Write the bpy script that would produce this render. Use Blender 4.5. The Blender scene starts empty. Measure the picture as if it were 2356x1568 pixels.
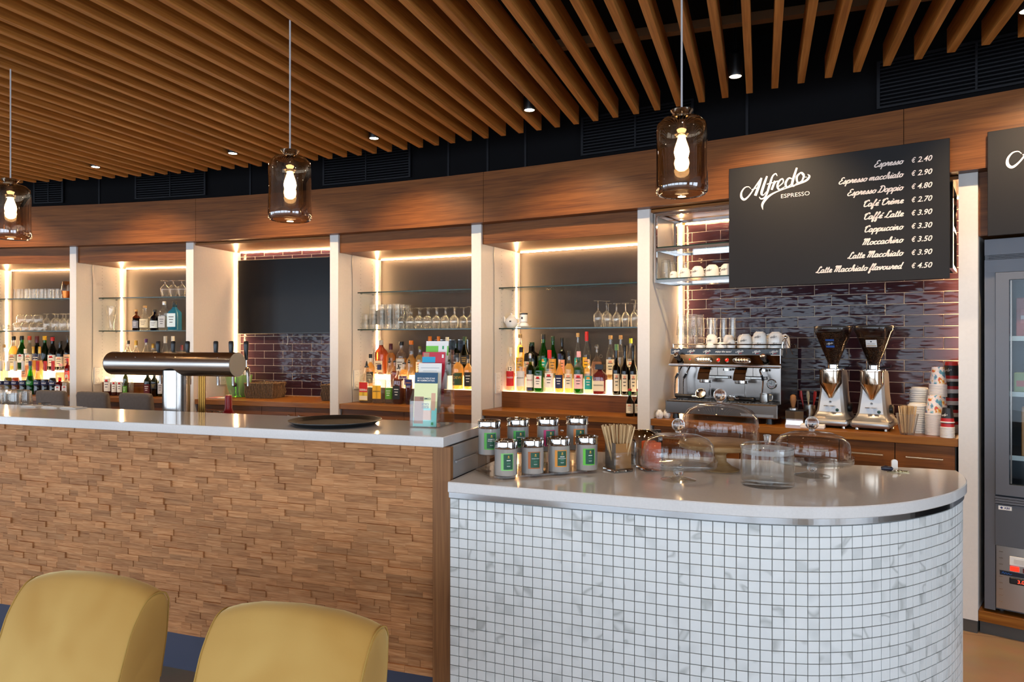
import bpy, math, random
from mathutils import Vector, Matrix
random.seed(7)
SC = bpy.context.scene
COL = SC.collection
PI = math.pi

# ---------------------------------------------------------------- camera, world, lights, exposure
YAW = math.atan(572 / 1653)
cam_d = bpy.data.cameras.new('camera')
cam_d.sensor_width = 36.0
cam_d.lens = 1653 / 2356 * 36.0
cam_d.shift_y = (785 - 784) / 2356
cam_d.clip_start = 0.05
cam = bpy.data.objects.new('camera', cam_d)
cam.location = (0, 0, 1.4835)
cam.rotation_euler = (PI / 2, 0, YAW)
COL.objects.link(cam)
SC.camera = cam

world = bpy.data.worlds.new('sky')
SC.world = world
world.use_nodes = True
_wn = world.node_tree.nodes
_bg = _wn.get('Background')
_bg.inputs['Color'].default_value = (0.62, 0.78, 1.0, 1)
_bg.inputs['Strength'].default_value = 0.9

def area_light(name, loc, rot, sx, sy, power, color):
    l = bpy.data.lights.new(name, 'AREA')
    l.shape = 'RECTANGLE'
    l.size, l.size_y, l.energy, l.color = sx, sy, power, color
    o = bpy.data.objects.new(name, l)
    o.location, o.rotation_euler = loc, rot
    COL.objects.link(o)
    return o

# daylight entering through the five windows behind the photographer and the two on the right
WIN_REAR = [-9.2, -6.9, -4.6, -2.3, 0.0, 2.3]
WIN_RIGHT = [-2.2, 0.4]
WIN_LEFT = [-2.2, 0.4]
for wx in WIN_REAR:
    area_light('window_daylight', (wx, -4.32, 1.42), (PI / 2, 0, 0), 2.05, 2.5, 82, (0.72, 0.85, 1.0))
for wy in WIN_RIGHT:
    area_light('window_daylight', (4.52, wy, 1.42), (PI / 2, 0, PI / 2), 2.05, 2.5, 80, (0.72, 0.85, 1.0))
for wy in WIN_LEFT:
    area_light('window_daylight', (-10.22, wy, 1.42), (PI / 2, 0, -PI / 2), 2.05, 2.5, 60, (0.72, 0.85, 1.0))

SC.view_settings.view_transform = 'Standard'
SC.view_settings.look = 'None'
SC.view_settings.gamma = 1.0
SC.view_settings.use_curve_mapping = False
SC.view_settings.exposure = 0.0
cy = SC.cycles
cy.max_bounces = 7
cy.diffuse_bounces = 3
cy.glossy_bounces = 3
cy.transmission_bounces = 6
cy.transparent_max_bounces = 14
cy.adaptive_threshold = 0.05
cy.use_light_tree = False
cy.caustics_reflective = False
cy.caustics_refractive = False
cy.sample_clamp_indirect = 6.0

# ---------------------------------------------------------------- materials
def lin(h):
    h = h.lstrip('#')
    v = [int(h[i:i + 2], 16) / 255 for i in (0, 2, 4)]
    return tuple((c / 12.92 if c <= 0.04045 else ((c + 0.055) / 1.055) ** 2.4) for c in v)

MATS = {}
def new_mat(name):
    m = bpy.data.materials.new(name)
    m.use_nodes = True
    nt = m.node_tree
    return m, nt, nt.nodes['Principled BSDF'], nt.nodes['Material Output']

def pm(name, col, rough=0.5, metal=0.0, spec=0.5, emit=None, estr=0.0, bump=0.0, bscale=200.0, coat=0.0, sheen=0.0, var=0.0, vscale=6.0):
    if name in MATS:
        return MATS[name]
    m, nt, b, out = new_mat(name)
    c = lin(col) if isinstance(col, str) else col
    b.inputs['Base Color'].default_value = (*c, 1)
    b.inputs['Roughness'].default_value = rough
    b.inputs['Metallic'].default_value = metal
    b.inputs['Specular IOR Level'].default_value = spec
    b.inputs['Coat Weight'].default_value = coat
    if sheen:
        b.inputs['Sheen Weight'].default_value = sheen
        b.inputs['Sheen Roughness'].default_value = 0.4
    if emit is not None:
        b.inputs['Emission Color'].default_value = (*(lin(emit) if isinstance(emit, str) else emit), 1)
        b.inputs['Emission Strength'].default_value = estr
    if bump or var:
        geo = nt.nodes.new('ShaderNodeNewGeometry')
    if var:
        n = nt.nodes.new('ShaderNodeTexNoise')
        n.inputs['Scale'].default_value = vscale
        n.inputs['Detail'].default_value = 4
        nt.links.new(geo.outputs['Position'], n.inputs['Vector'])
        r = nt.nodes.new('ShaderNodeValToRGB')
        r.color_ramp.elements[0].position = 0.3
        r.color_ramp.elements[1].position = 0.7
        r.color_ramp.elements[0].color = (*[x * (1 - var) for x in c], 1)
        r.color_ramp.elements[1].color = (*[min(1, x * (1 + var)) for x in c], 1)
        nt.links.new(n.outputs['Fac'], r.inputs['Fac'])
        nt.links.new(r.outputs['Color'], b.inputs['Base Color'])
    if bump:
        n2 = nt.nodes.new('ShaderNodeTexNoise')
        n2.inputs['Scale'].default_value = bscale
        n2.inputs['Detail'].default_value = 2
        nt.links.new(geo.outputs['Position'], n2.inputs['Vector'])
        bp_ = nt.nodes.new('ShaderNodeBump')
        bp_.inputs['Strength'].default_value = bump
        bp_.inputs['Distance'].default_value = 0.002
        nt.links.new(n2.outputs['Fac'], bp_.inputs['Height'])
        nt.links.new(bp_.outputs['Normal'], b.inputs['Normal'])
    MATS[name] = m
    return m

def wood(name, dark, mid, light, scale=(1.2, 1.2, 38), rough=0.42, rand=0.0, fine=5.0, bump=0.08, bands=None):
    """veneer / solid wood: stretched noise along the grain, optional per-piece tone"""
    if name in MATS:
        return MATS[name]
    m, nt, b, out = new_mat(name)
    N, L = nt.nodes, nt.links
    geo = N.new('ShaderNodeNewGeometry')
    vec = geo.outputs['Position']
    rnd = None
    if rand:
        oi = N.new('ShaderNodeObjectInfo')
        add = N.new('ShaderNodeMath'); add.operation = 'ADD'
        L.new(oi.outputs['Random'], add.inputs[0]); L.new(geo.outputs['Random Per Island'], add.inputs[1])
        fr = N.new('ShaderNodeMath'); fr.operation = 'FRACT'
        L.new(add.outputs[0], fr.inputs[0]); rnd = fr.outputs[0]
        mul = N.new('ShaderNodeMath'); mul.operation = 'MULTIPLY'; mul.inputs[1].default_value = 37.0
        L.new(rnd, mul.inputs[0])
        cmb = N.new('ShaderNodeCombineXYZ')
        L.new(mul.outputs[0], cmb.inputs[0]); L.new(mul.outputs[0], cmb.inputs[1]); L.new(mul.outputs[0], cmb.inputs[2])
        va = N.new('ShaderNodeVectorMath'); va.operation = 'ADD'
        L.new(vec, va.inputs[0]); L.new(cmb.outputs[0], va.inputs[1]); vec = va.outputs[0]
    mp = N.new('ShaderNodeMapping'); mp.inputs['Scale'].default_value = scale
    L.new(vec, mp.inputs['Vector'])
    n1 = N.new('ShaderNodeTexNoise'); n1.inputs['Scale'].default_value = 1.0; n1.inputs['Detail'].default_value = 3; n1.inputs['Roughness'].default_value = 0.62
    L.new(mp.outputs[0], n1.inputs['Vector'])
    mp2 = N.new('ShaderNodeMapping'); mp2.inputs['Scale'].default_value = tuple(s * fine for s in scale)
    L.new(vec, mp2.inputs['Vector'])
    n2 = N.new('ShaderNodeTexNoise'); n2.inputs['Scale'].default_value = 1.0; n2.inputs['Detail'].default_value = 1
    L.new(mp2.outputs[0], n2.inputs['Vector'])
    mx = N.new('ShaderNodeMix'); mx.inputs['Factor'].default_value = 0.35
    L.new(n1.outputs['Fac'], mx.inputs[2]); L.new(n2.outputs['Fac'], mx.inputs[3])
    r = N.new('ShaderNodeValToRGB')
    e = r.color_ramp.elements
    e[0].position, e[0].color = 0.30, (*lin(dark), 1)
    e[1].position, e[1].color = 0.72, (*lin(light), 1)
    k = e.new(0.5); k.color = (*lin(mid), 1)
    L.new(mx.outputs[0], r.inputs['Fac'])
    colr = r.outputs['Color']
    if rand:
        hs = N.new('ShaderNodeHueSaturation')
        mr = N.new('ShaderNodeMapRange')
        mr.inputs['To Min'].default_value = 1 - rand; mr.inputs['To Max'].default_value = 1 + rand
        L.new(rnd, mr.inputs['Value'])
        L.new(mr.outputs[0], hs.inputs['Value']); L.new(colr, hs.inputs['Color']); colr = hs.outputs['Color']
    L.new(colr, b.inputs['Base Color'])
    b.inputs['Roughness'].default_value = rough
    b.inputs['Specular IOR Level'].default_value = 0.28
    if bump > 0.1:
        bm_ = N.new('ShaderNodeBump'); bm_.inputs['Strength'].default_value = bump; bm_.inputs['Distance'].default_value = 0.003
        L.new(n2.outputs['Fac'], bm_.inputs['Height']); L.new(bm_.outputs['Normal'], b.inputs['Normal'])
    MATS[name] = m
    return m

def thin_glass(name, tint=(1, 1, 1), refl=1.0, rough=0.02, haze=0.0, base=None):
    """a thin wall of glass: passes light tinted, reflects by Fresnel"""
    if name in MATS:
        return MATS[name]
    m, nt, b, out = new_mat(name)
    N, L = nt.nodes, nt.links
    N.remove(b)
    tr = N.new('ShaderNodeBsdfTransparent'); tr.inputs['Color'].default_value = (*tint, 1)
    gl = N.new('ShaderNodeBsdfGlossy'); gl.inputs['Roughness'].default_value = rough
    lw = N.new('ShaderNodeLayerWeight'); lw.inputs['Blend'].default_value = 0.5
    pw = N.new('ShaderNodeMath'); pw.operation = 'POWER'; pw.inputs[1].default_value = 2.6
    L.new(lw.outputs['Facing'], pw.inputs[0])
    mu = N.new('ShaderNodeMath'); mu.operation = 'MULTIPLY_ADD'; mu.inputs[1].default_value = min(0.85, 0.62 * refl); mu.inputs[2].default_value = 0.035 * refl if base is None else base
    mu.use_clamp = True
    L.new(pw.outputs[0], mu.inputs[0])
    mix = N.new('ShaderNodeMixShader')
    L.new(mu.outputs[0], mix.inputs['Fac']); L.new(tr.outputs[0], mix.inputs[1]); L.new(gl.outputs[0], mix.inputs[2])
    last = mix.outputs[0]
    if haze:
        df = N.new('ShaderNodeBsdfDiffuse'); df.inputs['Color'].default_value = (0.9, 0.9, 0.9, 1)
        tl = N.new('ShaderNodeBsdfTranslucent'); tl.inputs['Color'].default_value = (0.9, 0.9, 0.9, 1)
        ad = N.new('ShaderNodeMixShader'); L.new(df.outputs[0], ad.inputs[1]); L.new(tl.outputs[0], ad.inputs[2])
        m2 = N.new('ShaderNodeMixShader'); m2.inputs['Fac'].default_value = haze
        L.new(last, m2.inputs[1]); L.new(ad.outputs[0], m2.inputs[2]); last = m2.outputs[0]
    L.new(last, out.inputs['Surface'])
    MATS[name] = m
    return m

def liquid(name, col, dens=0.55):
    if name in MATS:
        return MATS[name]
    m, nt, b, out = new_mat(name)
    N, L = nt.nodes, nt.links
    N.remove(b)
    c = lin(col) if isinstance(col, str) else col
    tr = N.new('ShaderNodeBsdfTransparent'); tr.inputs['Color'].default_value = (*c, 1)
    tl = N.new('ShaderNodeBsdfTranslucent'); tl.inputs['Color'].default_value = (*c, 1)
    df = N.new('ShaderNodeBsdfDiffuse'); df.inputs['Color'].default_value = (*c, 1)
    m0 = N.new('ShaderNodeMixShader'); m0.inputs['Fac'].default_value = 0.35
    L.new(tl.outputs[0], m0.inputs[1]); L.new(df.outputs[0], m0.inputs[2])
    m1 = N.new('ShaderNodeMixShader'); m1.inputs['Fac'].default_value = dens
    L.new(tr.outputs[0], m1.inputs[1]); L.new(m0.outputs[0], m1.inputs[2])
    L.new(m1.outputs[0], out.inputs['Surface'])
    MATS[name] = m
    return m

def solid_glass(name, tint=(1, 1, 1), rough=0.0):
    if name in MATS:
        return MATS[name]
    m, nt, b, out = new_mat(name)
    b.inputs['Base Color'].default_value = (*tint, 1)
    b.inputs['Transmission Weight'].default_value = 1.0
    b.inputs['Roughness'].default_value = rough
    b.inputs['IOR'].default_value = 1.47
    MATS[name] = m
    return m

def emitter(name, col, s, sample=True):
    if name in MATS:
        return MATS[name]
    m, nt, b, out = new_mat(name)
    nt.nodes.remove(b)
    e = nt.nodes.new('ShaderNodeEmission')
    e.inputs['Color'].default_value = (*(lin(col) if isinstance(col, str) else col), 1)
    e.inputs['Strength'].default_value = s
    nt.links.new(e.outputs[0], out.inputs['Surface'])
    if not sample:
        m.cycles.emission_sampling = 'NONE'
    MATS[name] = m
    return m

WARM = (1.0, 0.60, 0.28)
M_VENEER = wood('reddish veneer', '#4f2a10', '#70411a', '#875326', (1.1, 1.1, 34), 0.40, fine=6)
M_TOP = wood('worktop veneer', '#6a3d14', '#86521f', '#9a672c', (1.4, 1.4, 30), 0.30, fine=6)
M_SLAT = wood('slat oak', '#85511f', '#a36a2f', '#ba8244', (30, 0.9, 30), 0.50, rand=0.10, fine=4)
M_BLOCK = wood('bar block oak', '#875632', '#ac7649', '#c49365', (7, 7, 120), 0.60, rand=0.2, fine=3, bump=0.15)
M_POST = wood('post oak', '#6b4526', '#835834', '#976b42', (80, 80, 2.0), 0.5, fine=3)
M_WHITE = pm('white laminate', '#d8d4d0', 0.42, var=0.02, vscale=60)
M_GREYLAM = pm('grey woven laminate', '#2a2421', 0.6, bump=0.5, bscale=420, var=0.16, vscale=260)
M_QUARTZ = pm('pale quartz', '#d4d0cd', 0.09, var=0.03, vscale=150)
M_BLACK = pm('matt black', '#0b0b0d', 0.7, spec=0.1)
M_DARKWALL = pm('dark paint', '#0c0b0d', 0.75, spec=0.08, var=0.12, vscale=3)
M_STEEL = pm('brushed steel', '#b9b6b2', 0.28, 1.0)
M_CHROME = pm('polished chrome', '#d6d4d2', 0.07, 1.0)
M_DSTEEL = pm('dark steel', '#77736f', 0.3, 1.0)
M_BLACKP = pm('black plastic', '#0e0f12', 0.35)
M_WHITEP = pm('white plastic', '#e4e2de', 0.35)
M_LED = emitter('warm light strip', WARM, 120.0)
M_LEDPANEL = emitter('lit diffuser', (1.0, 0.70, 0.40), 5.0)
M_GLASS = thin_glass('clear glassware', (0.985, 0.985, 0.975), 1.8, haze=0.05)
M_CLEAR = thin_glass('clear heavy glass', (0.985, 0.99, 0.985), 1.05)
M_SHELFGLASS = thin_glass('shelf glass', (0.90, 0.96, 0.93), 0.9)
M_SHELFEDGE = pm('green glass edge', '#052a20', 0.15, spec=0.5)
M_SOLID = solid_glass('solid clear glass', (0.99, 0.99, 0.99))
M_ACRYL = thin_glass('acrylic', (0.97, 0.96, 0.94), 1.3)
M_PORC = pm('white porcelain', '#e9e6e1', 0.12)
M_PAPERW = pm('white paper', '#e6e4e0', 0.7)

# ---------------------------------------------------------------- mesh helpers
class MB:
    def __init__(s):
        s.v, s.f = [], []
    def add(s, v, f):
        o = len(s.v)
        s.v += [tuple(p) for p in v]
        s.f += [tuple(i + o for i in q) for q in f]
        return s
    def box(s, x0, x1, y0, y1, z0, z1):
        v = [(x, y, z) for z in (z0, z1) for y in (y0, y1) for x in (x0, x1)]
        return s.add(v, [(0, 2, 3, 1), (4, 5, 7, 6), (0, 1, 5, 4), (1, 3, 7, 5), (3, 2, 6, 7), (2, 0, 4, 6)])
    def cbox(s, x0, x1, y0, y1, z0, z1, c=0.004):
        v, idx = [], {}
        X, Y, Z = (x0, x1), (y0, y1), (z0, z1)
        for i in (0, 1):
            for j in (0, 1):
                for k in (0, 1):
                    dx = c if i == 0 else -c; dy = c if j == 0 else -c; dz = c if k == 0 else -c
                    idx[(i, j, k, 'x')] = len(v); v.append((X[i], Y[j] + dy, Z[k] + dz))
                    idx[(i, j, k, 'y')] = len(v); v.append((X[i] + dx, Y[j], Z[k] + dz))
                    idx[(i, j, k, 'z')] = len(v); v.append((X[i] + dx, Y[j] + dy, Z[k]))
        I = idx; f = []
        for i in (0, 1):
            q = [I[(i, 0, 0, 'x')], I[(i, 1, 0, 'x')], I[(i, 1, 1, 'x')], I[(i, 0, 1, 'x')]]; f.append(q if i else q[::-1])
            q = [I[(0, i, 0, 'y')], I[(0, i, 1, 'y')], I[(1, i, 1, 'y')], I[(1, i, 0, 'y')]]; f.append(q if i else q[::-1])
            q = [I[(0, 0, i, 'z')], I[(1, 0, i, 'z')], I[(1, 1, i, 'z')], I[(0, 1, i, 'z')]]; f.append(q if i else q[::-1])
        for i in (0, 1):
            for j in (0, 1):
                q = [I[(i, j, 0, 'x')], I[(i, j, 0, 'y')], I[(i, j, 1, 'y')], I[(i, j, 1, 'x')]]; f.append(q if i == j else q[::-1])
                q = [I[(i, 0, j, 'x')], I[(i, 1, j, 'x')], I[(i, 1, j, 'z')], I[(i, 0, j, 'z')]]; f.append(q if i != j else q[::-1])
                q = [I[(0, i, j, 'y')], I[(1, i, j, 'y')], I[(1, i, j, 'z')], I[(0, i, j, 'z')]]; f.append(q if i == j else q[::-1])
                for k in (0, 1):
                    q = [I[(i, j, k, 'x')], I[(i, j, k, 'y')], I[(i, j, k, 'z')]]; f.append(q if (i + j + k) % 2 else q[::-1])
        return s.add(v, f)
    def lathe(s, prof, n=24, cx=0, cy=0, cz=0, sq=None, closed=False, sx=1.0, sy=1.0):
        """prof: (r, z) list; sq: superellipse exponent for squarish bodies"""
        v, f = [], []
        def sec(a):
            c, t = math.cos(a), math.sin(a)
            if sq:
                k = (abs(c) ** sq + abs(t) ** sq) ** (-1.0 / sq)
                return c * k, t * k
            return c, t
        rings = []
        for r, z in prof:
            if r < 1e-6:
                rings.append([len(v)]); v.append((cx, cy, cz + z))
            else:
                ring = []
                for i in range(n):
                    c, t = sec(2 * PI * (i + 0.5) / n)
                    ring.append(len(v)); v.append((cx + r * c * sx, cy + r * t * sy, cz + z))
                rings.append(ring)
        for a, b in zip(rings[:-1], rings[1:]):
            if len(a) == 1 and len(b) == 1:
                continue
            for i in range(n):
                j = (i + 1) % n
                if len(a) == 1:
                    f.append((a[0], b[j], b[i]))
                elif len(b) == 1:
                    f.append((a[i], a[j], b[0]))
                else:
                    f.append((a[i], a[j], b[j], b[i]))
        return s.add(v, f)
    def tube(s, pts, r, n=8, caps=True):
        pts = [Vector(p) for p in pts]
        v, f = [], []
        rr = r if isinstance(r, (list, tuple)) else [r] * len(pts)
        up = None
        for i, p in enumerate(pts):
            d = (pts[min(i + 1, len(pts) - 1)] - pts[max(i - 1, 0)]).normalized()
            if up is None:
                up = Vector((0, 0, 1)) if abs(d.z) < 0.9 else Vector((1, 0, 0))
            a = d.cross(up)
            if a.length < 1e-5:
                a = d.cross(Vector((0, 1, 0)))
            a.normalize(); b = a.cross(d).normalized(); up = b
            for k in range(n):
                an = 2 * PI * k / n
                v.append(p + a * (rr[i] * math.cos(an)) + b * (rr[i] * math.sin(an)))
        for i in range(len(pts) - 1):
            for k in range(n):
                j = (k + 1) % n
                f.append((i * n + k, (i + 1) * n + k, (i + 1) * n + j, i * n + j))
        if caps:
            f.append(tuple(range(n))); f.append(tuple(range((len(pts) - 1) * n, len(pts) * n))[::-1])
        return s.add(v, f)
    def prism(s, poly, z0, z1):
        n = len(poly)
        v = [(x, y, z0) for x, y in poly] + [(x, y, z1) for x, y in poly]
        f = [tuple(range(n))[::-1], tuple(range(n, 2 * n))]
        f += [(i, (i + 1) % n, n + (i + 1) % n, n + i) for i in range(n)]
        return s.add(v, f)
    def sweep_x(s, prof, x0, x1):
        """prof: closed (y, z) polygon extruded along x"""
        n = len(prof)
        v = [(x0, y, z) for y, z in prof] + [(x1, y, z) for y, z in prof]
        f = [tuple(range(n)), tuple(range(n, 2 * n))[::-1]]
        f += [(i, n + i, n + (i + 1) % n, (i + 1) % n) for i in range(n)]
        return s.add(v, f)
    def sphere(s, c, r, n=16, m=10, sz=1.0):
        prof = [(0 if k in (0, m) else r * math.sin(PI * k / m), -r * sz * math.cos(PI * k / m)) for k in range(m + 1)]
        return s.lathe(prof, n, c[0], c[1], c[2])
    def arc(s, c, r0, r1, t0, t1, z0, z1, n=24):
        """ring sector about c, angles from +y clockwise in degrees"""
        v, f = [], []
        for i in range(n + 1):
            t = math.radians(t0 + (t1 - t0) * i / n)
            for r in (r0, r1):
                for z in (z0, z1):
                    v.append((c[0] + r * math.sin(t), c[1] + r * math.cos(t), z))
        for i in range(n):
            a, b = 4 * i, 4 * i + 4
            f += [(a, a + 1, b + 1, b), (a + 2, b + 2, b + 3, a + 3), (a + 1, a + 3, b + 3, b + 1), (a, b, b + 2, a + 2)]
        f += [(0, 2, 3, 1), (4 * n, 4 * n + 1, 4 * n + 3, 4 * n + 2)]
        return s.add(v, f)
    def xf(s, M):
        s.v = [tuple(M @ Vector(p)) for p in s.v]
        return s
    def mesh(s, name, mat, smooth=False, ang=None):
        me = bpy.data.meshes.new(name)
        me.from_pydata(s.v, [], s.f)
        if mat:
            me.materials.append(mat)
        if smooth:
            me.polygons.foreach_set('use_smooth', [True] * len(me.polygons))
            if ang:
                me.set_sharp_from_angle(angle=math.radians(ang))
        me.update()
        return me
    def build(s, name, mat, parent=None, smooth=False, ang=40, loc=(0, 0, 0), rz=0.0):
        return mesh_obj(name, s.mesh(name, mat, smooth, ang if smooth else None), parent, loc, rz)

def mesh_obj(name, me, parent=None, loc=(0, 0, 0), rz=0.0, rot=None):
    o = bpy.data.objects.new(name, me)
    o.location = loc
    o.rotation_euler = rot if rot else (0, 0, rz)
    if parent:
        o.parent = parent
    COL.objects.link(o)
    return o

def tag(o, label=None, cat=None, group=None, kind=None):
    if label: o['label'] = label
    if cat: o['category'] = cat
    if group: o['group'] = group
    if kind: o['kind'] = kind
    return o

ORD = ['first', 'second', 'third', 'fourth', 'fifth', 'sixth', 'seventh', 'eighth', 'ninth', 'tenth', 'eleventh', 'twelfth', 'thirteenth', 'fourteenth', 'fifteenth', 'sixteenth',
       'seventeenth', 'eighteenth', 'nineteenth', 'twentieth', 'twenty-first', 'twenty-second', 'twenty-third', 'twenty-fourth']
def from_top(k, n):
    return 'topmost' if k == n - 1 else ('lowest' if k == 0 else ORD[n - 1 - k] + ' from the top')

def thing(name, label, cat, loc=(0, 0, 0), rz=0.0, group=None):
    o = bpy.data.objects.new(name, None)
    o.empty_display_size = 0.05
    o.location = loc
    o.rotation_euler = (0, 0, rz)
    COL.objects.link(o)
    return tag(o, label, cat, group)

def struct(name):
    o = bpy.data.objects.new(name, None)
    o.empty_display_size = 0.05
    COL.objects.link(o)
    return tag(o, kind='structure')

def dup(root, loc, rz, label=None, group=None):
    r = root.copy(); COL.objects.link(r)
    r.location = loc; r.rotation_euler = (root.rotation_euler[0], root.rotation_euler[1], rz)
    if label: r['label'] = label
    if group: r['group'] = group
    for ch in list(root.children):
        c = ch.copy(); COL.objects.link(c); c.parent = r
        for g in ch.children:
            d = g.copy(); COL.objects.link(d); d.parent = c
    return r

def catmull(pts, k=6):
    out = []
    n = len(pts)
    for i in range(n - 1):
        p0, p1, p2, p3 = pts[max(i - 1, 0)], pts[i], pts[i + 1], pts[min(i + 2, n - 1)]
        for j in range(k):
            t = j / k
            out.append(tuple(0.5 * (2 * b + (c - a) * t + (2 * a - 5 * b + 4 * c - d) * t * t + (3 * b - a - 3 * c + d) * t ** 3)
                             for a, b, c, d in zip(p0, p1, p2, p3)))
    out.append(tuple(pts[-1]))
    return out

# ---------------------------------------------------------------- lettering
_TXT = {}
def text_verts(body, size=1.0, shear=0.0, bold=0.0, align='LEFT', space=1.0):
    """flat outline of the built-in typeface: verts (x, y), faces"""
    key = (body, shear, bold, align, space)
    if key not in _TXT:
        cu = bpy.data.curves.new('lettering', 'FONT')
        cu.body = body; cu.size = 1.0; cu.shear = shear; cu.offset = bold; cu.align_x = align; cu.space_character = space
        cu.resolution_u = 3
        o = bpy.data.objects.new('lettering', cu)
        COL.objects.link(o)
        dg = bpy.context.evaluated_depsgraph_get()
        me = bpy.data.meshes.new_from_object(o.evaluated_get(dg))
        _TXT[key] = ([tuple(v.co)[:2] for v in me.vertices], [tuple(p.vertices) for p in me.polygons])
        bpy.data.objects.remove(o); bpy.data.curves.remove(cu); bpy.data.meshes.remove(me)
    v, f = _TXT[key]
    return [(x * size, y * size) for x, y in v], f

def ribbon(pts, w):
    """flat stroke; w: width or list"""
    n = len(pts)
    ws = w if isinstance(w, (list, tuple)) else [w] * n
    v, f = [], []
    for i in range(n):
        a, b = pts[max(i - 1, 0)], pts[min(i + 1, n - 1)]
        dx, dy = b[0] - a[0], b[1] - a[1]
        l = math.hypot(dx, dy) or 1.0
        nx, ny = -dy / l * ws[i] / 2, dx / l * ws[i] / 2
        v += [(pts[i][0] + nx, pts[i][1] + ny), (pts[i][0] - nx, pts[i][1] - ny)]
    for i in range(n - 1):
        f.append((2 * i, 2 * i + 1, 2 * i + 3, 2 * i + 2))
    return v, f

E0 = [(0, .12), (.3, .4), (.58, .72), (.42, 1), (.18, .8), (.15, .3), (.4, 0), (.8, .18)]
GLY = {
 'e': (.78, [E0]), 'é': (.78, [E0, [(.45, 1.3), (.7, 1.65)]]), 'è': (.78, [E0, [(.6, 1.3), (.3, 1.65)]]),
 's': (.72, [[(0, .1), (.3, .65), (.42, 1.05), (.5, .75), (.6, .35), (.5, .05), (.2, 0), (.1, .15)], [(.5, .05), (.75, .15)]]),
 'p': (.95, [[(0, .3), (.22, 1), (.16, .2), (.1, -.9)], [(.2, .5), (.45, 1), (.75, .85), (.75, .35), (.5, 0), (.22, .1)], [(.6, .05), (.98, .15)]]),
 'r': (.72, [[(0, .15), (.2, .85), (.22, 1.1), (.36, .92), (.52, .95), (.48, .4), (.58, .02), (.78, .15)]]),
 'o': (.88, [[(.45, 1), (.16, .75), (.16, .2), (.42, 0), (.7, .25), (.7, .75), (.45, 1), (.62, .82), (.92, .85)]]),
 'm': (1.3, [[(0, .3), (.16, 1), (.14, 0)], [(.15, .4), (.38, .98), (.54, .85), (.52, 0)], [(.53, .4), (.78, .98), (.95, .85), (.93, .15), (1.05, 0), (1.32, .18)]]),
 'n': (.92, [[(0, .3), (.16, 1), (.14, 0)], [(.15, .4), (.4, .98), (.58, .85), (.55, .15), (.68, 0), (.95, .18)]]),
 'a': (.95, [[(.66, .85), (.4, 1), (.12, .7), (.14, .15), (.38, 0), (.66, .45)], [(.7, 1), (.65, .2), (.75, 0), (.98, .15)]]),
 'c': (.74, [[(.62, .78), (.45, 1), (.16, .75), (.14, .25), (.38, 0), (.76, .18)]]),
 'h': (.9, [[(0, .2), (.35, 1.5), (.3, 2), (.15, 1.7), (.12, 0)], [(.14, .4), (.38, .98), (.56, .85), (.54, .15), (.66, 0), (.92, .18)]]),
 'i': (.45, [[(0, .25), (.2, 1), (.18, .15), (.28, 0), (.47, .15)], [(.25, 1.38), (.29, 1.55)]]),
 't': (.52, [[(.24, 1.75), (.16, .2), (.28, 0), (.54, .15)], [(0, 1.12), (.48, 1.2)]]),
 'f': (.6, [[(0, .2), (.38, 1.5), (.42, 1.95), (.28, 1.9), (.16, .2), (.1, -.7), (.24, -.9), (.32, -.4), (.2, .05), (.62, .18)]]),
 'l': (.48, [[(0, .2), (.34, 1.6), (.28, 2), (.14, 1.6), (.16, .2), (.26, 0), (.5, .15)]]),
 'u': (.95, [[(0, .4), (.14, 1), (.12, .25), (.3, 0), (.58, .35)], [(.66, 1), (.62, .15), (.72, 0), (.97, .15)]]),
 'v': (.82, [[(0, .5), (.14, .98), (.28, .25), (.38, 0), (.62, .65), (.6, 1), (.86, .85)]]),
 'd': (.95, [[(.66, .85), (.4, 1), (.12, .7), (.14, .15), (.38, 0), (.66, .45)], [(.74, 2), (.65, .2), (.75, 0), (.98, .15)]]),
 'E': (1.05, [[(.95, 1.7), (.7, 2), (.38, 1.75), (.42, 1.25), (.7, 1.1)], [(.7, 1.1), (.25, .9), (.1, .4), (.35, 0), (.75, .05), (1.05, .35)]]),
 'C': (1.05, [[(.05, 1.25), (.12, 1.7), (.4, 1.8), (.5, 1.5)], [(.95, 1.55), (.8, 2), (.45, 1.8), (.22, 1), (.3, .2), (.6, 0), (1.05, .3)]]),
 'D': (1.3, [[(.45, 1.8), (.35, 1), (.2, .1), (0, .05), (.2, .2), (.5, 0), (1.0, .2), (1.2, 1.1), (.9, 1.8), (.4, 2), (.05, 1.75)]]),
 'L': (1.05, [[(.85, 1.55), (.75, 2), (.5, 1.8), (.42, 1), (.28, .25), (.05, .1), (.2, .3), (.55, 0), (.85, -.02), (1.1, .25)]]),
 'M': (1.55, [[(0, 1.55), (.1, 1.95), (.3, 1.85), (.22, .8), (.15, 0)], [(.22, .9), (.5, 1.8), (.7, 1.9), (.68, 1), (.6, 0)], [(.68, .9), (.95, 1.8), (1.17, 1.9), (1.15, 1), (1.1, .2), (1.25, 0), (1.55, .2)]]),
 ' ': (.5, []),
}
def script_text(body, xh, w, slant=0.32):
    """joined-up hand: returns verts, faces, width; origin at the left of the baseline"""
    V, F, x = [], [], 0.0
    for ch in body:
        adv, strokes = GLY[ch]
        for st in strokes:
            pts = catmull(st, 5) if len(st) > 2 else st
            pts = [((x + px + py * slant) * xh, py * xh) for px, py in pts]
            v, f = ribbon(pts, w)
            o = len(V); V += v; F += [tuple(i + o for i in q) for q in f]
        x += adv
    return V, F, x * xh

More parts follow.
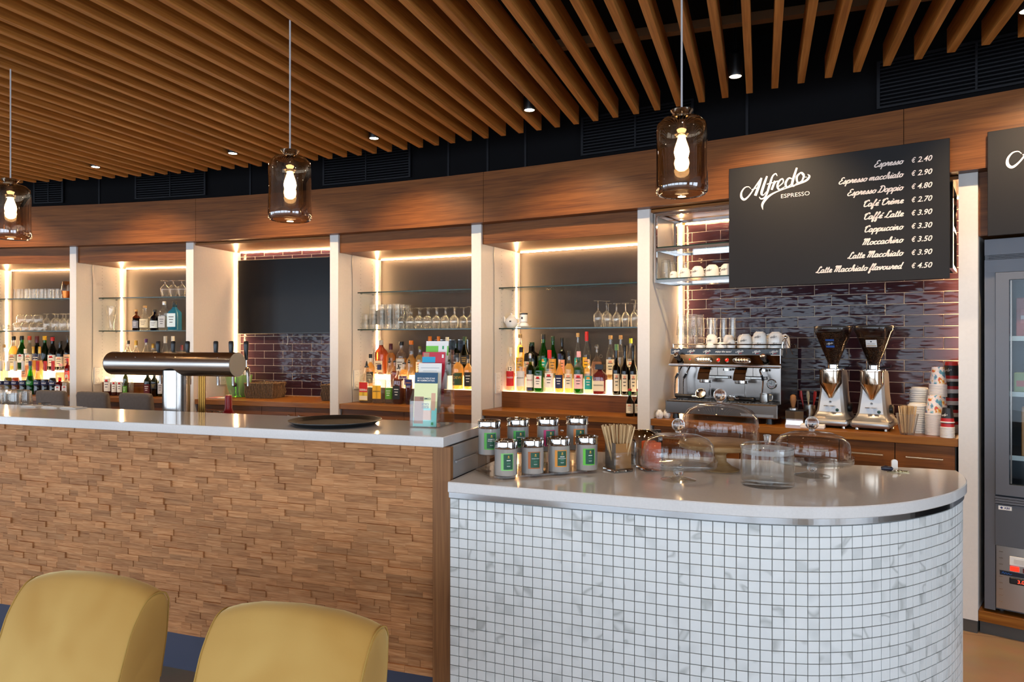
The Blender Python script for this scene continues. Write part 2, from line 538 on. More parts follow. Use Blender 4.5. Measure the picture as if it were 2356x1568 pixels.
# the curly brand lettering, traced as tapered strokes: (x, y, width)
LOGO = [[(.0798, .177, .0033), (.0658, .1899, .0045), (.0434, .186, .0067), (.0253, .1611, .0102), (.0253, .1328, .0135), (.0434, .1177, .0123), (.0714, .1386, .0084), (.1059, .1849, .0078), (.139, .2298, .0066)],
 [(.1412, .2317, .0109), (.1269, .1879, .0165), (.1059, .1329, .0155)],
 [(.0837, .1697, .005), (.1297, .1808, .0049)],
 [(.1729, .2375, .0097), (.1554, .1898, .0147), (.1417, .1442, .0143), (.1516, .1308, .0065), (.1696, .1492, .0038)],
 [(.23, .231, .0037), (.2214, .2453, .007), (.2032, .2307, .0096), (.188, .1857, .013), (.1652, .122, .0109), (.1406, .1099, .0077), (.1286, .123, .0044)],
 [(.1718, .1911, .0049), (.215, .1977, .0048)],
 [(.2171, .2051, .0097), (.2075, .1777, .0129), (.1988, .1556, .0119)],
 [(.2059, .1696, .0043), (.2247, .1998, .0064), (.2407, .1966, .0085)],
 [(.238, .1695, .0048), (.263, .1899, .0064), (.2593, .2106, .0074), (.2407, .1999, .0106), (.2311, .172, .0117), (.2439, .1512, .009), (.2736, .165, .0037)],
 [(.3119, .2037, .0053), (.2936, .2094, .0095), (.2768, .1843, .0126), (.2841, .1599, .009), (.3093, .1758, .0047)],
 [(.338, .2631, .0103), (.3198, .207, .014), (.3119, .17, .0126), (.3239, .162, .0063), (.3364, .1777, .0036)],
 [(.3602, .234, .0072), (.338, .2127, .0124), (.3426, .1796, .0094), (.3643, .1838, .0093), (.3756, .2158, .0113), (.3602, .234, .0072), (.3767, .2076, .0035), (.392, .2028, .0036)],
 [(.3951, .2185, .002), (.4053, .2053, .0111), (.3879, .1845, .0123), (.3354, .1681, .0083), (.246, .1465, .0064), (.1951, .1279, .0108), (.1609, .1003, .0147), (.1461, .0742, .0131), (.1494, .046, .0016)]]
def logo_strokes():
    V, F = [], []
    for st in LOGO:
        p = catmull(st, 5)
        v, f = ribbon([(a[0], a[1]) for a in p], [a[2] for a in p])
        o = len(V); V += v; F += [tuple(i + o for i in q) for q in f]
    out = [((x - .018) / .39, (y - .10) / .39) for x, y in V]
    return out, F
LOGO_V, LOGO_F = logo_strokes()

def flat_on(V, F, fn):
    """map flat lettering (x, y) to 3-D with fn"""
    mb = MB(); mb.add([fn(x, y) for x, y in V], F)
    return mb

# ---------------------------------------------------------------- plan of the curved back bar
CEN = (-3.760, -9.605)
RAD = 14.556
RPIL = RAD + 0.08
BAYS = {'b0': (-7.0850, 4.6453, 11.000, 1.1600), 'b1': (-5.8793, 4.8765, 6.079, 1.1444), 'tv': (-4.6652, 5.0030, 0.880, 1.3644),
        'b2': (-3.2218, 5.0211, -4.461, 1.2026), 'b3': (-1.9421, 4.9178, -9.470, 1.1957), 'cf': (-0.6816, 4.7037, -15.485, 1.7067),
        'fr': (1.0425, 4.2207, -21.6, 1.15)}
ORDER = ['b0', 'b1', 'tv', 'b2', 'b3', 'cf', 'fr']
ND = 0.61            # depth of the niches
CT = 0.98            # worktop height
ST = 1.098           # lit step
SHELF = {'1': 1.896, '2': 1.586}
def bay(b):
    ax, ay, a, w = BAYS[b]
    a = math.radians(a)
    return Vector((ax, ay, 0)), Vector((math.cos(a), math.sin(a), 0)), Vector((-math.sin(a), math.cos(a), 0)), a, w
def BL(b, s, d, z=0.0):
    A, t, n, a, w = bay(b)
    return A + t * s + n * d + Vector((0, 0, z))
def barc(th, r, z):
    t = math.radians(th)
    return Vector((CEN[0] + r * math.sin(t), CEN[1] + r * math.cos(t), z))

# ---------------------------------------------------------------- room shell
def floor_mat():
    m, nt, b, out = new_mat('tan floor tiles')
    N, L = nt.nodes, nt.links
    geo = N.new('ShaderNodeNewGeometry')
    br = N.new('ShaderNodeTexBrick')
    br.offset = 0.5
    br.inputs['Scale'].default_value = 1.0
    br.inputs['Brick Width'].default_value = 1.2
    br.inputs['Row Height'].default_value = 0.6
    br.inputs['Mortar Size'].default_value = 0.003
    br.inputs['Color1'].default_value = (*lin('#a98868'), 1)
    br.inputs['Color2'].default_value = (*lin('#a07f60'), 1)
    br.inputs['Mortar'].default_value = (*lin('#836650'), 1)
    L.new(geo.outputs['Position'], br.inputs['Vector'])
    no = N.new('ShaderNodeTexNoise'); no.inputs['Scale'].default_value = 5; no.inputs['Detail'].default_value = 5
    L.new(geo.outputs['Position'], no.inputs['Vector'])
    mx = N.new('ShaderNodeMix'); mx.data_type = 'RGBA'; mx.blend_type = 'OVERLAY'; mx.inputs['Factor'].default_value = 0.25
    L.new(br.outputs['Color'], mx.inputs[6]); L.new(no.outputs['Color'], mx.inputs[7])
    L.new(mx.outputs[2], b.inputs['Base Color'])
    b.inputs['Roughness'].default_value = 0.38
    return m
M_FLOOR = floor_mat()
M_PLASTER = pm('pale plaster', '#bdb8b0', 0.8)
X0, X1, Y0, Y1, ZC = -10.4, 4.7, -4.5, 6.4, 3.30
tag(MB().box(X0, X1, Y0, Y1, -0.06, 0.0).build('floor', M_FLOOR), kind='structure')
ceiling = tag(MB().box(X0, X1, Y0, Y1, ZC, ZC + 0.08).build('ceiling', M_BLACK), kind='structure')
tag(MB().arc(CEN, RAD + 0.86, RAD + 0.96, -27, 32, 0, ZC, 30).build('wall_leak_stop', M_DARKWALL), kind='structure')  # unseen wall added behind the bays to stop sky light leaking through

def window_wall(name, axis, fixed, lo, hi, centres, half, sill, head):
    """a wall of piers and bands with real openings; axis 'x' runs along x at y = fixed"""
    mb = MB()
    def b(a0, a1, z0, z1):
        if axis == 'x':
            mb.box(a0, a1, fixed - 0.12, fixed, z0, z1)
        else:
            mb.box(fixed, fixed + 0.12, a0, a1, z0, z1)
    b(lo, hi, 0, sill); b(lo, hi, head, ZC)
    edges = [lo]
    for c in centres:
        edges += [c - half, c + half]
    edges.append(hi)
    for i in range(0, len(edges), 2):
        b(edges[i], edges[i + 1], sill, head)
    return tag(mb.build(name, M_PLASTER), kind='structure')
window_wall('wall_front', 'x', Y0, X0, X1, WIN_REAR, 1.08, 0.12, 2.72)
window_wall('wall_left', 'y', X0 - 0.12, Y0, Y1, WIN_LEFT, 1.08, 0.12, 2.72)
window_wall('wall_right', 'y', X1, Y0, Y1, WIN_RIGHT, 1.08, 0.12, 2.72)
M_FRAME = pm('dark window frame', '#2a2c30', 0.5)
wn = 0
for cxx, ax in [(c, 'x') for c in WIN_REAR] + [(c, 'y') for c in WIN_RIGHT] + [(c, 'l') for c in WIN_LEFT]:
    XW = X1 if ax == 'y' else X0 - 0.12
    wn += 1
    mb, gl = MB(), MB()
    for u0, u1, z0, z1 in [(-1.08, -1.02, 0.12, 2.72), (1.02, 1.08, 0.12, 2.72), (-0.03, 0.03, 0.12, 2.72), (-1.08, 1.08, 0.12, 0.19), (-1.08, 1.08, 2.65, 2.72), (-1.08, 1.08, 1.95, 2.0)]:
        if ax == 'x': mb.box(cxx + u0, cxx + u1, Y0 - 0.09, Y0 - 0.03, z0, z1)
        else: mb.box(XW + 0.03, XW + 0.09, cxx + u0, cxx + u1, z0, z1)
    if ax == 'x': gl.box(cxx - 1.03, cxx + 1.03, Y0 - 0.066, Y0 - 0.06, 0.17, 2.67)
    else: gl.box(XW + 0.06, XW + 0.066, cxx - 1.03, cxx + 1.03, 0.17, 2.67)
    w_ = tag(mb.build('window_%d' % wn, M_FRAME), kind='structure')
    gl.build('window_pane', thin_glass('window glass', (0.96, 0.98, 0.98), 0.8), w_)

# slatted ceiling: each slat runs towards the back bar and stops short of the curved bulkhead
SLZ = 2.8466
slat_me = {}
k = -70
while True:
    xr = -0.0405 + 0.1296 * k
    k += 1
    if xr > 3.3:
        break
    if xr < -9.3:
        continue
    xm = xr - 0.017
    ye = CEN[1] + math.sqrt((RAD - 0.300) ** 2 - (xm - CEN[0]) ** 2)
    o = MB().cbox(-0.0172, 0.0172, -2.6, ye, SLZ, SLZ + 0.115, 0.0015).build('slat', M_SLAT, ceiling)
    o.location = (xm, 0, 0)
M_BATTEN = pm('raw batten', '#6b4a2a', 0.7)
for yb in (3.5, 1.9, 0.3):
    MB().box(-9.2, 3.2, yb, yb + 0.05, SLZ + 0.118, SLZ + 0.158).build('batten', M_BATTEN, ceiling)

# dark bulkhead with air grilles above the timber fascia
bulk = tag(MB().arc(CEN, RAD + 0.06, RAD + 0.10, -26, 31, 2.60, ZC, 60).build('wall_back', M_DARKWALL), kind='structure')
M_GRILLE = pm('grille black', '#17171b', 0.5, spec=0.2)
M_VOID = pm('grille void', '#050507', 0.9, spec=0.05)
for t0, t1 in [(-13.9, -11.1), (-9.9, -8.75), (-5.757, -2.96), (1.67, 4.8), (10.33, 13.3), (17.39, 20.9), (25, 28)]:
    z0, z1 = 2.752, 2.985
    tm = (t0 + t1) / 2
    MB().arc(CEN, RAD + 0.050, RAD + 0.0598, t0, t1, z0, z1, 8).build('grille_recess', M_VOID, bulk)
    fr = MB()
    for a, b in ((t0 - 0.03, t0 + 0.03), (tm - 0.02, tm + 0.02), (t1 - 0.03, t1 + 0.03)):
        fr.arc(CEN, RAD + 0.036, RAD + 0.050, a, b, z0 - 0.012, z1 + 0.012, 1)
    fr.arc(CEN, RAD + 0.036, RAD + 0.050, t0, t1, z0 - 0.012, z0, 8); fr.arc(CEN, RAD + 0.036, RAD + 0.050, t0, t1, z1, z1 + 0.012, 8)
    g = fr.build('air_grille', M_GRILLE, bulk)
    for q in range(11):
        zl = z0 + 0.012 + q * 0.0205
        MB().arc(CEN, RAD + 0.040, RAD + 0.050, t0, t1, zl, zl + 0.007, 8).build('louvre', M_GRILLE, g)
for th in (-7.3, -1.2, 6.1, 7.4, 8.6, 14.6, 22.5):
    MB().arc(CEN, RAD + 0.052, RAD + 0.0598, th - 0.03, th + 0.03, 2.70, ZC, 1).build('cover_strip', M_GRILLE, bulk)

# timber fascia on the curve
trim = struct('trim_1')
cuts = [-26, -13.7, -3.2, 7.38, 17.89, 30]
for a, b in zip(cuts[:-1], cuts[1:]):
    MB().arc(CEN, RAD, RAD + 0.03, a + 0.006, b - 0.006, 2.3435, 2.705, 20).build('fascia_panel', M_VENEER, trim)
    MB().arc(CEN, RAD + 0.0301, RAD + 0.10, a + 0.006, b - 0.006, 2.3436, 2.362, 20).build('fascia_soffit', M_VENEER, trim)
MB().arc(CEN, RAD + 0.0301, RAD + 0.0595, -26, 30, 2.665, 2.700, 40).build('fascia_ledge', M_DARKWALL, trim)

# white pilasters between the bays (they are the bay walls) and their dark plinths
M_PLINTH = pm('grey plinth', '#4a4642', 0.5)
tn = 2
prev = None
for b in ORDER:
    A, t, n, a, w = bay(b)
    if prev is None:
        p = [A - t * 0.08, A, A + n * 0.64, A - t * 0.08 + n * 0.64]
    else:
        Bq = BL(prev, bay(prev)[4], 0); nb = bay(prev)[2]
        p = [Bq, A, A + n * 0.64, Bq + nb * 0.64]
    poly = [(q.x, q.y) for q in p]
    o = tag(MB().prism(poly, 0.064, 2.3435).build('trim_%d' % tn, M_WHITE), kind='structure')
    ins = [((q.x - p[0].x) * 0.98 + p[0].x, (q.y - p[0].y) * 0.98 + p[0].y + 0.004) for q in p]
    MB().prism(ins, 0.0, 0.0638).build('plinth', M_PLINTH, o)
    tn += 1
    prev = b

# ---------------------------------------------------------------- niches
def tile_mat():
    m, nt, b, out = new_mat('glazed aubergine tile')
    N, L = nt.nodes, nt.links
    geo = N.new('ShaderNodeNewGeometry'); oi = N.new('ShaderNodeObjectInfo')
    va = N.new('ShaderNodeVectorMath'); va.operation = 'MULTIPLY_ADD'
    cmb = N.new('ShaderNodeCombineXYZ')
    for i in range(3): L.new(oi.outputs['Random'], cmb.inputs[i])
    va.inputs[1].default_value = (19, 19, 19)
    L.new(cmb.outputs[0], va.inputs[0]); L.new(geo.outputs['Position'], va.inputs[2])
    n1 = N.new('ShaderNodeTexNoise'); n1.inputs['Scale'].default_value = 1.0; n1.inputs['Detail'].default_value = 1
    mpp = N.new('ShaderNodeMapping'); mpp.inputs['Scale'].default_value = (11, 11, 34); L.new(va.outputs[0], mpp.inputs['Vector'])
    L.new(mpp.outputs[0], n1.inputs['Vector'])
    bm_ = N.new('ShaderNodeBump'); bm_.inputs['Strength'].default_value = 0.8; bm_.inputs['Distance'].default_value = 0.004
    L.new(n1.outputs['Fac'], bm_.inputs['Height']); L.new(bm_.outputs['Normal'], b.inputs['Normal'])
    mr = N.new('ShaderNodeMapRange'); mr.inputs['To Min'].default_value = 0.8; mr.inputs['To Max'].default_value = 1.25
    L.new(oi.outputs['Random'], mr.inputs['Value'])
    hs = N.new('ShaderNodeHueSaturation'); hs.inputs['Color'].default_value = (*lin('#33212a'), 1)
    L.new(mr.outputs[0], hs.inputs['Value']); L.new(hs.outputs['Color'], b.inputs['Base Color'])
    b.inputs['Roughness'].default_value = 0.08
    b.inputs['Specular IOR Level'].default_value = 0.24
    return m
M_TILE = tile_mat()
M_GROUT = pm('pale grout', '#d8c8b4', 0.85)
def tile_mesh(w, h, t=0.0035):
    return MB().cbox(0, w, -t, 0, 0, h, 0.0016).mesh('tile', M_TILE)

def socket(b, z, d):
    t = thing('double_socket', 'white double power socket on the %s niche wall' % {'b1': 'tap-side', 'b2': 'tequila-side', 'b3': 'teapot-side', 'tv': 'television'}[b], 'socket', BL(b, 0.0045, d, z), bay(b)[3])
    MB().cbox(0, 0.008, -0.04, 0.04, -0.08, 0.08, 0.003).build('plate', M_WHITEP, t)
    for zz_ in (-0.04, 0.04):
        r = MB().lathe([(0.024, 0.0081), (0.027, 0.0105), (0.022, 0.0105), (0.02, 0.0085), (0, 0.0085)], 20)
        r.xf(Matrix.Translation((0, 0, zz_)) @ Matrix.Rotation(PI / 2, 4, 'Y'))
        o = r.build('outlet', M_WHITEP, t, True)
        MB().box(0.0086, 0.0092, -0.011, -0.007, zz_ - 0.002, zz_ + 0.002).box(0.0086, 0.0092, 0.007, 0.011, zz_ - 0.002, zz_ + 0.002).build('pin_hole', M_BLACKP, o)

NICHE_TXT = {'b0': 'leftmost lit drinks niche with grey back panel, cut by the picture edge', 'b1': 'lit drinks niche with grey back panel behind the beer tap',
             'tv': 'television niche lined with dark brick tiles and lit corners', 'b2': 'lit drinks niche with grey back panel behind the leaflet stand',
             'b3': 'lit drinks niche with grey back panel left of the coffee corner', 'cf': 'wide coffee niche lined with glossy dark brick tiles', 'fr': 'plain niche holding the glass-door fridge'}
for b in ORDER:
    A, t, n, a, w = bay(b)
    top = 2.20 if b in ('b0', 'b1', 'b2', 'b3') else 2.322
    if b == 'fr':
        top = 2.02
    tiled = b in ('tv', 'cf')
    nt_ = thing('wall_niche', NICHE_TXT[b], 'niche', A, a)
    if not tiled:
        MB().box(0.0, w, ND, ND + 0.02, CT + 0.001 if b != 'fr' else 0.12, top).build('back_panel', M_GREYLAM if b != 'fr' else M_WHITE, nt_)
    MB().box(0.0005, w - 0.0005, 0.022, ND + 0.02, top, top + 0.018).build('soffit', M_TOP, nt_)
    if top < 2.3:
        MB().box(0.0005, w - 0.0005, 0.02, 0.04, top - 0.0005, 2.343).build('header_board', M_VENEER, nt_)
    if b == 'fr':
        continue
    if not tiled:
        for s0, s1 in ((0.0003, 0.004), (w - 0.004, w - 0.0003)):
            MB().box(s0, s1, 0.185, 0.525, CT + 0.001, top).build('side_liner', M_WHITE, nt_)
        for s0 in (0.0042, w - 0.0048):
            ph = MB()
            for dd in (0.30, 0.47):
                for q in range(34):
                    z_ = 1.15 + q * 0.032
                    ph.box(s0, s0 + 0.0006, dd - 0.0022, dd + 0.0022, z_, z_ + 0.0044)
            ph.build('shelf_pin_holes', M_PLINTH, nt_)
            MB().box(s0 - 0.0009, s0 + 0.0015, 0.181, 0.1848, CT + 0.001, top).build('metal_seam', M_STEEL, nt_)
    for s0, s1 in ((0.0003, 0.007), (w - 0.007, w - 0.0003)):
        MB().box(s0, s1, 0.538, 0.549, CT + 0.012, top - 0.01).build('light_strip', M_LED, nt_)
    MB().box(0.02, w - 0.02, 0.579, 0.585, top - 0.005, top - 0.0003).build('light_strip', M_LED, nt_)
    if tiled:
        tw = tag(MB().box(0.0, w, ND, ND + 0.02, CT + 0.001, top).build('tile_backing', M_GROUT, nt_))
        H_, W_ = 0.0648, 0.2024
        z = top - 0.0015 - H_ if b == 'tv' else CT + 0.004
        full = tile_mesh(W_, H_)
        parts_ = {}
        row = 0
        z = 1.0545 - 0.0684 if b == 'tv' else 1.0305 - 0.0684 + 0.0
        off0 = 0.168 if b == 'tv' else 0.678
        while z < top - 0.004:
            h_ = min(H_, top - 0.003 - z)
            zz0 = max(z, CT + 0.003); hh = z + h_ - zz0
            s = (off0 if row % 2 == 0 else off0 + 0.103) - 0.206 * 6
            while s < w:
                s0, s1 = max(s, 0.003), min(s + W_, w - 0.003)
                hid = b == 'tv' and zz0 > 1.56 and zz0 + hh < 2.235 and s0 > 0.05 and s1 < 1.22
                if s1 - s0 > 0.012 and hh > 0.006 and not hid:
                    key = (round(s1 - s0, 3), round(hh, 3))
                    if key not in parts_:
                        parts_[key] = full if key == (round(W_, 3), round(H_, 3)) else tile_mesh(s1 - s0, hh)
                    o = mesh_obj('tile', parts_[key], tw, (s0, ND, zz0))
                s += 0.206
            z += 0.0684
            row += 1

for b, d, z in (('b1', 0.235, 1.16), ('b2', 0.235, 1.165), ('b3', 0.235, 1.165), ('tv', 0.36, 1.17)):
    socket(b, z, d)

# glass shelves with green polished edges
SH_TXT = {'b0': 'in the leftmost drinks niche', 'b1': 'in the niche behind the beer tap', 'b2': 'in the niche behind the leaflet stand', 'b3': 'in the niche left of the coffee corner'}
for b in ('b0', 'b1', 'b2', 'b3'):
    A, t, n, a, w = bay(b)
    for lv, nm in (('1', 'upper'), ('2', 'lower')):
        z = SHELF[lv]
        th_ = thing('glass_shelf', '%s glass shelf with green edge %s' % (nm, SH_TXT[b]), 'shelf', BL(b, 0, 0, z - 0.009), a)
        MB().box(0.005, w - 0.005, 0.2565, 0.533, 0, 0.0088).build('pane', M_SHELFGLASS, th_)
        MB().box(0.005, w - 0.005, 0.2545, 0.2564, 0, 0.0088).build('front_edge', M_SHELFEDGE, th_)
        for s0 in (0.0045, w - 0.0205):
            for dd in (0.30, 0.47):
                MB().box(s0, s0 + 0.016, dd - 0.004, dd + 0.004, -0.006, -0.0002).build('shelf_pin', M_STEEL, th_)

# lit bottle steps
for b in ('b0', 'b1', 'b2', 'b3'):
    A, t, n, a, w = bay(b)
    th_ = thing('display_step', 'wooden bottle step with glowing top %s' % SH_TXT[b], 'display step', BL(b, 0, 0, CT), a)
    MB().box(0.006, w - 0.006, 0.300, 0.318, 0.0005, ST - CT).build('riser', M_VENEER, th_)
    MB().box(0.006, w - 0.006, 0.3185, 0.46, ST - CT - 0.012, ST - CT).build('light_panel', M_LEDPANEL, th_)
    MB().box(0.006, w - 0.006, 0.4602, 0.533, 0.0005, ST - CT + 0.1).build('upper_tier', M_LEDPANEL, th_)
    MB().box(0.008, w - 0.008, 0.5335, 0.606, 0.0005, ST - CT + 0.0995).build('rear_support', M_WHITE, th_)

# worktops and base cabinets
WT_TXT = {'b0': 'leftmost wooden back worktop beyond the grey chairs', 'b1': 'wooden back worktop behind the beer tap', 'tv': 'wooden back worktop under the television with baskets',
          'b2': 'wooden back worktop behind the leaflet stand', 'b3': 'wooden back worktop behind the tea tins', 'cf': 'wooden back worktop carrying the espresso machine and grinders'}
for b in ORDER[:-1]:
    A, t, n, a, w = bay(b)
    o = MB().cbox(0.002, w - 0.002, 0.012, ND - 0.001, CT - 0.042, CT, 0.0015).build('worktop', M_TOP, None, loc=A, rz=a)
    tag(o, WT_TXT[b], 'worktop')
    cab = thing('base_cabinet', 'wooden base cabinet below the ' + WT_TXT[b].replace('wooden ', ''), 'cabinet', A, a)
    MB().box(0.012, w - 0.012, 0.05, 0.58, 0.08, CT - 0.0425).build('body', M_PLINTH, cab)
    MB().box(0.012, w - 0.012, 0.09, 0.58, 0.0, 0.0798).build('plinth', M_PLINTH, cab)
    nd = {'tv': 4, 'cf': 6}.get(b, 2)
    dw = (w - 0.03) / nd
    for q in range(nd):
        s0 = 0.015 + q * dw
        if b == 'cf':
            zt = CT - 0.0445
            for z0, z1 in ((zt - 0.17, zt), (zt - 0.42, zt - 0.173), (0.10, zt - 0.423)):
                dr = MB().cbox(s0 + 0.002, s0 + dw - 0.002, 0.030, 0.0495, z0, z1, 0.001).build('drawer', M_VENEER, cab)
                zm, sm = (z0 + z1) / 2 + 0.015, s0 + dw / 2
                hb = MB().tube([(sm - 0.086, 0.008, zm), (sm + 0.086, 0.008, zm)], 0.006, 8)
                for ss in (-0.07, 0.07):
                    hb.tube([(sm + ss, 0.008, zm), (sm + ss, 0.0298, zm)], 0.004, 6)
                hb.build('handle', M_STEEL, dr, True)
        else:
            do = MB().cbox(s0 + 0.0015, s0 + dw - 0.0015, 0.030, 0.0495, 0.10, CT - 0.0445, 0.001).build('door', M_VENEER, cab)
            sk = s0 + (dw - 0.05 if q % 2 == 0 else 0.05)
            kb = MB().lathe([(0.005, 0), (0.005, 0.012), (0.012, 0.016), (0.013, 0.022), (0.009, 0.026), (0, 0.027)], 14)
            kb.xf(Matrix.Translation((sk, 0.0299, CT - 0.115)) @ Matrix.Rotation(PI / 2, 4, 'X'))
            kb.build('knob', M_CHROME, do, True)

# ceiling spot lights that graze the fascia, and a second line over the bar
SPOTS = [(-6.35, 4.10, 'far left, left of the picture'), (-4.948, 4.247, 'leftmost in view'), (-3.632, 4.267, 'second from the left'), (-2.474, 4.26, 'just right of the middle pendant'),
         (-1.308, 4.039, 'above the third drinks niche'), (-0.129, 3.873, 'hanging among the steep slats above the menu board'), (1.05, 3.50, 'above the fridge'),
         (-3.9, 1.75, 'over the far end of the bar'), (-2.6, 1.75, 'over the middle of the bar'), (-1.3, 1.75, 'over the bar corner'), (-0.1, 1.75, 'over the mosaic counter'), (0.9, 1.9, 'over the rounded counter end')]
for i, (sx, sy, nm) in enumerate(SPOTS):
    xg = -0.0405 + 0.1296 * (round((sx + 0.0405 - 0.0476) / 0.1296)) + 0.0476     # centred in a gap between slats
    t = thing('ceiling_spot', 'small black ceiling spotlight between slats, ' + nm, 'spotlight', (xg, sy, 2.846), 0, 'ceiling spotlights')
    MB().lathe([(0.030, 0.0), (0.034, 0.0), (0.036, 0.01), (0.036, 0.11), (0.02, 0.125), (0, 0.126)], 20).build('housing', M_BLACKP, t, True)
    MB().lathe([(0.0, 0.012), (0.028, 0.010), (0.0299, 0.002)], 20).build('lens', emitter('spot lens', (1.0, 0.78, 0.5), 40.0, False), t, True)
    MB().tube([(0, 0, 0.126), (0, 0, 0.45)], 0.008, 8).build('stem', M_BLACKP, t)
    l = bpy.data.lights.new('spot_lamp', 'SPOT')
    l.energy = 85; l.color = (1.0, 0.70, 0.40); l.spot_size = math.radians(105); l.spot_blend = 0.8; l.shadow_soft_size = 0.025
    lo = bpy.data.objects.new('spot_lamp', l)
    lo.location = (0, 0, -0.004); lo.parent = t
    v = Vector((xg - CEN[0], sy - CEN[1], 0)).normalized() * (1.0 if sy > 3 else 0.8)
    if sy < 3: l.energy = 22; l.spot_size = math.radians(90); l.color = (1.0, 0.80, 0.60)
    lo.rotation_euler = (Vector((v.x * 0.42, v.y * 0.42, -1))).to_track_quat('-Z', 'Y').to_euler()
    COL.objects.link(lo)

# ---------------------------------------------------------------- bar clad in split oak blocks
BX0, BX1, BY = -4.75, -1.127, 2.3995
bar = thing('bar_counter', 'tall bar front clad in uneven split oak blocks', 'bar', ((BX0 + BX1) / 2, 2.6, 0))
_off = -Vector(bar.location)
def bpart(mb, name, mat, smooth=False):
    return mb.build(name, mat, bar, smooth, loc=_off)
bpart(MB().box(BX0, -1.065, BY, 2.77, 0.256, 1.1025), 'core', pm('dark carcass', '#2a1c12', 0.8))
bpart(MB().box(BX0, -1.085, 2.585, 2.75, 0.0, 0.2555), 'toe_kick', pm('slate blue toe kick', '#3a3c4e', 0.55, var=0.06))
bpart(MB().cbox(-1.1268, -1.0555, 2.372, 2.398, 0.0, 1.1025, 0.002).box(-1.1268, -1.0655, 2.398, 2.44, 0, 0.2555), 'corner_post', M_POST)
bpart(MB().box(-1.0648, -1.0555, 2.3985, 2.77, 0.986, 1.1025), 'steel_end_panel', pm('satin steel', '#a9aaab', 0.5, 0.6))
bpart(MB().tube([(-1.0505, 2.41, 1.045), (-1.0505, 2.765, 1.045)], 0.004, 8), 'edge_tube', pm('satin steel', '#a9aaab', 0.5, 0.6), True)
blk = {}
def block_mesh(l, h):
    key = (round(l, 3), round(h, 4))
    if key not in blk:
        blk[key] = MB().box(0, key[0] - 0.0008, 0, 0.03, 0, key[1] - 0.0006).mesh('wood_block', M_BLOCK)
    return blk[key]
rows = 33
rh = (1.1022 - 0.256) / rows
cands = []
rnd = random.Random(11)
for r_ in range(rows):
    x = BX1 - 0.0008
    z = 0.256 + r_ * rh
    while x > BX0:
        l = rnd.choice((0.05, 0.06, 0.07, 0.08, 0.09, 0.10, 0.11, 0.12, 0.13, 0.15))
        out = rnd.choice((0.002, 0.003, 0.003, 0.004, 0.005, 0.006, 0.011))
        dep = -x * math.sin(YAW) + BY * math.cos(YAW)
        cands.append((l / dep ** 2, x - l, z, l, out))
        x -= l
vis = [c for c in cands if c[1] > -3.75]
vis.sort(reverse=True)
single = set(c[1:4] for c in vis[:300])
field = MB()
for a_, x, z, l, out in cands:
    if (x, z, l) in single:
        mesh_obj('wood_block', block_mesh(l, rh), bar, Vector((x, BY - out, z)) + _off)
    else:
        field.box(x, x + l - 0.0008, BY - out, BY - 0.0001, z, z + rh - 0.0006)
tag(bpart(field, 'wood_block_field', M_BLOCK), kind='stuff')

tag(MB().cbox(BX0, -3.4, 2.352, 2.80, 1.1029, 1.1404, 0.0025).add(*(lambda m: (m.v, m.f))(MB().cbox(-3.3994, -1.075, 2.352, 2.80, 1.1029, 1.1404, 0.0025))).build('bar_slab', M_QUARTZ),
    'white quartz slab on top of the wood-clad bar', 'bar top')

# lower work surface on the staff side, hidden behind the slab
wk = thing('work_bench', 'steel work bench behind the bar, carrying the beer tap and upturned tumblers', 'work bench', (-2.9, 3.06, 0))
MB().cbox(-1.8, 1.75, -0.255, 0.255, 0.955, 0.99, 0.003).build('top', M_STEEL, wk)
MB().box(-1.78, 1.73, -0.24, 0.23, 0.1, 0.9545).build('front_panels', M_DSTEEL, wk)
for sx in (-1.7, 0.0, 1.65):
    MB().tube([(sx, 0, 0), (sx, 0, 0.0998)], 0.02, 10).build('foot', M_DSTEEL, wk)

# ---------------------------------------------------------------- rounded serving counter with marble mosaic
edge = catmull([(-1.05, 2.338), (-0.84, 2.327), (-0.63, 2.317), (-0.42, 2.309), (-0.245, 2.304), (-0.063, 2.306), (0.062, 2.322), (0.185, 2.355), (0.312, 2.419),
                (0.449, 2.531), (0.579, 2.692), (0.648, 2.82), (0.690, 2.93), (0.712, 3.05), (0.716, 3.15)], 8)
def inset(poly, d):
    out = []
    for i in range(len(poly)):
        a, b = poly[max(i - 1, 0)], poly[min(i + 1, len(poly) - 1)]
        dx, dy = b[0] - a[0], b[1] - a[1]
        l = math.hypot(dx, dy)
        out.append((poly[i][0] - dy / l * d, poly[i][1] + dx / l * d))
    return out
def ctr_poly(d):
    e = inset(edge, d)
    return [(-1.05, e[0][1])] + e[1:] + [(e[-1][0], 3.19 - d), (0.60, 3.20 - d), (-1.05, 3.20 - d)]
top_mb = MB()
pa, pb = ctr_poly(0.0), ctr_poly(0.003)
n_ = len(pa)
v = [(x, y, 0.9475) for x, y in pb] + [(x, y, 0.9505) for x, y in pa] + [(x, y, 0.982) for x, y in pa] + [(x, y, 0.985) for x, y in pb]
f = [tuple(range(n_))[::-1], tuple(range(3 * n_, 4 * n_))]
for r_ in range(3):
    for i in range(n_):
        j = (i + 1) % n_
        f.append((r_ * n_ + i, r_ * n_ + j, (r_ + 1) * n_ + j, (r_ + 1) * n_ + i))
top_mb.add(v, f)
tag(top_mb.build('counter_slab', M_QUARTZ, None, True, 30), 'pale quartz slab with rounded end on the mosaic counter', 'counter top')

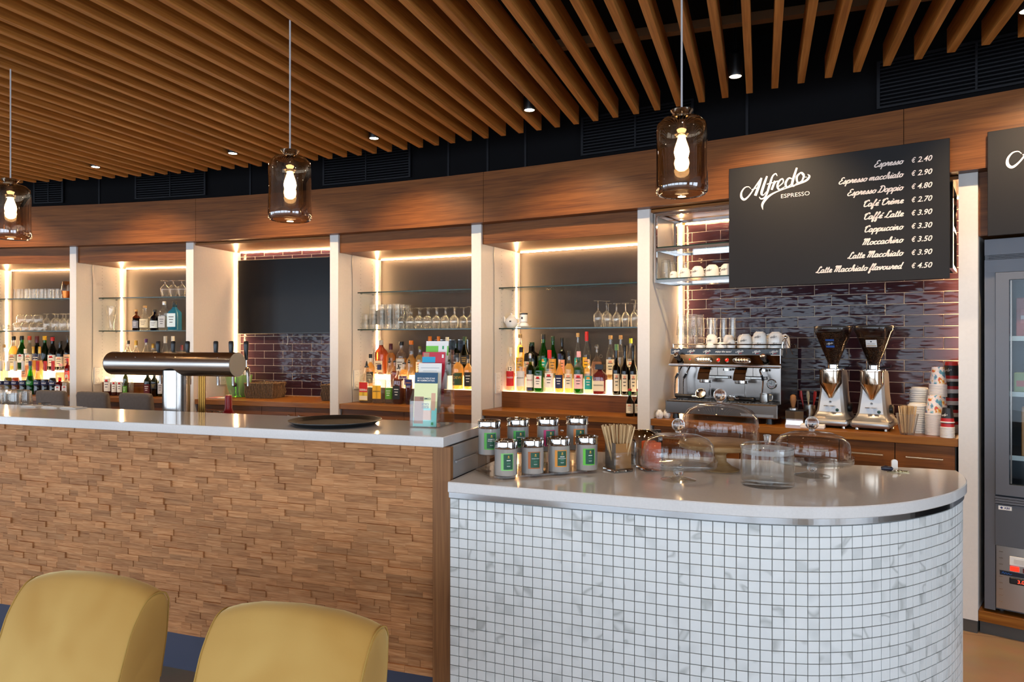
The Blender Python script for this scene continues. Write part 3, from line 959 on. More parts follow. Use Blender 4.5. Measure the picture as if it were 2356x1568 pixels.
ctr = thing('serving_counter', 'low rounded serving counter faced with white marble mosaic', 'counter', (-0.2, 2.75, 0))
coff = -Vector(ctr.location)
MB().prism(ctr_poly(0.0185), 0.0, 0.9472).build('body', pm('grey grout', '#8d8a86', 0.8), ctr, loc=coff)
st = MB()
e0, e1 = inset(edge, 0.008), inset(edge, 0.018)
for i in range(len(e0) - 1):
    st.add([(*e0[i], 0.928), (*e0[i + 1], 0.928), (*e0[i + 1], 0.9472), (*e0[i], 0.9472), (*e1[i], 0.928), (*e1[i + 1], 0.928)], [(0, 1, 2, 3), (0, 4, 5, 1)])
st.build('steel_band', pm('band steel', '#c4c8cc', 0.16, 1.0), ctr, True, loc=coff)

def marble_mat():
    m, nt, b, out = new_mat('white marble mosaic')
    N, L = nt.nodes, nt.links
    geo = N.new('ShaderNodeNewGeometry'); oi = N.new('ShaderNodeObjectInfo')
    ad = N.new('ShaderNodeMath'); ad.operation = 'ADD'
    L.new(oi.outputs['Random'], ad.inputs[0]); L.new(geo.outputs['Random Per Island'], ad.inputs[1])
    cmb = N.new('ShaderNodeCombineXYZ')
    for i in range(3): L.new(ad.outputs[0], cmb.inputs[i])
    va = N.new('ShaderNodeVectorMath'); va.operation = 'MULTIPLY_ADD'
    va.inputs[1].default_value = (23, 31, 17)
    L.new(cmb.outputs[0], va.inputs[0]); L.new(geo.outputs['Position'], va.inputs[2])
    n1 = N.new('ShaderNodeTexNoise'); n1.inputs['Scale'].default_value = 5; n1.inputs['Detail'].default_value = 2; n1.inputs['Distortion'].default_value = 0.6
    L.new(va.outputs[0], n1.inputs['Vector'])
    # thin veins where the noise crosses the middle
    sb = N.new('ShaderNodeMath'); sb.operation = 'SUBTRACT'; sb.inputs[1].default_value = 0.645
    L.new(n1.outputs['Fac'], sb.inputs[0])
    ab = N.new('ShaderNodeMath'); ab.operation = 'ABSOLUTE'; L.new(sb.outputs[0], ab.inputs[0])
    r = N.new('ShaderNodeValToRGB')
    e = r.color_ramp.elements
    e[0].position, e[0].color = 0.0, (*lin('#b2b4b1'), 1)
    e[1].position, e[1].color = 0.028, (*lin('#d9dad8'), 1)
    q = e.new(0.3); q.color = (*lin('#dfe0de'), 1)
    L.new(ab.outputs[0], r.inputs['Fac'])
    n2 = N.new('ShaderNodeTexNoise'); n2.inputs['Scale'].default_value = 6
    L.new(va.outputs[0], n2.inputs['Vector'])
    r2 = N.new('ShaderNodeValToRGB')
    r2.color_ramp.elements[0].position = 0.28; r2.color_ramp.elements[0].color = (0.78, 0.79, 0.79, 1)
    r2.color_ramp.elements[1].position = 0.42; r2.color_ramp.elements[1].color = (1, 1, 1, 1)
    L.new(n2.outputs['Fac'], r2.inputs['Fac'])
    mx = N.new('ShaderNodeMix'); mx.data_type = 'RGBA'; mx.blend_type = 'MULTIPLY'; mx.inputs['Factor'].default_value = 1.0
    L.new(r.outputs['Color'], mx.inputs[6]); L.new(r2.outputs['Color'], mx.inputs[7])
    L.new(mx.outputs[2], b.inputs['Base Color'])
    b.inputs['Roughness'].default_value = 0.28
    return m
M_MARBLE = marble_mat()
MOD, TS = 0.0349, 0.0326
tmesh = MB().cbox(-TS / 2, TS / 2, 0, 0.0058, -TS / 2, TS / 2, 0.0009).mesh('mosaic_tile', M_MARBLE)
face = inset(edge, 0.012)
# walk along the face and drop a column of tiles every module
cum = [0.0]
for a_, b_ in zip(face[:-1], face[1:]):
    cum.append(cum[-1] + math.dist(a_, b_))
def along(s):
    for i in range(len(face) - 1):
        if cum[i + 1] >= s:
            k = (s - cum[i]) / (cum[i + 1] - cum[i])
            a_, b_ = face[i], face[i + 1]
            return (a_[0] + (b_[0] - a_[0]) * k, a_[1] + (b_[1] - a_[1]) * k), math.atan2(b_[1] - a_[1], b_[0] - a_[0])
    return face[-1], math.atan2(face[-1][1] - face[-2][1], face[-1][0] - face[-2][0])
tiles = []
s_ = MOD / 2 + 0.002
while s_ < cum[-1] - MOD * 0.4:
    (px, py), an = along(s_)
    dep = -px * math.sin(YAW) + py * math.cos(YAW)
    vx, vy = -px, -py
    cosv = (math.sin(an) * vx - math.cos(an) * vy) / math.hypot(vx, vy)
    for r_ in range(27):
        zc = 0.9245 - MOD * (r_ + 0.5)
        if zc < 0.0:
            break
        yp = 785 + 1653 * (1.4835 - zc) / dep
        score = (cosv / dep ** 2) if yp < 1575 else 0.0
        tiles.append((score, px, py, zc, an))
    s_ += MOD
tiles.sort(key=lambda q: -q[0])
fld = MB()
for i, (sc_, px, py, zc, an) in enumerate(tiles):
    if i < 300:
        mesh_obj('mosaic_tile', tmesh, ctr, Vector((px, py, zc)) + coff, an)
    else:
        one = MB().cbox(-TS / 2, TS / 2, 0, 0.0058, -TS / 2, TS / 2, 0.0009)
        one.xf(Matrix.Translation((px, py, zc)) @ Matrix.Rotation(an, 4, 'Z'))
        fld.add(one.v, one.f)
tag(fld.build('mosaic_tile_field', M_MARBLE, ctr, loc=coff), kind='stuff')

# ---------------------------------------------------------------- pendant lamps of smoked glass
def smoked():
    return thin_glass('smoked glass', (0.60, 0.50, 0.40), 1.4, 0.02, base=0.20)
def pendant(x, label):
    t = thing('pendant_lamp', label, 'pendant lamp', (x, 2.58, 1.998), 0, 'smoked glass pendants')
    S = [(0.0, 0.012), (0.06, 0.008), (0.083, 0.006)]
    shade = [(0.070, 0.004), (0.080, 0.0), (0.088, 0.008), (0.0905, 0.025), (0.0885, 0.06), (0.087, 0.15), (0.0885, 0.22), (0.084, 0.248), (0.066, 0.265), (0.040, 0.273), (0.030, 0.275)]
    MB().lathe(shade, 40).build('glass_shade', smoked(), t, True, 80)
    MB().lathe([(0.018, 0.270), (0.030, 0.271), (0.024, 0.276), (0.040, 0.296), (0.037, 0.297), (0.018, 0.283), (0.006, 0.285), (0.006, 0.30)], 28).build('collar', pm('bronze chrome', '#a89886', 0.12, 1.0), t, True, 60)
    sk = MB().lathe([(0.0, 0.262), (0.017, 0.262), (0.017, 0.212), (0.019, 0.205), (0.0, 0.205)], 18).build('socket', M_CHROME, t, True, 50)
    MB().lathe([(0.006, 0.281), (0.006, 0.262)], 10).build('socket_stem', M_BLACKP, t, True)
    bulb = MB().lathe([(0.0125, 0.2048), (0.014, 0.195), (0.024, 0.165), (0.0265, 0.150), (0.022, 0.130), (0.011, 0.121), (0, 0.119)], 20).build('bulb', emitter('glowing bulb', (1.0, 0.62, 0.28), 75.0), t, True, 80)
    MB().tube([(0, 0, 0.30), (0, 0, 0.965)], 0.0034, 8).build('cable', pm('grey flex', '#b5b3b6', 0.6), t, True)
    return t
pendant(-3.551, 'smoked glass pendant lamp cut by the left picture edge')
pendant(-1.892, 'smoked glass pendant lamp hanging in front of the television niche')
pendant(-0.262, 'smoked glass pendant lamp nearest the coffee menu board')

# ---------------------------------------------------------------- bottles
PROF = {
 'std': [(0, 0), (.90, 0), (1, .02), (1, .56), (.92, .62), (.60, .685), (.38, .73), (.35, .80), (.35, .97)],
 'wine': [(0, 0), (.92, 0), (1, .02), (1, .50), (.90, .58), (.60, .67), (.40, .75), (.37, .82), (.37, .97)],
 'tall': [(0, 0), (.92, 0), (1, .02), (1, .62), (.85, .69), (.48, .74), (.40, .80), (.40, .97)],
 'round': [(0, 0), (.85, 0), (.98, .04), (1, .28), (.95, .46), (.70, .58), (.42, .65), (.33, .70), (.33, .95)],
 'shoulder': [(0, 0), (.92, 0), (1, .02), (1, .55), (.96, .62), (.75, .685), (.42, .72), (.38, .76), (.38, .95)],
 'slim': [(0, 0), (.9, 0), (1, .02), (1, .48), (.85, .56), (.56, .61), (.44, .66), (.42, .97)],
 'slimneck': [(0, 0), (.9, 0), (1, .02), (1, .48), (.74, .58), (.48, .68), (.36, .78), (.34, .95)],
 'cone': [(0, 0), (.92, 0), (1, .02), (1, .38), (.90, .50), (.62, .67), (.42, .78), (.33, .84), (.33, .92)],
 'bulb': [(0, 0), (.90, 0), (1, .03), (1, .38), (.82, .46), (.48, .53), (.44, .58), (.52, .66), (.48, .74), (.36, .80), (.36, .94)],
 'jug': [(0, 0), (.75, 0), (.98, .10), (1, .35), (.82, .52), (.42, .63), (.26, .68), (.26, .84)],
 'beer': [(0, 0), (.92, 0), (1, .03), (1, .45), (.85, .55), (.52, .65), (.38, .74), (.36, .96)],
 'bols': [(0, 0), (.92, 0), (1, .02), (1, .20), (.93, .24), (1, .28), (1, .42), (.80, .52), (.54, .64), (.42, .74), (.38, .96)],
 'apoth': [(0, 0), (.92, 0), (1, .03), (1, .58), (.92, .66), (.55, .72), (.36, .75), (.34, .92)],
 'scotch': [(0, 0), (.92, 0), (1, .02), (.97, .42), (1, .56), (.98, .63), (.80, .70), (.46, .77), (.38, .81), (.36, .95)],
 'tequila': [(0, 0), (.92, 0), (1, .02), (1, .54), (.86, .62), (.52, .70), (.36, .76), (.32, .88)],
 'gin': [(0, 0), (.92, 0), (1, .02), (1, .60), (.88, .68), (.52, .75), (.36, .79), (.33, .90)],
 'square': [(0, 0), (.90, 0), (.98, .02), (.98, .60), (.90, .67), (.50, .72), (.36, .76), (.35, .95)],
 'flat': [(0, 0), (.90, 0), (.98, .02), (.98, .58), (.88, .65), (.52, .72), (.34, .78), (.32, .92)],
 'flask': [(0, 0), (.90, 0), (.98, .03), (.98, .60), (.92, .66), (.55, .74), (.34, .79), (.33, .86)],
}
SQUARE = {'square': 6, 'flat': 5, 'flask': 6, 'gin': 4, 'tequila': 4, 'scotch': 4}
GL = {'clear': (0.97, 0.975, 0.965), 'green': (0.10, 0.60, 0.07), 'dkgreen': (0.10, 0.26, 0.06), 'olive': (0.38, 0.42, 0.06), 'dkolive': (0.20, 0.17, 0.03),
      'black': (0.05, 0.06, 0.05), 'brown': (0.42, 0.16, 0.04), 'navyg': (0.03, 0.07, 0.25), 'blueg': (0.45, 0.78, 0.92), 'milk': (0.9, 0.88, 0.82), 'red': (0.7, 0.06, 0.05)}
LQ = {'peach': '#f2cdb4', 'yellow': '#f4d890', 'pale': '#efe3cc', 'amber': '#f3cd84', 'whisky': '#9a5020', 'crimson': '#8f2014', 'aperol': '#7a1512', 'green': '#27a01c',
      'dkgreen': '#1d4a16', 'olive': '#5c6412', 'dkolive': '#3a300c', 'black': '#0e0b0a', 'brown': '#5a2408', 'navyg': '#0c1a48', 'blueg': '#8fd0e6', 'milk': '#e9e2d4',
      'red': '#b3140f', 'oliveY': '#8f8420', 'orangeb': '#b0672a', 'plum': '#2a0f22', 'navyl': '#10143a', 'clear': '#eceae4'}
CAPC = {'cream': '#e4d9c2', 'black': '#141416', 'cork': '#c89a5e', 'dkgreen': '#1c3a20', 'silver': '#b9bcc2', 'red': '#c2181c', 'navy': '#1b2452', 'pink': '#e7a9b0', 'greencork': '#5f8a5a',
        'lime': '#b5b82a', 'greenred': '#1f8a2a', 'pourer': '#15171a', 'maroon': '#5a1a22', 'orange': '#d0701e', 'olivecap': '#6e6a30', 'dark': '#2a241f', 'gold': '#c39a4a',
        'purplecap': '#4a2560', 'whitewrap': '#ddd4c2', 'silvercap': '#cfd0d2', 'redorange': '#c2441e', 'yellowblack': '#d9a51e', 'redcap': '#b41c22', 'silverwrap': '#c9c6c4', 'redwrap': '#a8222a'}
LABC = {'red': '#c8201e', 'white': '#ece7de', 'yellow': '#eeb526', 'cream': '#e9dcc0', 'teal': '#1f9e96', 'amber': '#e0a040', 'peach': '#e59a7a', 'navy': '#18204a', 'pink': '#eec0c2',
        'tequila': '#e6c23c', 'hexgreen': '#5a9a2c', 'blackwhite': '#141313', 'navyorange': '#1c2a66', 'black': '#1a1714', 'creamlow': '#e8d8bc', 'silver': '#b7b9bb', 'oval': '#d8dccb',
        'blackgold': '#1c1a14', 'dkgreen': '#2b4a2c', 'blacktall': '#181614', 'purple': '#43265e', 'redblack': '#5a1414', 'greylab': '#8a8a96', 'creamlab': '#e3d3b0', 'diamond': '#cfd6d8',
        'bluelab': '#cfe2ea', 'vermouth': '#e8e4dc', 'redcream': '#c9a07a', 'orange': '#e39a6a', 'redlab': '#d23a34', 'greenband': '#167a2a', 'whitecircle': '#ece8e2', 'swirl': '#d9d4d0'}
def capmat(k): return pm('cap ' + k, CAPC[k], 0.4, 1.0 if k in ('silver', 'silvercap', 'gold') else 0.0)
def labmat(k): return pm('label ' + k, LABC[k], 0.6)
M_INKW = pm('white print', '#efece6', 0.6)
M_INKD = pm('dark print', '#221f26', 0.6)
M_INKR = pm('red print', '#b3262a', 0.6)
M_GOLD = pm('gold print', '#b8903c', 0.4, 0.6)

def patch(mb, sh, R, H, u0, u1, z0, z1, off):
    """label patch hugging the body between angles u0..u1 about the front (-y)"""
    n = 10
    sq = SQUARE.get(sh)
    if sq:
        hw = R * 0.98
        x0, x1 = math.sin(u0) * hw * 1.02, math.sin(u1) * hw * 1.02
        mb.add([(x0, -hw - off - 0.0004, z0), (x1, -hw - off - 0.0004, z0), (x1, -hw - off - 0.0004, z1), (x0, -hw - off - 0.0004, z1)], [(0, 1, 2, 3)])
        return mb
    v = []
    for i in range(n + 1):
        a = u0 + (u1 - u0) * i / n
        r = R + off
        v += [(r * math.sin(a), -r * math.cos(a), z0), (r * math.sin(a), -r * math.cos(a), z1)]
    mb.add(v, [(2 * i, 2 * i + 2, 2 * i + 3, 2 * i + 1) for i in range(n)])
    return mb

def wrap_text(body, width, R, z, sh, off, bold=0.02, shear=0.0, flip=False):
    v, f = text_verts(body, 1.0, shear, bold, 'CENTER')
    xs = [p[0] for p in v]
    k = width / (max(xs) - min(xs))
    hw = R * 0.98
    def fn(x, y):
        x, y = x * k, y * k
        if flip: x, y = -x, -y
        if SQUARE.get(sh):
            return (x, -hw - off - 0.0008, z + y)
        a = x / R
        return ((R + off) * math.sin(a), -(R + off) * math.cos(a), z + y)
    return flat_on(v, f, fn)

def bottle(b, lv, s, d, R, H, sh, glass, liq, fill, cap, lab, txt, desc):
    z0 = {'s': ST, 't': ST + 0.1, 'c': CT, '1': SHELF['1'], '2': SHELF['2']}[lv] + 0.0004
    A, t, n, a, w = bay(b)
    root = thing('bottle', desc, 'bottle', BL(b, s, d, z0), a + random.uniform(-0.08, 0.08) + (0.05 if sh in SQUARE else 0.28), 'bottles in the drinks niches')
    sq = SQUARE.get(sh)
    pr = [(r * R, z * H) for r, z in PROF[sh]]
    nseg = 24
    MB().lathe(pr, nseg, sq=sq).build('glass', thin_glass('bottle glass ' + glass, GL[glass], 1.7 if glass == 'clear' else 1.1, haze=0.03 if glass == 'clear' else 0.0), root, True, 60)
    # liquid column inside
    if glass != 'black':
        zf = fill * H
        lp = [(0, 0.004)]
        for (r1, z1), (r2, z2) in zip(pr[1:-1], pr[2:]):
            if z1 >= zf: break
            lp.append((max(r1 - 0.0022, 0.002), max(z1, 0.004)))
            if z2 >= zf:
                k = (zf - z1) / max(z2 - z1, 1e-6)
                lp.append((max(r1 + (r2 - r1) * k - 0.0022, 0.002), zf)); break
        lp.append((0, lp[-1][1]))
        dn = {'clear': 0.12, 'pale': 0.25, 'peach': 0.4, 'black': 0.9}.get(liq, 0.45)
        MB().lathe(lp, nseg, sq=sq).build('liquid', liquid('liquid ' + liq, LQ[liq], dn), root, True, 60)
    # closure
    zt, rt = pr[-1][1], pr[-1][0]
    if cap == 'pourer':
        MB().lathe([(rt * 1.05, zt - 0.012), (rt * 1.15, zt - 0.004), (rt * 0.7, zt), (rt * 0.5, zt + (H - zt) * 0.5), (0.004, H - 0.002), (0, H)], 12).build('pourer', capmat('pourer'), root, True, 50)
    elif cap in ('greenred',):
        MB().lathe([(rt * 1.06, zt * 0.80), (rt * 1.06, zt - 0.008), (0, zt - 0.007)], 14).build('neck_foil', pm('cap greenred', CAPC['greenred'], 0.4), root, True, 50)
        MB().lathe([(rt * 1.25, zt - 0.008), (rt * 1.25, H - 0.002), (rt, H), (0, H)], 14).build('cap', capmat('redcap'), root, True, 50)
    elif sh == 'jug':
        MB().sphere((0, 0, H - R * 0.42), R * 0.42, 14, 8).tube([(0, 0, zt - 0.02), (0, 0, H - R * 0.5)], R * 0.2, 10).build('stopper', M_GLASS, root, True)
        ring = [(R * 0.42 + R * 0.28 + R * 0.24 * math.cos(q), 0, zt * 0.78 + R * 0.28 * math.sin(q)) for q in [2 * PI * i / 14 for i in range(15)]]
        MB().tube(ring, R * 0.07, 6, False).build('ring_handle', M_GLASS, root, True)
    elif sh == 'flask':
        MB().cbox(-R * 0.62, R * 0.62, -R * 0.62, R * 0.62, zt - 0.006, H, 0.002).build('cap', capmat('black'), root)
    else:
        hc = {'cork': 0.09, 'gold': 0.16 if sh == 'std' else 0.2, 'red': 0.2, 'whitewrap': 0.2, 'silverwrap': 0.3, 'redwrap': 0.3, 'navy': 0.14, 'maroon': 0.2, 'pink': 0.14, 'cream': 0.14}.get(cap, 0.12) * H
        z1 = H - hc
        rc = max(rt * 1.12, 0.011)
        MB().lathe([(rc, z1), (rc * 1.04, z1 + hc * 0.3), (rc * 1.02, H - 0.002), (rc * 0.9, H), (0, H)], 16).build('cap', capmat(cap), root, True, 50)
    # label
    if lab != 'none':
        low, hi = {'creamlow': (0.06, 0.40), 'blacktall': (0.10, 0.50), 'bluelab': (0.12, 0.58), 'silver': (0.10, 0.48), 'whitecircle': (0.15, 0.5), 'tequila': (0.06, 0.50),
                   'navyorange': (0.42, 0.55), 'hexgreen': (0.10, 0.34), 'blackgold': (0.30, 0.52), 'oval': (0.42, 0.6), 'vermouth': (0.22, 0.46)}.get(lab, (0.12, 0.46))
        if sh == 'bols': low, hi = 0.285, 0.40
        if sh == 'slim': low, hi = 0.08, 0.42
        u = 1.25 if sh == 'bols' else (0.75 if sh == 'slim' else 0.95)
        if lab == 'vermouth':
            u = 0.7
        lb = patch(MB(), sh, R, H, -u, u, low * H, hi * H, 0.0005).build('label', labmat(lab), root, True)
        zc, hh = (low + hi) / 2 * H, (hi - low) * H
        if txt:
            col = {'OUZO': M_INKW, 'MOLINARI': M_INKD, 'PERNOD': M_INKR, 'DISARONNO': M_INKD, 'SIERRA': M_INKW, 'GORDONS': M_INKD, 'APEROL': pm('orange print', '#e8902a', 0.6), 'DEW': M_GOLD, 'BOLS': M_INKW}[txt]
            body = {'GORDONS': "GORDON'S"}.get(txt, txt)
            wrap_text(body, R * (1.1 if txt == 'BOLS' else 1.45), R, zc + hh * (-0.12 if txt in ('BOLS', 'APEROL') else 0.02), sh, 0.0009).build('lettering', col, lb)
            if txt == 'OUZO':
                wrap_text('12', R * 0.8, R, zc + hh * 0.55, sh, 0.0009).build('lettering', M_INKD, lb)
            if txt == 'SIERRA':
                patch(MB(), sh, R, H, -u * 0.95, u * 0.95, zc - hh * 0.05, hi * H - 0.003, 0.0007).build('label_band', labmat('red'), lb)
                patch(MB(), sh, R, H, -u * 0.9, u * 0.9, low * H + 0.004, zc - hh * 0.25, 0.0007).build('label_band', labmat('cream'), lb)
            if txt == 'PERNOD':
                patch(MB(), sh, R, H, -0.6, 0.6, low * H - 0.02, low * H - 0.006, 0.0007).build('label_band', labmat('navy'), lb)
        else:
            ink = M_INKD if sum(lin(LABC[lab])) > 0.9 else M_INKW
            if lab in ('blackgold', 'dkgreen'): ink = M_GOLD
            for q in range(3):
                zb = zc + hh * (0.22 - 0.2 * q)
                patch(MB(), sh, R, H, -u * (0.55 - 0.1 * q), u * (0.55 - 0.12 * q), zb, zb + hh * 0.05, 0.0008).build('print_line', ink, lb)
            if lab in ('pink', 'vermouth', 'cream', 'yellow', 'white', 'whitecircle', 'swirl', 'teal'):
                patch(MB(), sh, R, H, -u * 0.35, u * 0.35, zc + hh * 0.26, zc + hh * 0.42, 0.0008).build('emblem', {'teal': labmat('amber'), 'yellow': labmat('orange')}.get(lab, labmat('red' if lab != 'cream' else 'peach')), lb)
        if sh == 'square' and glass == 'black':
            patch(MB(), sh, R, H, -u * 0.9, -u * 0.25, low * H + 0.004, zc, 0.0008).build('emblem', labmat('orange'), lb)
            patch(MB(), sh, R, H, u * 0.25, u * 0.9, low * H + 0.004, zc, 0.0008).build('emblem', labmat('orange'), lb)
    return root
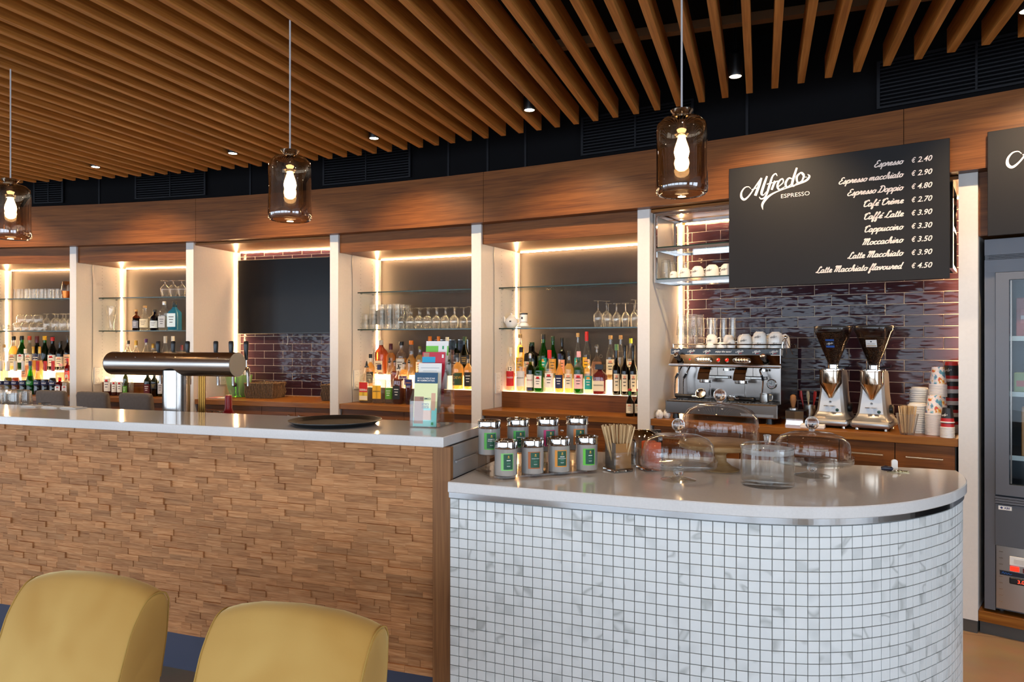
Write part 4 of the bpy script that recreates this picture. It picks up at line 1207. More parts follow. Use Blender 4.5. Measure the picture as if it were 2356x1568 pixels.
BOTTLES=[
('b3', 's', .043, .375, .036, .338, 'std', 'clear', 'peach', .42, 'cream', 'red', 'OUZO', 'clear bottle with a red band reading OUZO, leftmost on its lit step'),
('b3', 's', .135, .375, .039, .342, 'std', 'clear', 'peach', .4, 'black', 'white', 'MOLINARI', 'clear anise bottle with white label and small black cap'),
('b3', 't', .042, .53, .035, .344, 'tall', 'clear', 'yellow', .75, 'cork', 'yellow', '', 'clear bottle with yellow printed fruit and a cork, behind the white labelled anise bottle'),
('b3', 't', .147, .53, .053, .279, 'square', 'black', 'black', .8, 'dkgreen', 'cream', '', 'square blackish green herbal liqueur bottle with cream and orange label'),
('b3', 's', .214, .375, .032, .292, 'std', 'olive', 'olive', .7, 'silver', 'white', 'PERNOD', 'olive green bottle with silver capsule and white label lettered in red'),
('b3', 's', .295, .375, .038, .274, 'square', 'green', 'green', .6, 'dkgreen', 'white', '', 'bright green square-shouldered bottle with a tall white label and orange seal'),
('b3', 't', .25, .53, .039, .343, 'wine', 'green', 'green', .8, 'black', 'teal', '', 'tall green bitter bottle with a teal and orange arched label'),
('b3', 't', .332, .53, .033, .326, 'wine', 'green', 'green', .8, 'dkgreen', 'amber', '', 'second tall green bitter bottle, half hidden behind the red-capped bottle'),
('b3', 't', .41, .53, .03, .314, 'std', 'black', 'black', .8, 'black', 'peach', '', 'matt black bottle with a salmon label in the back row'),
('b3', 's', .377, .375, .039, .32, 'std', 'clear', 'pale', .5, 'red', 'white', '', 'clear fruit brandy bottle with long red capsule and white label'),
('b3', 's', .46, .375, .035, .294, 'round', 'clear', 'amber', .8, 'navy', 'navy', '', 'amber liqueur bottle with navy cap and dark oval label'),
('b3', 's', .538, .375, .035, .314, 'std', 'clear', 'yellow', .7, 'black', 'cream', '', 'pale yellow spirit bottle with black stopper and cream label'),
('b3', 's', .617, .375, .039, .312, 'std', 'green', 'green', .85, 'pink', 'pink', '', 'vivid green bottle with a pink capsule and pink label with a red cross'),
('b3', 't', .543, .53, .03, .35, 'wine', 'clear', 'pale', .4, 'cork', 'teal', '', 'tall clear bottle with cork and black neck band in the back row'),
('b3', 't', .615, .53, .032, .36, 'wine', 'clear', 'pale', .4, 'red', 'yellow', '', 'tall clear bottle with a red capsule and yellow shield label'),
('b3', 's', .697, .375, .034, .29, 'std', 'clear', 'pale', .45, 'black', 'teal', '', 'clear bottle wrapped in a broad turquoise label'),
('b3', 't', .698, .53, .044, .264, 'jug', 'clear', 'peach', .5, 'cream', 'none', '', 'clear round jug bottle with ball stopper and ring handle'),
('b3', 's', .786, .375, .049, .218, 'flask', 'clear', 'crimson', .85, 'black', 'cream', 'DISARONNO', 'squat square amaretto flask with red brown liqueur and black block cap'),
('b3', 't', .807, .53, .036, .331, 'wine', 'clear', 'amber', .35, 'cork', 'cream', '', 'tall clear bottle with white neck wrap and red fruit on its label'),
('b3', 't', .887, .53, .032, .331, 'wine', 'clear', 'pale', .5, 'cork', 'none', '', 'tall clear bottle with white neck wrap and no front label'),
('b3', 's', .912, .375, .03, .365, 'slim', 'dkolive', 'dkolive', .7, 'greencork', 'cream', '', 'slim dark olive bottle with green neck wrap and cork'),
('b3', 's', .977, .375, .0305, .357, 'slim', 'dkolive', 'dkolive', .7, 'black', 'cream', '', 'slim dark olive bottle with black neck, left of the white pilaster by one'),
('b3', 's', 1.038, .375, .0286, .358, 'slim', 'dkolive', 'dkolive', .7, 'black', 'cream', '', 'slim dark olive bottle with black neck right against the white pilaster'),
('b3', 't', .965, .53, .03, .308, 'wine', 'clear', 'pale', .5, 'lime', 'cream', '', 'clear bottle with lime green capsule behind the olive bottles'),
('b3', 'c', 1.108, .1, .0276, .185, 'beer', 'black', 'black', .8, 'greenred', 'cream', '', 'small dark bottle with green neck and red cap on the counter below the step'),
('b3', 'c', 1.157, .13, .0276, .184, 'beer', 'black', 'black', .8, 'greenred', 'cream', '', 'second small dark bottle half hidden by the white pilaster'),
('b2', 'c', .135, .2, .05, .342, 'tequila', 'clear', 'clear', .7, 'pourer', 'tequila', 'SIERRA', 'clear tequila bottle with red and yellow label and a pourer spout'),
('b2', 'c', .259, .2, .047, .315, 'gin', 'clear', 'clear', .6, 'navy', 'yellow', 'GORDONS', 'clear gin bottle with a bright yellow label'),
('b2', 'c', .358, .2, .037, .373, 'cone', 'clear', 'clear', .5, 'pourer', 'hexgreen', '', 'tapered clear vodka bottle with green hexagon label'),
('b2', 'c', .443, .2, .039, .317, 'flat', 'clear', 'whisky', .62, 'pourer', 'blackwhite', '', 'square whisky bottle with black label lettered in white'),
('b2', 'c', .548, .19, .03, .361, 'slimneck', 'clear', 'aperol', .55, 'pourer', 'navyorange', 'APEROL', 'aperitif bottle with dark red liquid and slanted navy label'),
('b2', 's', .052, .375, .037, .278, 'std', 'clear', 'amber', .75, 'black', 'black', '', 'amber bottle with black cap behind the tequila bottle'),
('b2', 't', .055, .53, .051, .297, 'scotch', 'clear', 'whisky', .85, 'cream', 'creamlow', '', 'broad-shouldered brown whisky bottle with cream cap and cream lower label'),
('b2', 't', .154, .53, .041, .267, 'std', 'clear', 'amber', .7, 'maroon', 'none', '', 'amber whisky bottle with maroon capsule'),
('b2', 't', .26, .53, .046, .285, 'shoulder', 'clear', 'amber', .5, 'black', 'silver', '', 'round-shouldered whisky bottle with dark stopper and silver label'),
('b2', 't', .36, .53, .045, .293, 'bulb', 'clear', 'amber', .6, 'orange', 'none', '', 'bulb-necked whisky bottle with orange cap'),
('b2', 't', .445, .53, .037, .245, 'std', 'clear', 'yellow', .7, 'olivecap', 'cream', '', 'pale golden bottle just left of the leaflet stand'),
('b2', 't', .543, .53, .039, .328, 'std', 'clear', 'yellow', .7, 'orange', 'cream', '', 'light bottle with orange capsule, first of three rising behind the leaflet stand'),
('b2', 't', .627, .53, .033, .327, 'wine', 'dkgreen', 'dkgreen', .8, 'orange', 'none', '', 'dark green bottle with orange capsule, middle one rising behind the leaflet stand'),
('b2', 't', .71, .53, .036, .322, 'wine', 'green', 'green', .8, 'cream', 'oval', '', 'green bottle with white capsule, last of three rising behind the leaflet stand'),
('b2', 't', .794, .53, .036, .304, 'shoulder', 'dkgreen', 'dkgreen', .8, 'black', 'black', '', 'dark green whisky bottle with black label right of the leaflet stand'),
('b2', 't', .873, .53, .041, .325, 'wine', 'dkgreen', 'dkgreen', .8, 'dkgreen', 'blackgold', '', 'tall green whisky bottle with dark gold-lettered label near the pilaster'),
('b2', 's', .892, .375, .047, .291, 'shoulder', 'clear', 'amber', .75, 'black', 'dkgreen', 'DEW', 'short golden whiskey bottle with dark green label on the lit step'),
('b2', 's', .986, .375, .037, .279, 'std', 'clear', 'amber', .75, 'black', 'blacktall', '', 'golden whiskey bottle with narrow black label against the pilaster'),
('b2', 's', .387, .375, .043, .215, 'std', 'clear', 'amber', .7, 'pourer', 'purple', '', 'amber bottle with purple crest label between the square whisky and the aperitif'),
('b2', 's', .294, .375, .036, .229, 'std', 'clear', 'whisky', .6, 'pourer', 'none', '', 'brown spirit bottle behind the square whisky bottle'),
('b1', 'c', .16, .2, .036, .346, 'wine', 'clear', 'crimson', .3, 'maroon', 'white', '', 'clear wine-shaped bottle with maroon cap and white label beside the socket'),
('b1', 'c', .232, .2, .027, .29, 'std', 'clear', 'crimson', .3, 'cream', 'white', '', 'narrow bottle with white label under the tap barrel, first of a pair'),
('b1', 'c', .302, .19, .027, .29, 'std', 'clear', 'crimson', .3, 'cream', 'white', '', 'narrow bottle with white label under the tap barrel, second of a pair'),
('b1', 'c', .359, .19, .0236, .275, 'std', 'clear', 'olive', .8, 'silver', 'hexgreen', '', 'thin greenish bottle with mottled label under the tap barrel'),
('b1', 'c', .402, .21, .0217, .258, 'std', 'clear', 'clear', .6, 'cream', 'none', '', 'thin clear bottle beside the greenish one under the tap barrel'),
('b1', 't', .092, .53, .034, .294, 'std', 'clear', 'clear', .6, 'dark', 'none', '', 'clear bottle with dark rim whose neck shows above the left of the tap barrel'),
('b1', 't', .18, .53, .036, .294, 'std', 'clear', 'amber', .5, 'gold', 'yellow', '', 'bottle with broad gold cap and yellow label behind the tap barrel'),
('b1', 't', .293, .53, .036, .311, 'wine', 'clear', 'amber', .5, 'purplecap', 'cream', '', 'bottle with purple capsule rising behind the tap barrel'),
('b1', 't', .371, .53, .034, .264, 'std', 'clear', 'yellow', .6, 'gold', 'cream', '', 'small yellow capped bottle beside the first tap handle'),
('b1', 't', .51, .53, .038, .336, 'wine', 'clear', 'clear', .5, 'whitewrap', 'none', '', 'slender clear bottle with white neck wrap, left one of two between the tap handles'),
('b1', 't', .595, .53, .038, .336, 'wine', 'clear', 'clear', .5, 'whitewrap', 'none', '', 'slender clear bottle with white neck wrap, right one of two between the tap handles'),
('b1', 't', .691, .53, .033, .252, 'std', 'clear', 'amber', .6, 'maroon', 'none', '', 'short amber bottle at the third tap handle'),
('b1', 'c', .588, .2, .033, .244, 'std', 'black', 'crimson', .8, 'black', 'redblack', '', 'dark bottle with red and black label left of the tap column'),
('b1', 'c', .659, .2, .0315, .237, 'std', 'black', 'black', .8, 'black', 'blackgold', '', 'dark bottle with black label and cream foot band left of the tap column'),
('b1', 'c', .722, .21, .0295, .261, 'round', 'olive', 'olive', .8, 'black', 'silver', '', 'olive bottle with pale emblem tucked against the tap column'),
('b1', '2', .328, .36, .034, .198, 'apoth', 'brown', 'brown', .6, 'cork', 'greylab', '', 'small brown apothecary bottle with grey label on the glass shelf'),
('b1', '2', .423, .36, .047, .234, 'round', 'clear', 'clear', .5, 'cork', 'creamlab', '', 'round clear gin bottle with cork and cream label on the glass shelf'),
('b1', '2', .531, .36, .042, .198, 'apoth', 'navyg', 'navyg', .6, 'black', 'diamond', '', 'dark blue bottle with a white diamond label on the glass shelf'),
('b1', '2', .635, .36, .042, .273, 'square', 'clear', 'clear', .5, 'silvercap', 'silver', '', 'tall clear square bottle with silver grey label on the glass shelf'),
('b1', '2', .74, .37, .053, .272, 'flat', 'blueg', 'blueg', .8, 'black', 'bluelab', '', 'pale blue square gin bottle on the glass shelf'),
('b0', 't', .095, .53, .0453, .338, 'wine', 'clear', 'yellow', .7, 'dark', 'cream', '', 'pale yellow vermouth bottle in front of the corner light strip'),
('b0', 't', .187, .53, .0446, .342, 'wine', 'green', 'green', .8, 'black', 'vermouth', '', 'bright green vermouth bottle with round white label'),
('b0', 't', .274, .53, .0398, .339, 'wine', 'milk', 'milk', .8, 'redorange', 'cream', '', 'milky white bottle with orange red capsule'),
('b0', 't', .358, .53, .0417, .339, 'wine', 'dkgreen', 'dkgreen', .8, 'maroon', 'navy', '', 'dark green bottle with maroon capsule and dark blue label'),
('b0', 't', .443, .53, .0417, .339, 'wine', 'green', 'dkgreen', .8, 'yellowblack', 'none', '', 'green sparkling wine bottle with yellow neck band'),
('b0', 't', .53, .53, .0424, .329, 'wine', 'black', 'black', .8, 'redcap', 'white', '', 'black port bottle with red capsule and white label'),
('b0', 't', .616, .53, .0424, .29, 'shoulder', 'black', 'black', .8, 'dark', 'cream', '', 'black sherry bottle with cream label'),
('b0', 't', .703, .53, .0424, .342, 'wine', 'black', 'black', .8, 'dark', 'redcream', '', 'black bottle with red and cream label against the pilaster'),
('b0', 's', .137, .375, .034, .356, 'std', 'clear', 'pale', .5, 'cork', 'none', '', 'pale clear bottle with cork at the left picture edge'),
('b0', 's', .369, .375, .034, .313, 'std', 'clear', 'peach', .5, 'cream', 'orange', '', 'small clear liqueur bottle with pink neck label in the middle row'),
('b0', 's', .456, .375, .032, .335, 'slimneck', 'clear', 'amber', .6, 'gold', 'none', '', 'slim golden bottle with gold capsule, left of two in the middle row'),
('b0', 's', .523, .375, .032, .335, 'slimneck', 'clear', 'amber', .6, 'gold', 'none', '', 'slim golden bottle with gold capsule, right of two in the middle row'),
('b0', 's', .751, .375, .0453, .17, 'round', 'clear', 'peach', .5, 'pink', 'none', '', 'round clear decanter bottle with pink neck wrap'),
('b0', 's', .825, .375, .0266, .221, 'std', 'red', 'red', .8, 'redcap', 'redlab', '', 'narrow red bottle next to the pilaster'),
('b0', 'c', .264, .2, .034, .317, 'bols', 'clear', 'clear', .4, 'silverwrap', 'navy', 'BOLS', 'clear liqueur bottle with navy band, cut by the left picture edge'),
('b0', 'c', .344, .2, .034, .317, 'bols', 'clear', 'oliveY', .5, 'silverwrap', 'navy', 'BOLS', 'liqueur bottle with navy band and olive yellow liquid'),
('b0', 'c', .421, .2, .034, .317, 'bols', 'clear', 'orangeb', .5, 'silverwrap', 'navy', 'BOLS', 'liqueur bottle with navy band and orange brown liquid'),
('b0', 'c', .504, .2, .034, .317, 'bols', 'clear', 'black', .42, 'silverwrap', 'navy', 'BOLS', 'liqueur bottle with navy band and black liquid left of the green one'),
('b0', 'c', .58, .2, .035, .318, 'bols', 'green', 'green', .55, 'navy', 'greenband', '', 'green peppermint liqueur bottle with navy cap'),
('b0', 'c', .657, .2, .034, .318, 'bols', 'clear', 'plum', .45, 'redwrap', 'navy', 'BOLS', 'liqueur bottle with navy band and plum coloured liquid right of the green one'),
('b0', 'c', .737, .2, .034, .318, 'bols', 'clear', 'navyl', .45, 'redwrap', 'navy', 'BOLS', 'liqueur bottle with navy band and dark blue liquid'),
('b0', 'c', .818, .2, .034, .319, 'bols', 'clear', 'black', .5, 'redwrap', 'navy', 'BOLS', 'liqueur bottle with navy band and black liquid, rightmost of its row'),
('b0', 'c', .892, .2, .033, .163, 'square', 'red', 'red', .8, 'redcap', 'whitecircle', '', 'low red square bottle with white oval mark'),
('b0', 'c', .959, .2, .03, .188, 'square', 'milk', 'milk', .8, 'cream', 'swirl', '', 'low white bottle with a red swirl'),
]

for q in BOTTLES:
    bottle(*q)

# ---------------------------------------------------------------- drinking glasses
def goblet_mesh(R, H, kind):
    """upturned stem glass: rim at the bottom"""
    t = 0.0011
    if kind == 'wine':
        out = [(0.74, 0), (0.86, .12), (0.97, .26), (1, .36), (0.90, .48), (0.55, .58), (0.14, .63), (0.09, .68), (0.09, .93), (0.16, .965), (0.85, .985), (0.86, 1.0), (0, 1.0)]
    elif kind == 'tulip':
        out = [(0.66, 0), (0.80, .18), (0.97, .44), (1.0, .52), (0.80, .62), (0.32, .74), (0.12, .78), (0.09, .84), (0.14, .94), (0.85, .98), (0.86, 1.0), (0, 1.0)]
    else:
        out = [(0.80, 0), (0.92, .15), (1.0, .38), (0.95, .52), (0.70, .66), (0.30, .75), (0.13, .79), (0.12, .88), (0.22, .95), (0.80, .98), (0.82, 1.0), (0, 1.0)]
    return MB().lathe([(r * R, z * H) for r, z in out], 20).mesh('glass', M_GLASS, True, 70)
def tumbler_mesh(R, H, taper=0.86, ribs=False):
    pr = [(R, 0), (R * taper, H), (R * taper * 0.6, H), (0, H - 0.003)]
    inner = [(0, H - 0.012), (R * taper - 0.002, H - 0.010), (R - 0.002, 0.0005), (R, 0)]
    return MB().lathe(pr[:3] + [(0, H)], 20).lathe(inner, 20).mesh('glass', M_GLASS, True, 50)
def place_glass(me, b, lv, s, d, label, group, name, cat='glass', dz=0.0):
    A, t, n, a, w = bay(b)
    o = mesh_obj(name, me, None, BL(b, s, d, SHELF[lv] + 0.0004 + dz), a)
    return tag(o, label, cat, group)
wine = goblet_mesh(0.039, 0.172, 'wine')
wineB = goblet_mesh(0.034, 0.190, 'wine')
wineC = goblet_mesh(0.030, 0.168, 'wine')
tulip = goblet_mesh(0.040, 0.150, 'tulip')
goblet = goblet_mesh(0.036, 0.165, 'goblet')
tumb = tumbler_mesh(0.036, 0.088)
tumbS = tumbler_mesh(0.034, 0.095, 0.93)
low = tumbler_mesh(0.037, 0.095, 0.9)
# niche behind the leaflet stand: long block of upturned wine glasses
for r_, dd in enumerate((0.305, 0.39, 0.475)):
    for q in range(7):
        s = 0.405 + q * 0.0815 + (0.04 if r_ == 1 else 0.0)
        place_glass(wine, 'b2', '2', s, dd, 'upturned wine glass, %s in the %s row of the long block' % (ORD[q] + ' from left', ['front', 'middle', 'rear'][r_]), 'wine glasses in the long block', 'wine_glass')
place_glass(wine, 'b2', '2', 1.045, 0.30, 'single upturned wine glass right of the long block', None, 'wine_glass')
for q, (s, dd) in enumerate(((1.118, 0.305), (1.110, 0.385), (1.160, 0.46), (1.03, 0.46))):
    place_glass(low, 'b2', '2', s, dd, 'short clear tumbler by the pilaster, ' + ['front one', 'middle one', 'rear right one', 'rear left one'][q], 'short tumblers by the pilaster', 'tumbler')
for q in range(5):
    for r_, dd in enumerate((0.30, 0.38, 0.46)):
        cnt = 2 if q == 0 else 4
        for lvl in range(cnt):
            if r_ == 2 and lvl < cnt - 1 and q < 2: continue
            place_glass(tumb, 'b2', '2', 0.055 + q * 0.0765, dd, 'clear tumbler, %s of %s stack from the niche wall, %s row' % (from_top(lvl, cnt), ORD[q], ['front', 'middle', 'rear'][r_]), 'nested tumbler stacks', 'tumbler', 'glass', lvl * 0.0395)
# niche left of the coffee corner
for i, (s, dd) in enumerate(((0.800, 0.30), (0.835, 0.375))):
    place_glass(wineB, 'b3', '2', s, dd, 'tall upturned wine glass left of the smaller ones, %s one' % ['front', 'rear'][i], 'tall wine glasses left of the pilaster', 'wine_glass')
for i, (s, dd) in enumerate(((0.875, 0.305), (0.940, 0.305), (1.005, 0.305), (0.905, 0.385), (0.975, 0.385), (1.04, 0.385))):
    place_glass(wineC, 'b3', '2', s, dd, 'smaller upturned wine glass left of the white pilaster, %s from left in the %s row' % (ORD[i % 3], 'front' if i < 3 else 'rear'), 'smaller wine glasses', 'wine_glass')
for i, (s, dd) in enumerate(((1.075, 0.31), (1.145, 0.31), (1.110, 0.40), (1.15, 0.48))):
    place_glass(wineB, 'b3', '2', s, dd, 'tall upturned wine glass against the white pilaster, ' + ['front left', 'front right', 'middle', 'rear'][i], 'tall wine glasses against the pilaster', 'wine_glass')
# niche behind the tap
for i, s in enumerate((0.675, 0.765, 0.855)):
    place_glass(tulip, 'b1', '1', s, 0.32, '%s upturned tulip glass on the top shelf behind the beer tap' % ['leftmost', 'middle', 'rightmost'][i], 'upturned tulip glasses', 'tulip_glass')
bg = [(0.026, 0), (0.026, 0.012), (0.024, 0.02), (0.023, 0.06), (0.033, 0.13), (0.040, 0.19), (0.037, 0.235)]
o = MB().lathe([(0, 0.0)] + bg + [(0.0355, 0.235), (0.0385, 0.19), (0.0315, 0.13), (0.0215, 0.06), (0.0215, 0.022), (0, 0.02)], 22).build('beer_glass', M_GLASS, None, True, 60, BL('b1', 0.075, 0.33, SHELF['2'] + 0.0004))
tag(o, 'tall curved wheat beer glass standing alone on the shelf', 'glass')
# leftmost niche
for q in range(6):
    place_glass(tumbS, 'b0', '1', 0.33 + q * 0.083, 0.32, '%s clear straight tumbler in the front row of the leftmost top shelf' % ORD[q], 'tumblers on the leftmost top shelf', 'tumbler')
    if q < 5:
        place_glass(tumbS, 'b0', '1', 0.37 + q * 0.083, 0.42, '%s clear straight tumbler in the rear row of the leftmost top shelf' % ORD[q], 'tumblers on the leftmost top shelf', 'tumbler')
M_COPPER = pm('copper', '#c06a34', 0.22, 1.0)
for i, (s, dd) in enumerate(((0.862, 0.32), (0.955, 0.34))):
    t = thing('cocktail_shaker', ['two-part cocktail shaker, copper below and steel above', 'second copper and steel shaker half hidden by the pilaster'][i], 'shaker', BL('b0', s, dd, SHELF['1'] + 0.0004), 0, 'cocktail shakers')
    MB().lathe([(0, 0), (0.036, 0), (0.045, 0.075), (0.043, 0.076)], 24).build('copper_cup', M_COPPER, t, True, 50)
    MB().lathe([(0.047, 0.070), (0.046, 0.09), (0.036, 0.158), (0.033, 0.162), (0, 0.162)], 24).build('steel_cup', M_CHROME, t, True, 50)
for i, (s, dd) in enumerate(((0.66, 0.31), (0.745, 0.31), (0.83, 0.31), (0.915, 0.31), (0.70, 0.40), (0.785, 0.40), (0.87, 0.40))):
    place_glass(goblet, 'b0', '2', s, dd, 'upturned stem goblet on the leftmost lower shelf, %s in the %s row' % (ORD[i % 4], 'front' if i < 4 else 'rear'), 'upturned goblets on the leftmost shelf', 'goblet')
mug = goblet_mesh(0.040, 0.078, 'goblet')
mug = MB().lathe([(0.038, 0), (0.041, 0.03), (0.037, 0.06), (0.028, 0.075), (0, 0.078)], 20).mesh('glass', M_GLASS, True, 60)
for lvl, ss in ((0, (0.33, 0.42, 0.51, 0.595)), (1, (0.375, 0.465, 0.555))):
    for i, s in enumerate(ss):
        place_glass(mug, 'b0', '2', s, 0.32, 'round glass cup, %s in the %s tier of the pile by the corner light' % (ORD[i], ['lower', 'upper'][lvl]), 'piled glass cups', 'glass_cup', 'glass', lvl * 0.0795)
for s, dd, q in ((0.20, 0.31, 'front'), (0.26, 0.40, 'rear right'), (0.13, 0.40, 'rear left')):
    t = thing('espresso_glass', 'small glass cup with handle at the left end of the leftmost shelf, ' + q, 'glass', BL('b0', s, dd, SHELF['2'] + 0.0004), 0.4, 'small glass cups with handles')
    MB().lathe([(0, 0), (0.022, 0), (0.026, 0.02), (0.030, 0.06), (0.029, 0.06), (0.025, 0.02), (0, 0.004)], 18).build('cup', M_GLASS, t, True, 50)
    MB().tube(catmull([(0.028, 0, 0.05), (0.045, 0, 0.048), (0.045, 0, 0.025), (0.026, 0, 0.018)], 4), 0.003, 6).build('handle', M_GLASS, t, True)
# teapot, tin and saucer in the niche left of the coffee corner
t = thing('teapot', 'white porcelain teapot with small black crest on the glass shelf', 'teapot', BL('b3', 0.075, 0.33, SHELF['2'] + 0.0004), bay('b3')[3])
MB().lathe([(0, 0), (0.030, 0), (0.045, 0.02), (0.050, 0.045), (0.044, 0.070), (0.028, 0.085), (0.026, 0.086)], 26).build('body', M_PORC, t, True, 60)
MB().lathe([(0.029, 0.0862), (0.022, 0.094), (0.010, 0.100), (0.006, 0.104), (0.009, 0.111), (0.006, 0.117), (0, 0.118)], 20).build('lid', M_PORC, t, True, 60)
MB().tube(catmull([(-0.044, 0, 0.04), (-0.058, 0, 0.055), (-0.062, 0, 0.078), (-0.069, 0, 0.088)], 4), [0.012] * 5 + [0.009] * 4 + [0.006] * 4, 10).build('spout', M_PORC, t, True)
MB().tube(catmull([(0.044, 0, 0.068), (0.068, 0, 0.070), (0.072, 0, 0.045), (0.047, 0, 0.028)], 5), 0.005, 8).build('handle', M_PORC, t, True)
MB().add([(0.008, -0.0508, 0.045), (0.022, -0.047, 0.045), (0.022, -0.0465, 0.056), (0.008, -0.0502, 0.056)], [(0, 1, 2, 3)]).build('crest', M_INKD, t)
t = thing('saucer', 'white saucer carrying an upturned cup and a tea sample tin', 'saucer', BL('b3', 0.175, 0.34, SHELF['2'] + 0.0004), bay('b3')[3])
MB().lathe([(0, 0), (0.03, 0), (0.058, 0.010), (0.063, 0.014), (0.060, 0.0145), (0.03, 0.004), (0, 0.004)], 28).build('dish', M_PORC, t, True, 60)
o = MB().lathe([(0.041, 0), (0.040, 0.006), (0.034, 0.028), (0.022, 0.040), (0, 0.042)], 24).build('tea_cup', M_PORC, None, True, 60, BL('b3', 0.175, 0.34, SHELF['2'] + 0.005))
tag(o, 'white cup upturned on the saucer under the small tin', 'cup')
t = thing('tea_sample_tin', 'small white round tin with black lid on the upturned cup', 'tin', BL('b3', 0.175, 0.34, SHELF['2'] + 0.0475), bay('b3')[3])
MB().lathe([(0, 0), (0.029, 0), (0.029, 0.055), (0, 0.055)], 24).build('body', M_PORC, t, True, 40)
MB().lathe([(0.031, 0.0552), (0.031, 0.066), (0.029, 0.067), (0, 0.067)], 24).build('lid', M_BLACKP, t, True, 40)
MB().add([(-0.006, -0.0294, 0.02), (0.008, -0.0292, 0.02), (0.008, -0.0292, 0.036), (-0.006, -0.0294, 0.036)], [(0, 1, 2, 3)]).build('crest', M_INKD, t)
# framed tin box behind the whisky bottles
t = thing('tin_box', 'long box with dark marbled print and silver edge behind the whisky bottles', 'box', BL('b2', 0.72, 0.5905, ST + 0.1), bay('b2')[3])
MB().box(-0.155, 0.155, -0.012, 0.012, 0.0, 0.300).build('box_body', pm('marbled print', '#2c3346', 0.4, var=0.75, vscale=55), t)
MB().box(-0.158, 0.158, -0.0135, -0.0122, 0.296, 0.302).box(-0.158, -0.154, -0.0135, -0.0122, 0.0, 0.302).box(0.154, 0.158, -0.0135, -0.0122, 0.0, 0.302).build('silver_edge', M_STEEL, t)

# ---------------------------------------------------------------- coffee corner
CFA = bay('cf')[3]
def CF(s, d, z): return BL('cf', s, d, z)
def logo_on(fn, name, mat, parent, scale, rot=0.0):
    return flat_on(LOGO_V, LOGO_F, lambda x, y: fn(x * scale, y * scale)).build(name, mat, parent)

# hanging chrome rack with two glass shelves
t = thing('hanging_rack', 'chrome tube rack with two glass shelves hung over the espresso machine', 'rack', CF(0, 0, 0), CFA)
q_ = 0.009
def sqbar(p, r, q=q_):
    a, b = Vector(p), Vector(r)
    return MB().box(min(a.x, b.x) - q, max(a.x, b.x) + q, min(a.y, b.y) - q, max(a.y, b.y) + q, min(a.z, b.z) - q, max(a.z, b.z) + q)
F0, F1, S0, S1 = 0.055, 0.395, 0.018, 1.672
ZT, ZB, ZM = 2.309, 1.876, 2.082
for s in (S0, S1):
    for d in (F0, F1):
        sqbar((s, d, ZB), (s, d, ZT)).build('upright', M_CHROME, t)
for z in (ZB, ZM, ZT):
    for d in (F0, F1):
        sqbar((S0 + 2 * q_, d, z), (S1 - 2 * q_, d, z)).build('rail', M_CHROME, t)
    for s in (S0, S1):
        sqbar((s, F0 + 2 * q_, z), (s, F1 - 2 * q_, z)).build('cross_rail', M_CHROME, t)
for z, nm in ((ZB, 'lower'), (ZM, 'upper')):
    sh = MB().box(S0 + 0.010, S1 - 0.010, F0 + 0.003, F1 - 0.003, z + 0.0095, z + 0.0175).build('glass_shelf', M_SHELFGLASS, t)
    MB().box(S0 + 0.010, S1 - 0.010, F0 + 0.001, F0 + 0.0029, z + 0.0095, z + 0.0175).build('front_edge', M_SHELFEDGE, sh)
RZ = ZB + 0.018

def latte_mesh(R=0.040, H=0.125, taper=0.72):
    return MB().lathe([(R, 0), (R * 0.97, 0.01), (R * taper, H), (0, H)], 16).lathe([(0, H - 0.014), (R * taper - 0.002, H - 0.012), (R - 0.002, 0.0), (R, 0)], 16).mesh('glass', M_GLASS, True, 40)
latte = latte_mesh()
for i, (s, d) in enumerate(((0.062, 0.12), (0.062, 0.21), (0.125, 0.30))):
    tag(mesh_obj('latte_glass', latte, None, CF(s, d, RZ), CFA), 'upturned ribbed latte glass at the left end of the hanging rack, %s one' % ['front', 'middle', 'rear'][i], 'glass', 'latte glasses on the rack')

def cup_parts(t, R, H, logo=True, tilt=0.0, up=False):
    """porcelain cup standing on its rim, brand mark upside down"""
    pr = [(R, 0), (R * 1.0, H * 0.1), (R * 0.97, H * 0.5), (R * 0.84, H * 0.82), (R * 0.62, H * 0.95), (R * 0.55, H * 0.955), (R * 0.53, H), (R * 0.40, H), (R * 0.38, H * 0.97), (0, H * 0.97)]
    MB().lathe(pr, 24).build('cup_body', M_PORC, t, True, 50)
    hd = catmull([(R * 0.95, 0, H * 0.70), (R * 1.38, 0, H * 0.74), (R * 1.45, 0, H * 0.42), (R * 0.97, 0, H * 0.28)], 4)
    MB().tube(hd, R * 0.09, 7).build('handle', M_PORC, t, True)
    if logo:
        w = R * 0.95
        def fn(x, y):
            u = -(x - w / 2); zz_ = H * 0.62 - y
            a = u / R - 0.35
            return (R * 1.012 * math.sin(a), -R * 1.012 * math.cos(a), zz_)
        flat_on(LOGO_V, LOGO_F, lambda x, y: fn(x * w, y * w)).build('brand_mark', M_INKD, t)
def cup(s, d, z, R, H, label, group, rz=0.0, logo=True):
    t = thing('cup', label, 'cup', CF(s, d, z), CFA + rz, group)
    cup_parts(t, R, H, logo)
    return t
c0 = cup(0.115, 0.12, RZ, 0.026, 0.048, 'small upturned espresso cup, leftmost cup on the hanging rack', 'cups on the hanging rack', 0.2)
for i, (s, R, H) in enumerate(((0.19, 0.036, 0.066), (0.275, 0.041, 0.072), (0.37, 0.043, 0.076), (0.465, 0.043, 0.076))):
    cup(s, 0.13, RZ, R, H, 'upturned white cup on the hanging rack, %s from the small one' % ['first', 'second', 'third', 'fourth, beside the menu board'][i], 'cups on the hanging rack', 0.15)
for i, s in enumerate((0.235, 0.325, 0.42, 0.52)):
    cup(s, 0.235, RZ, 0.040, 0.064, '%s plain upturned cup in the second row of the hanging rack' % ORD[i], 'second row cups on the rack', 0.9, False)

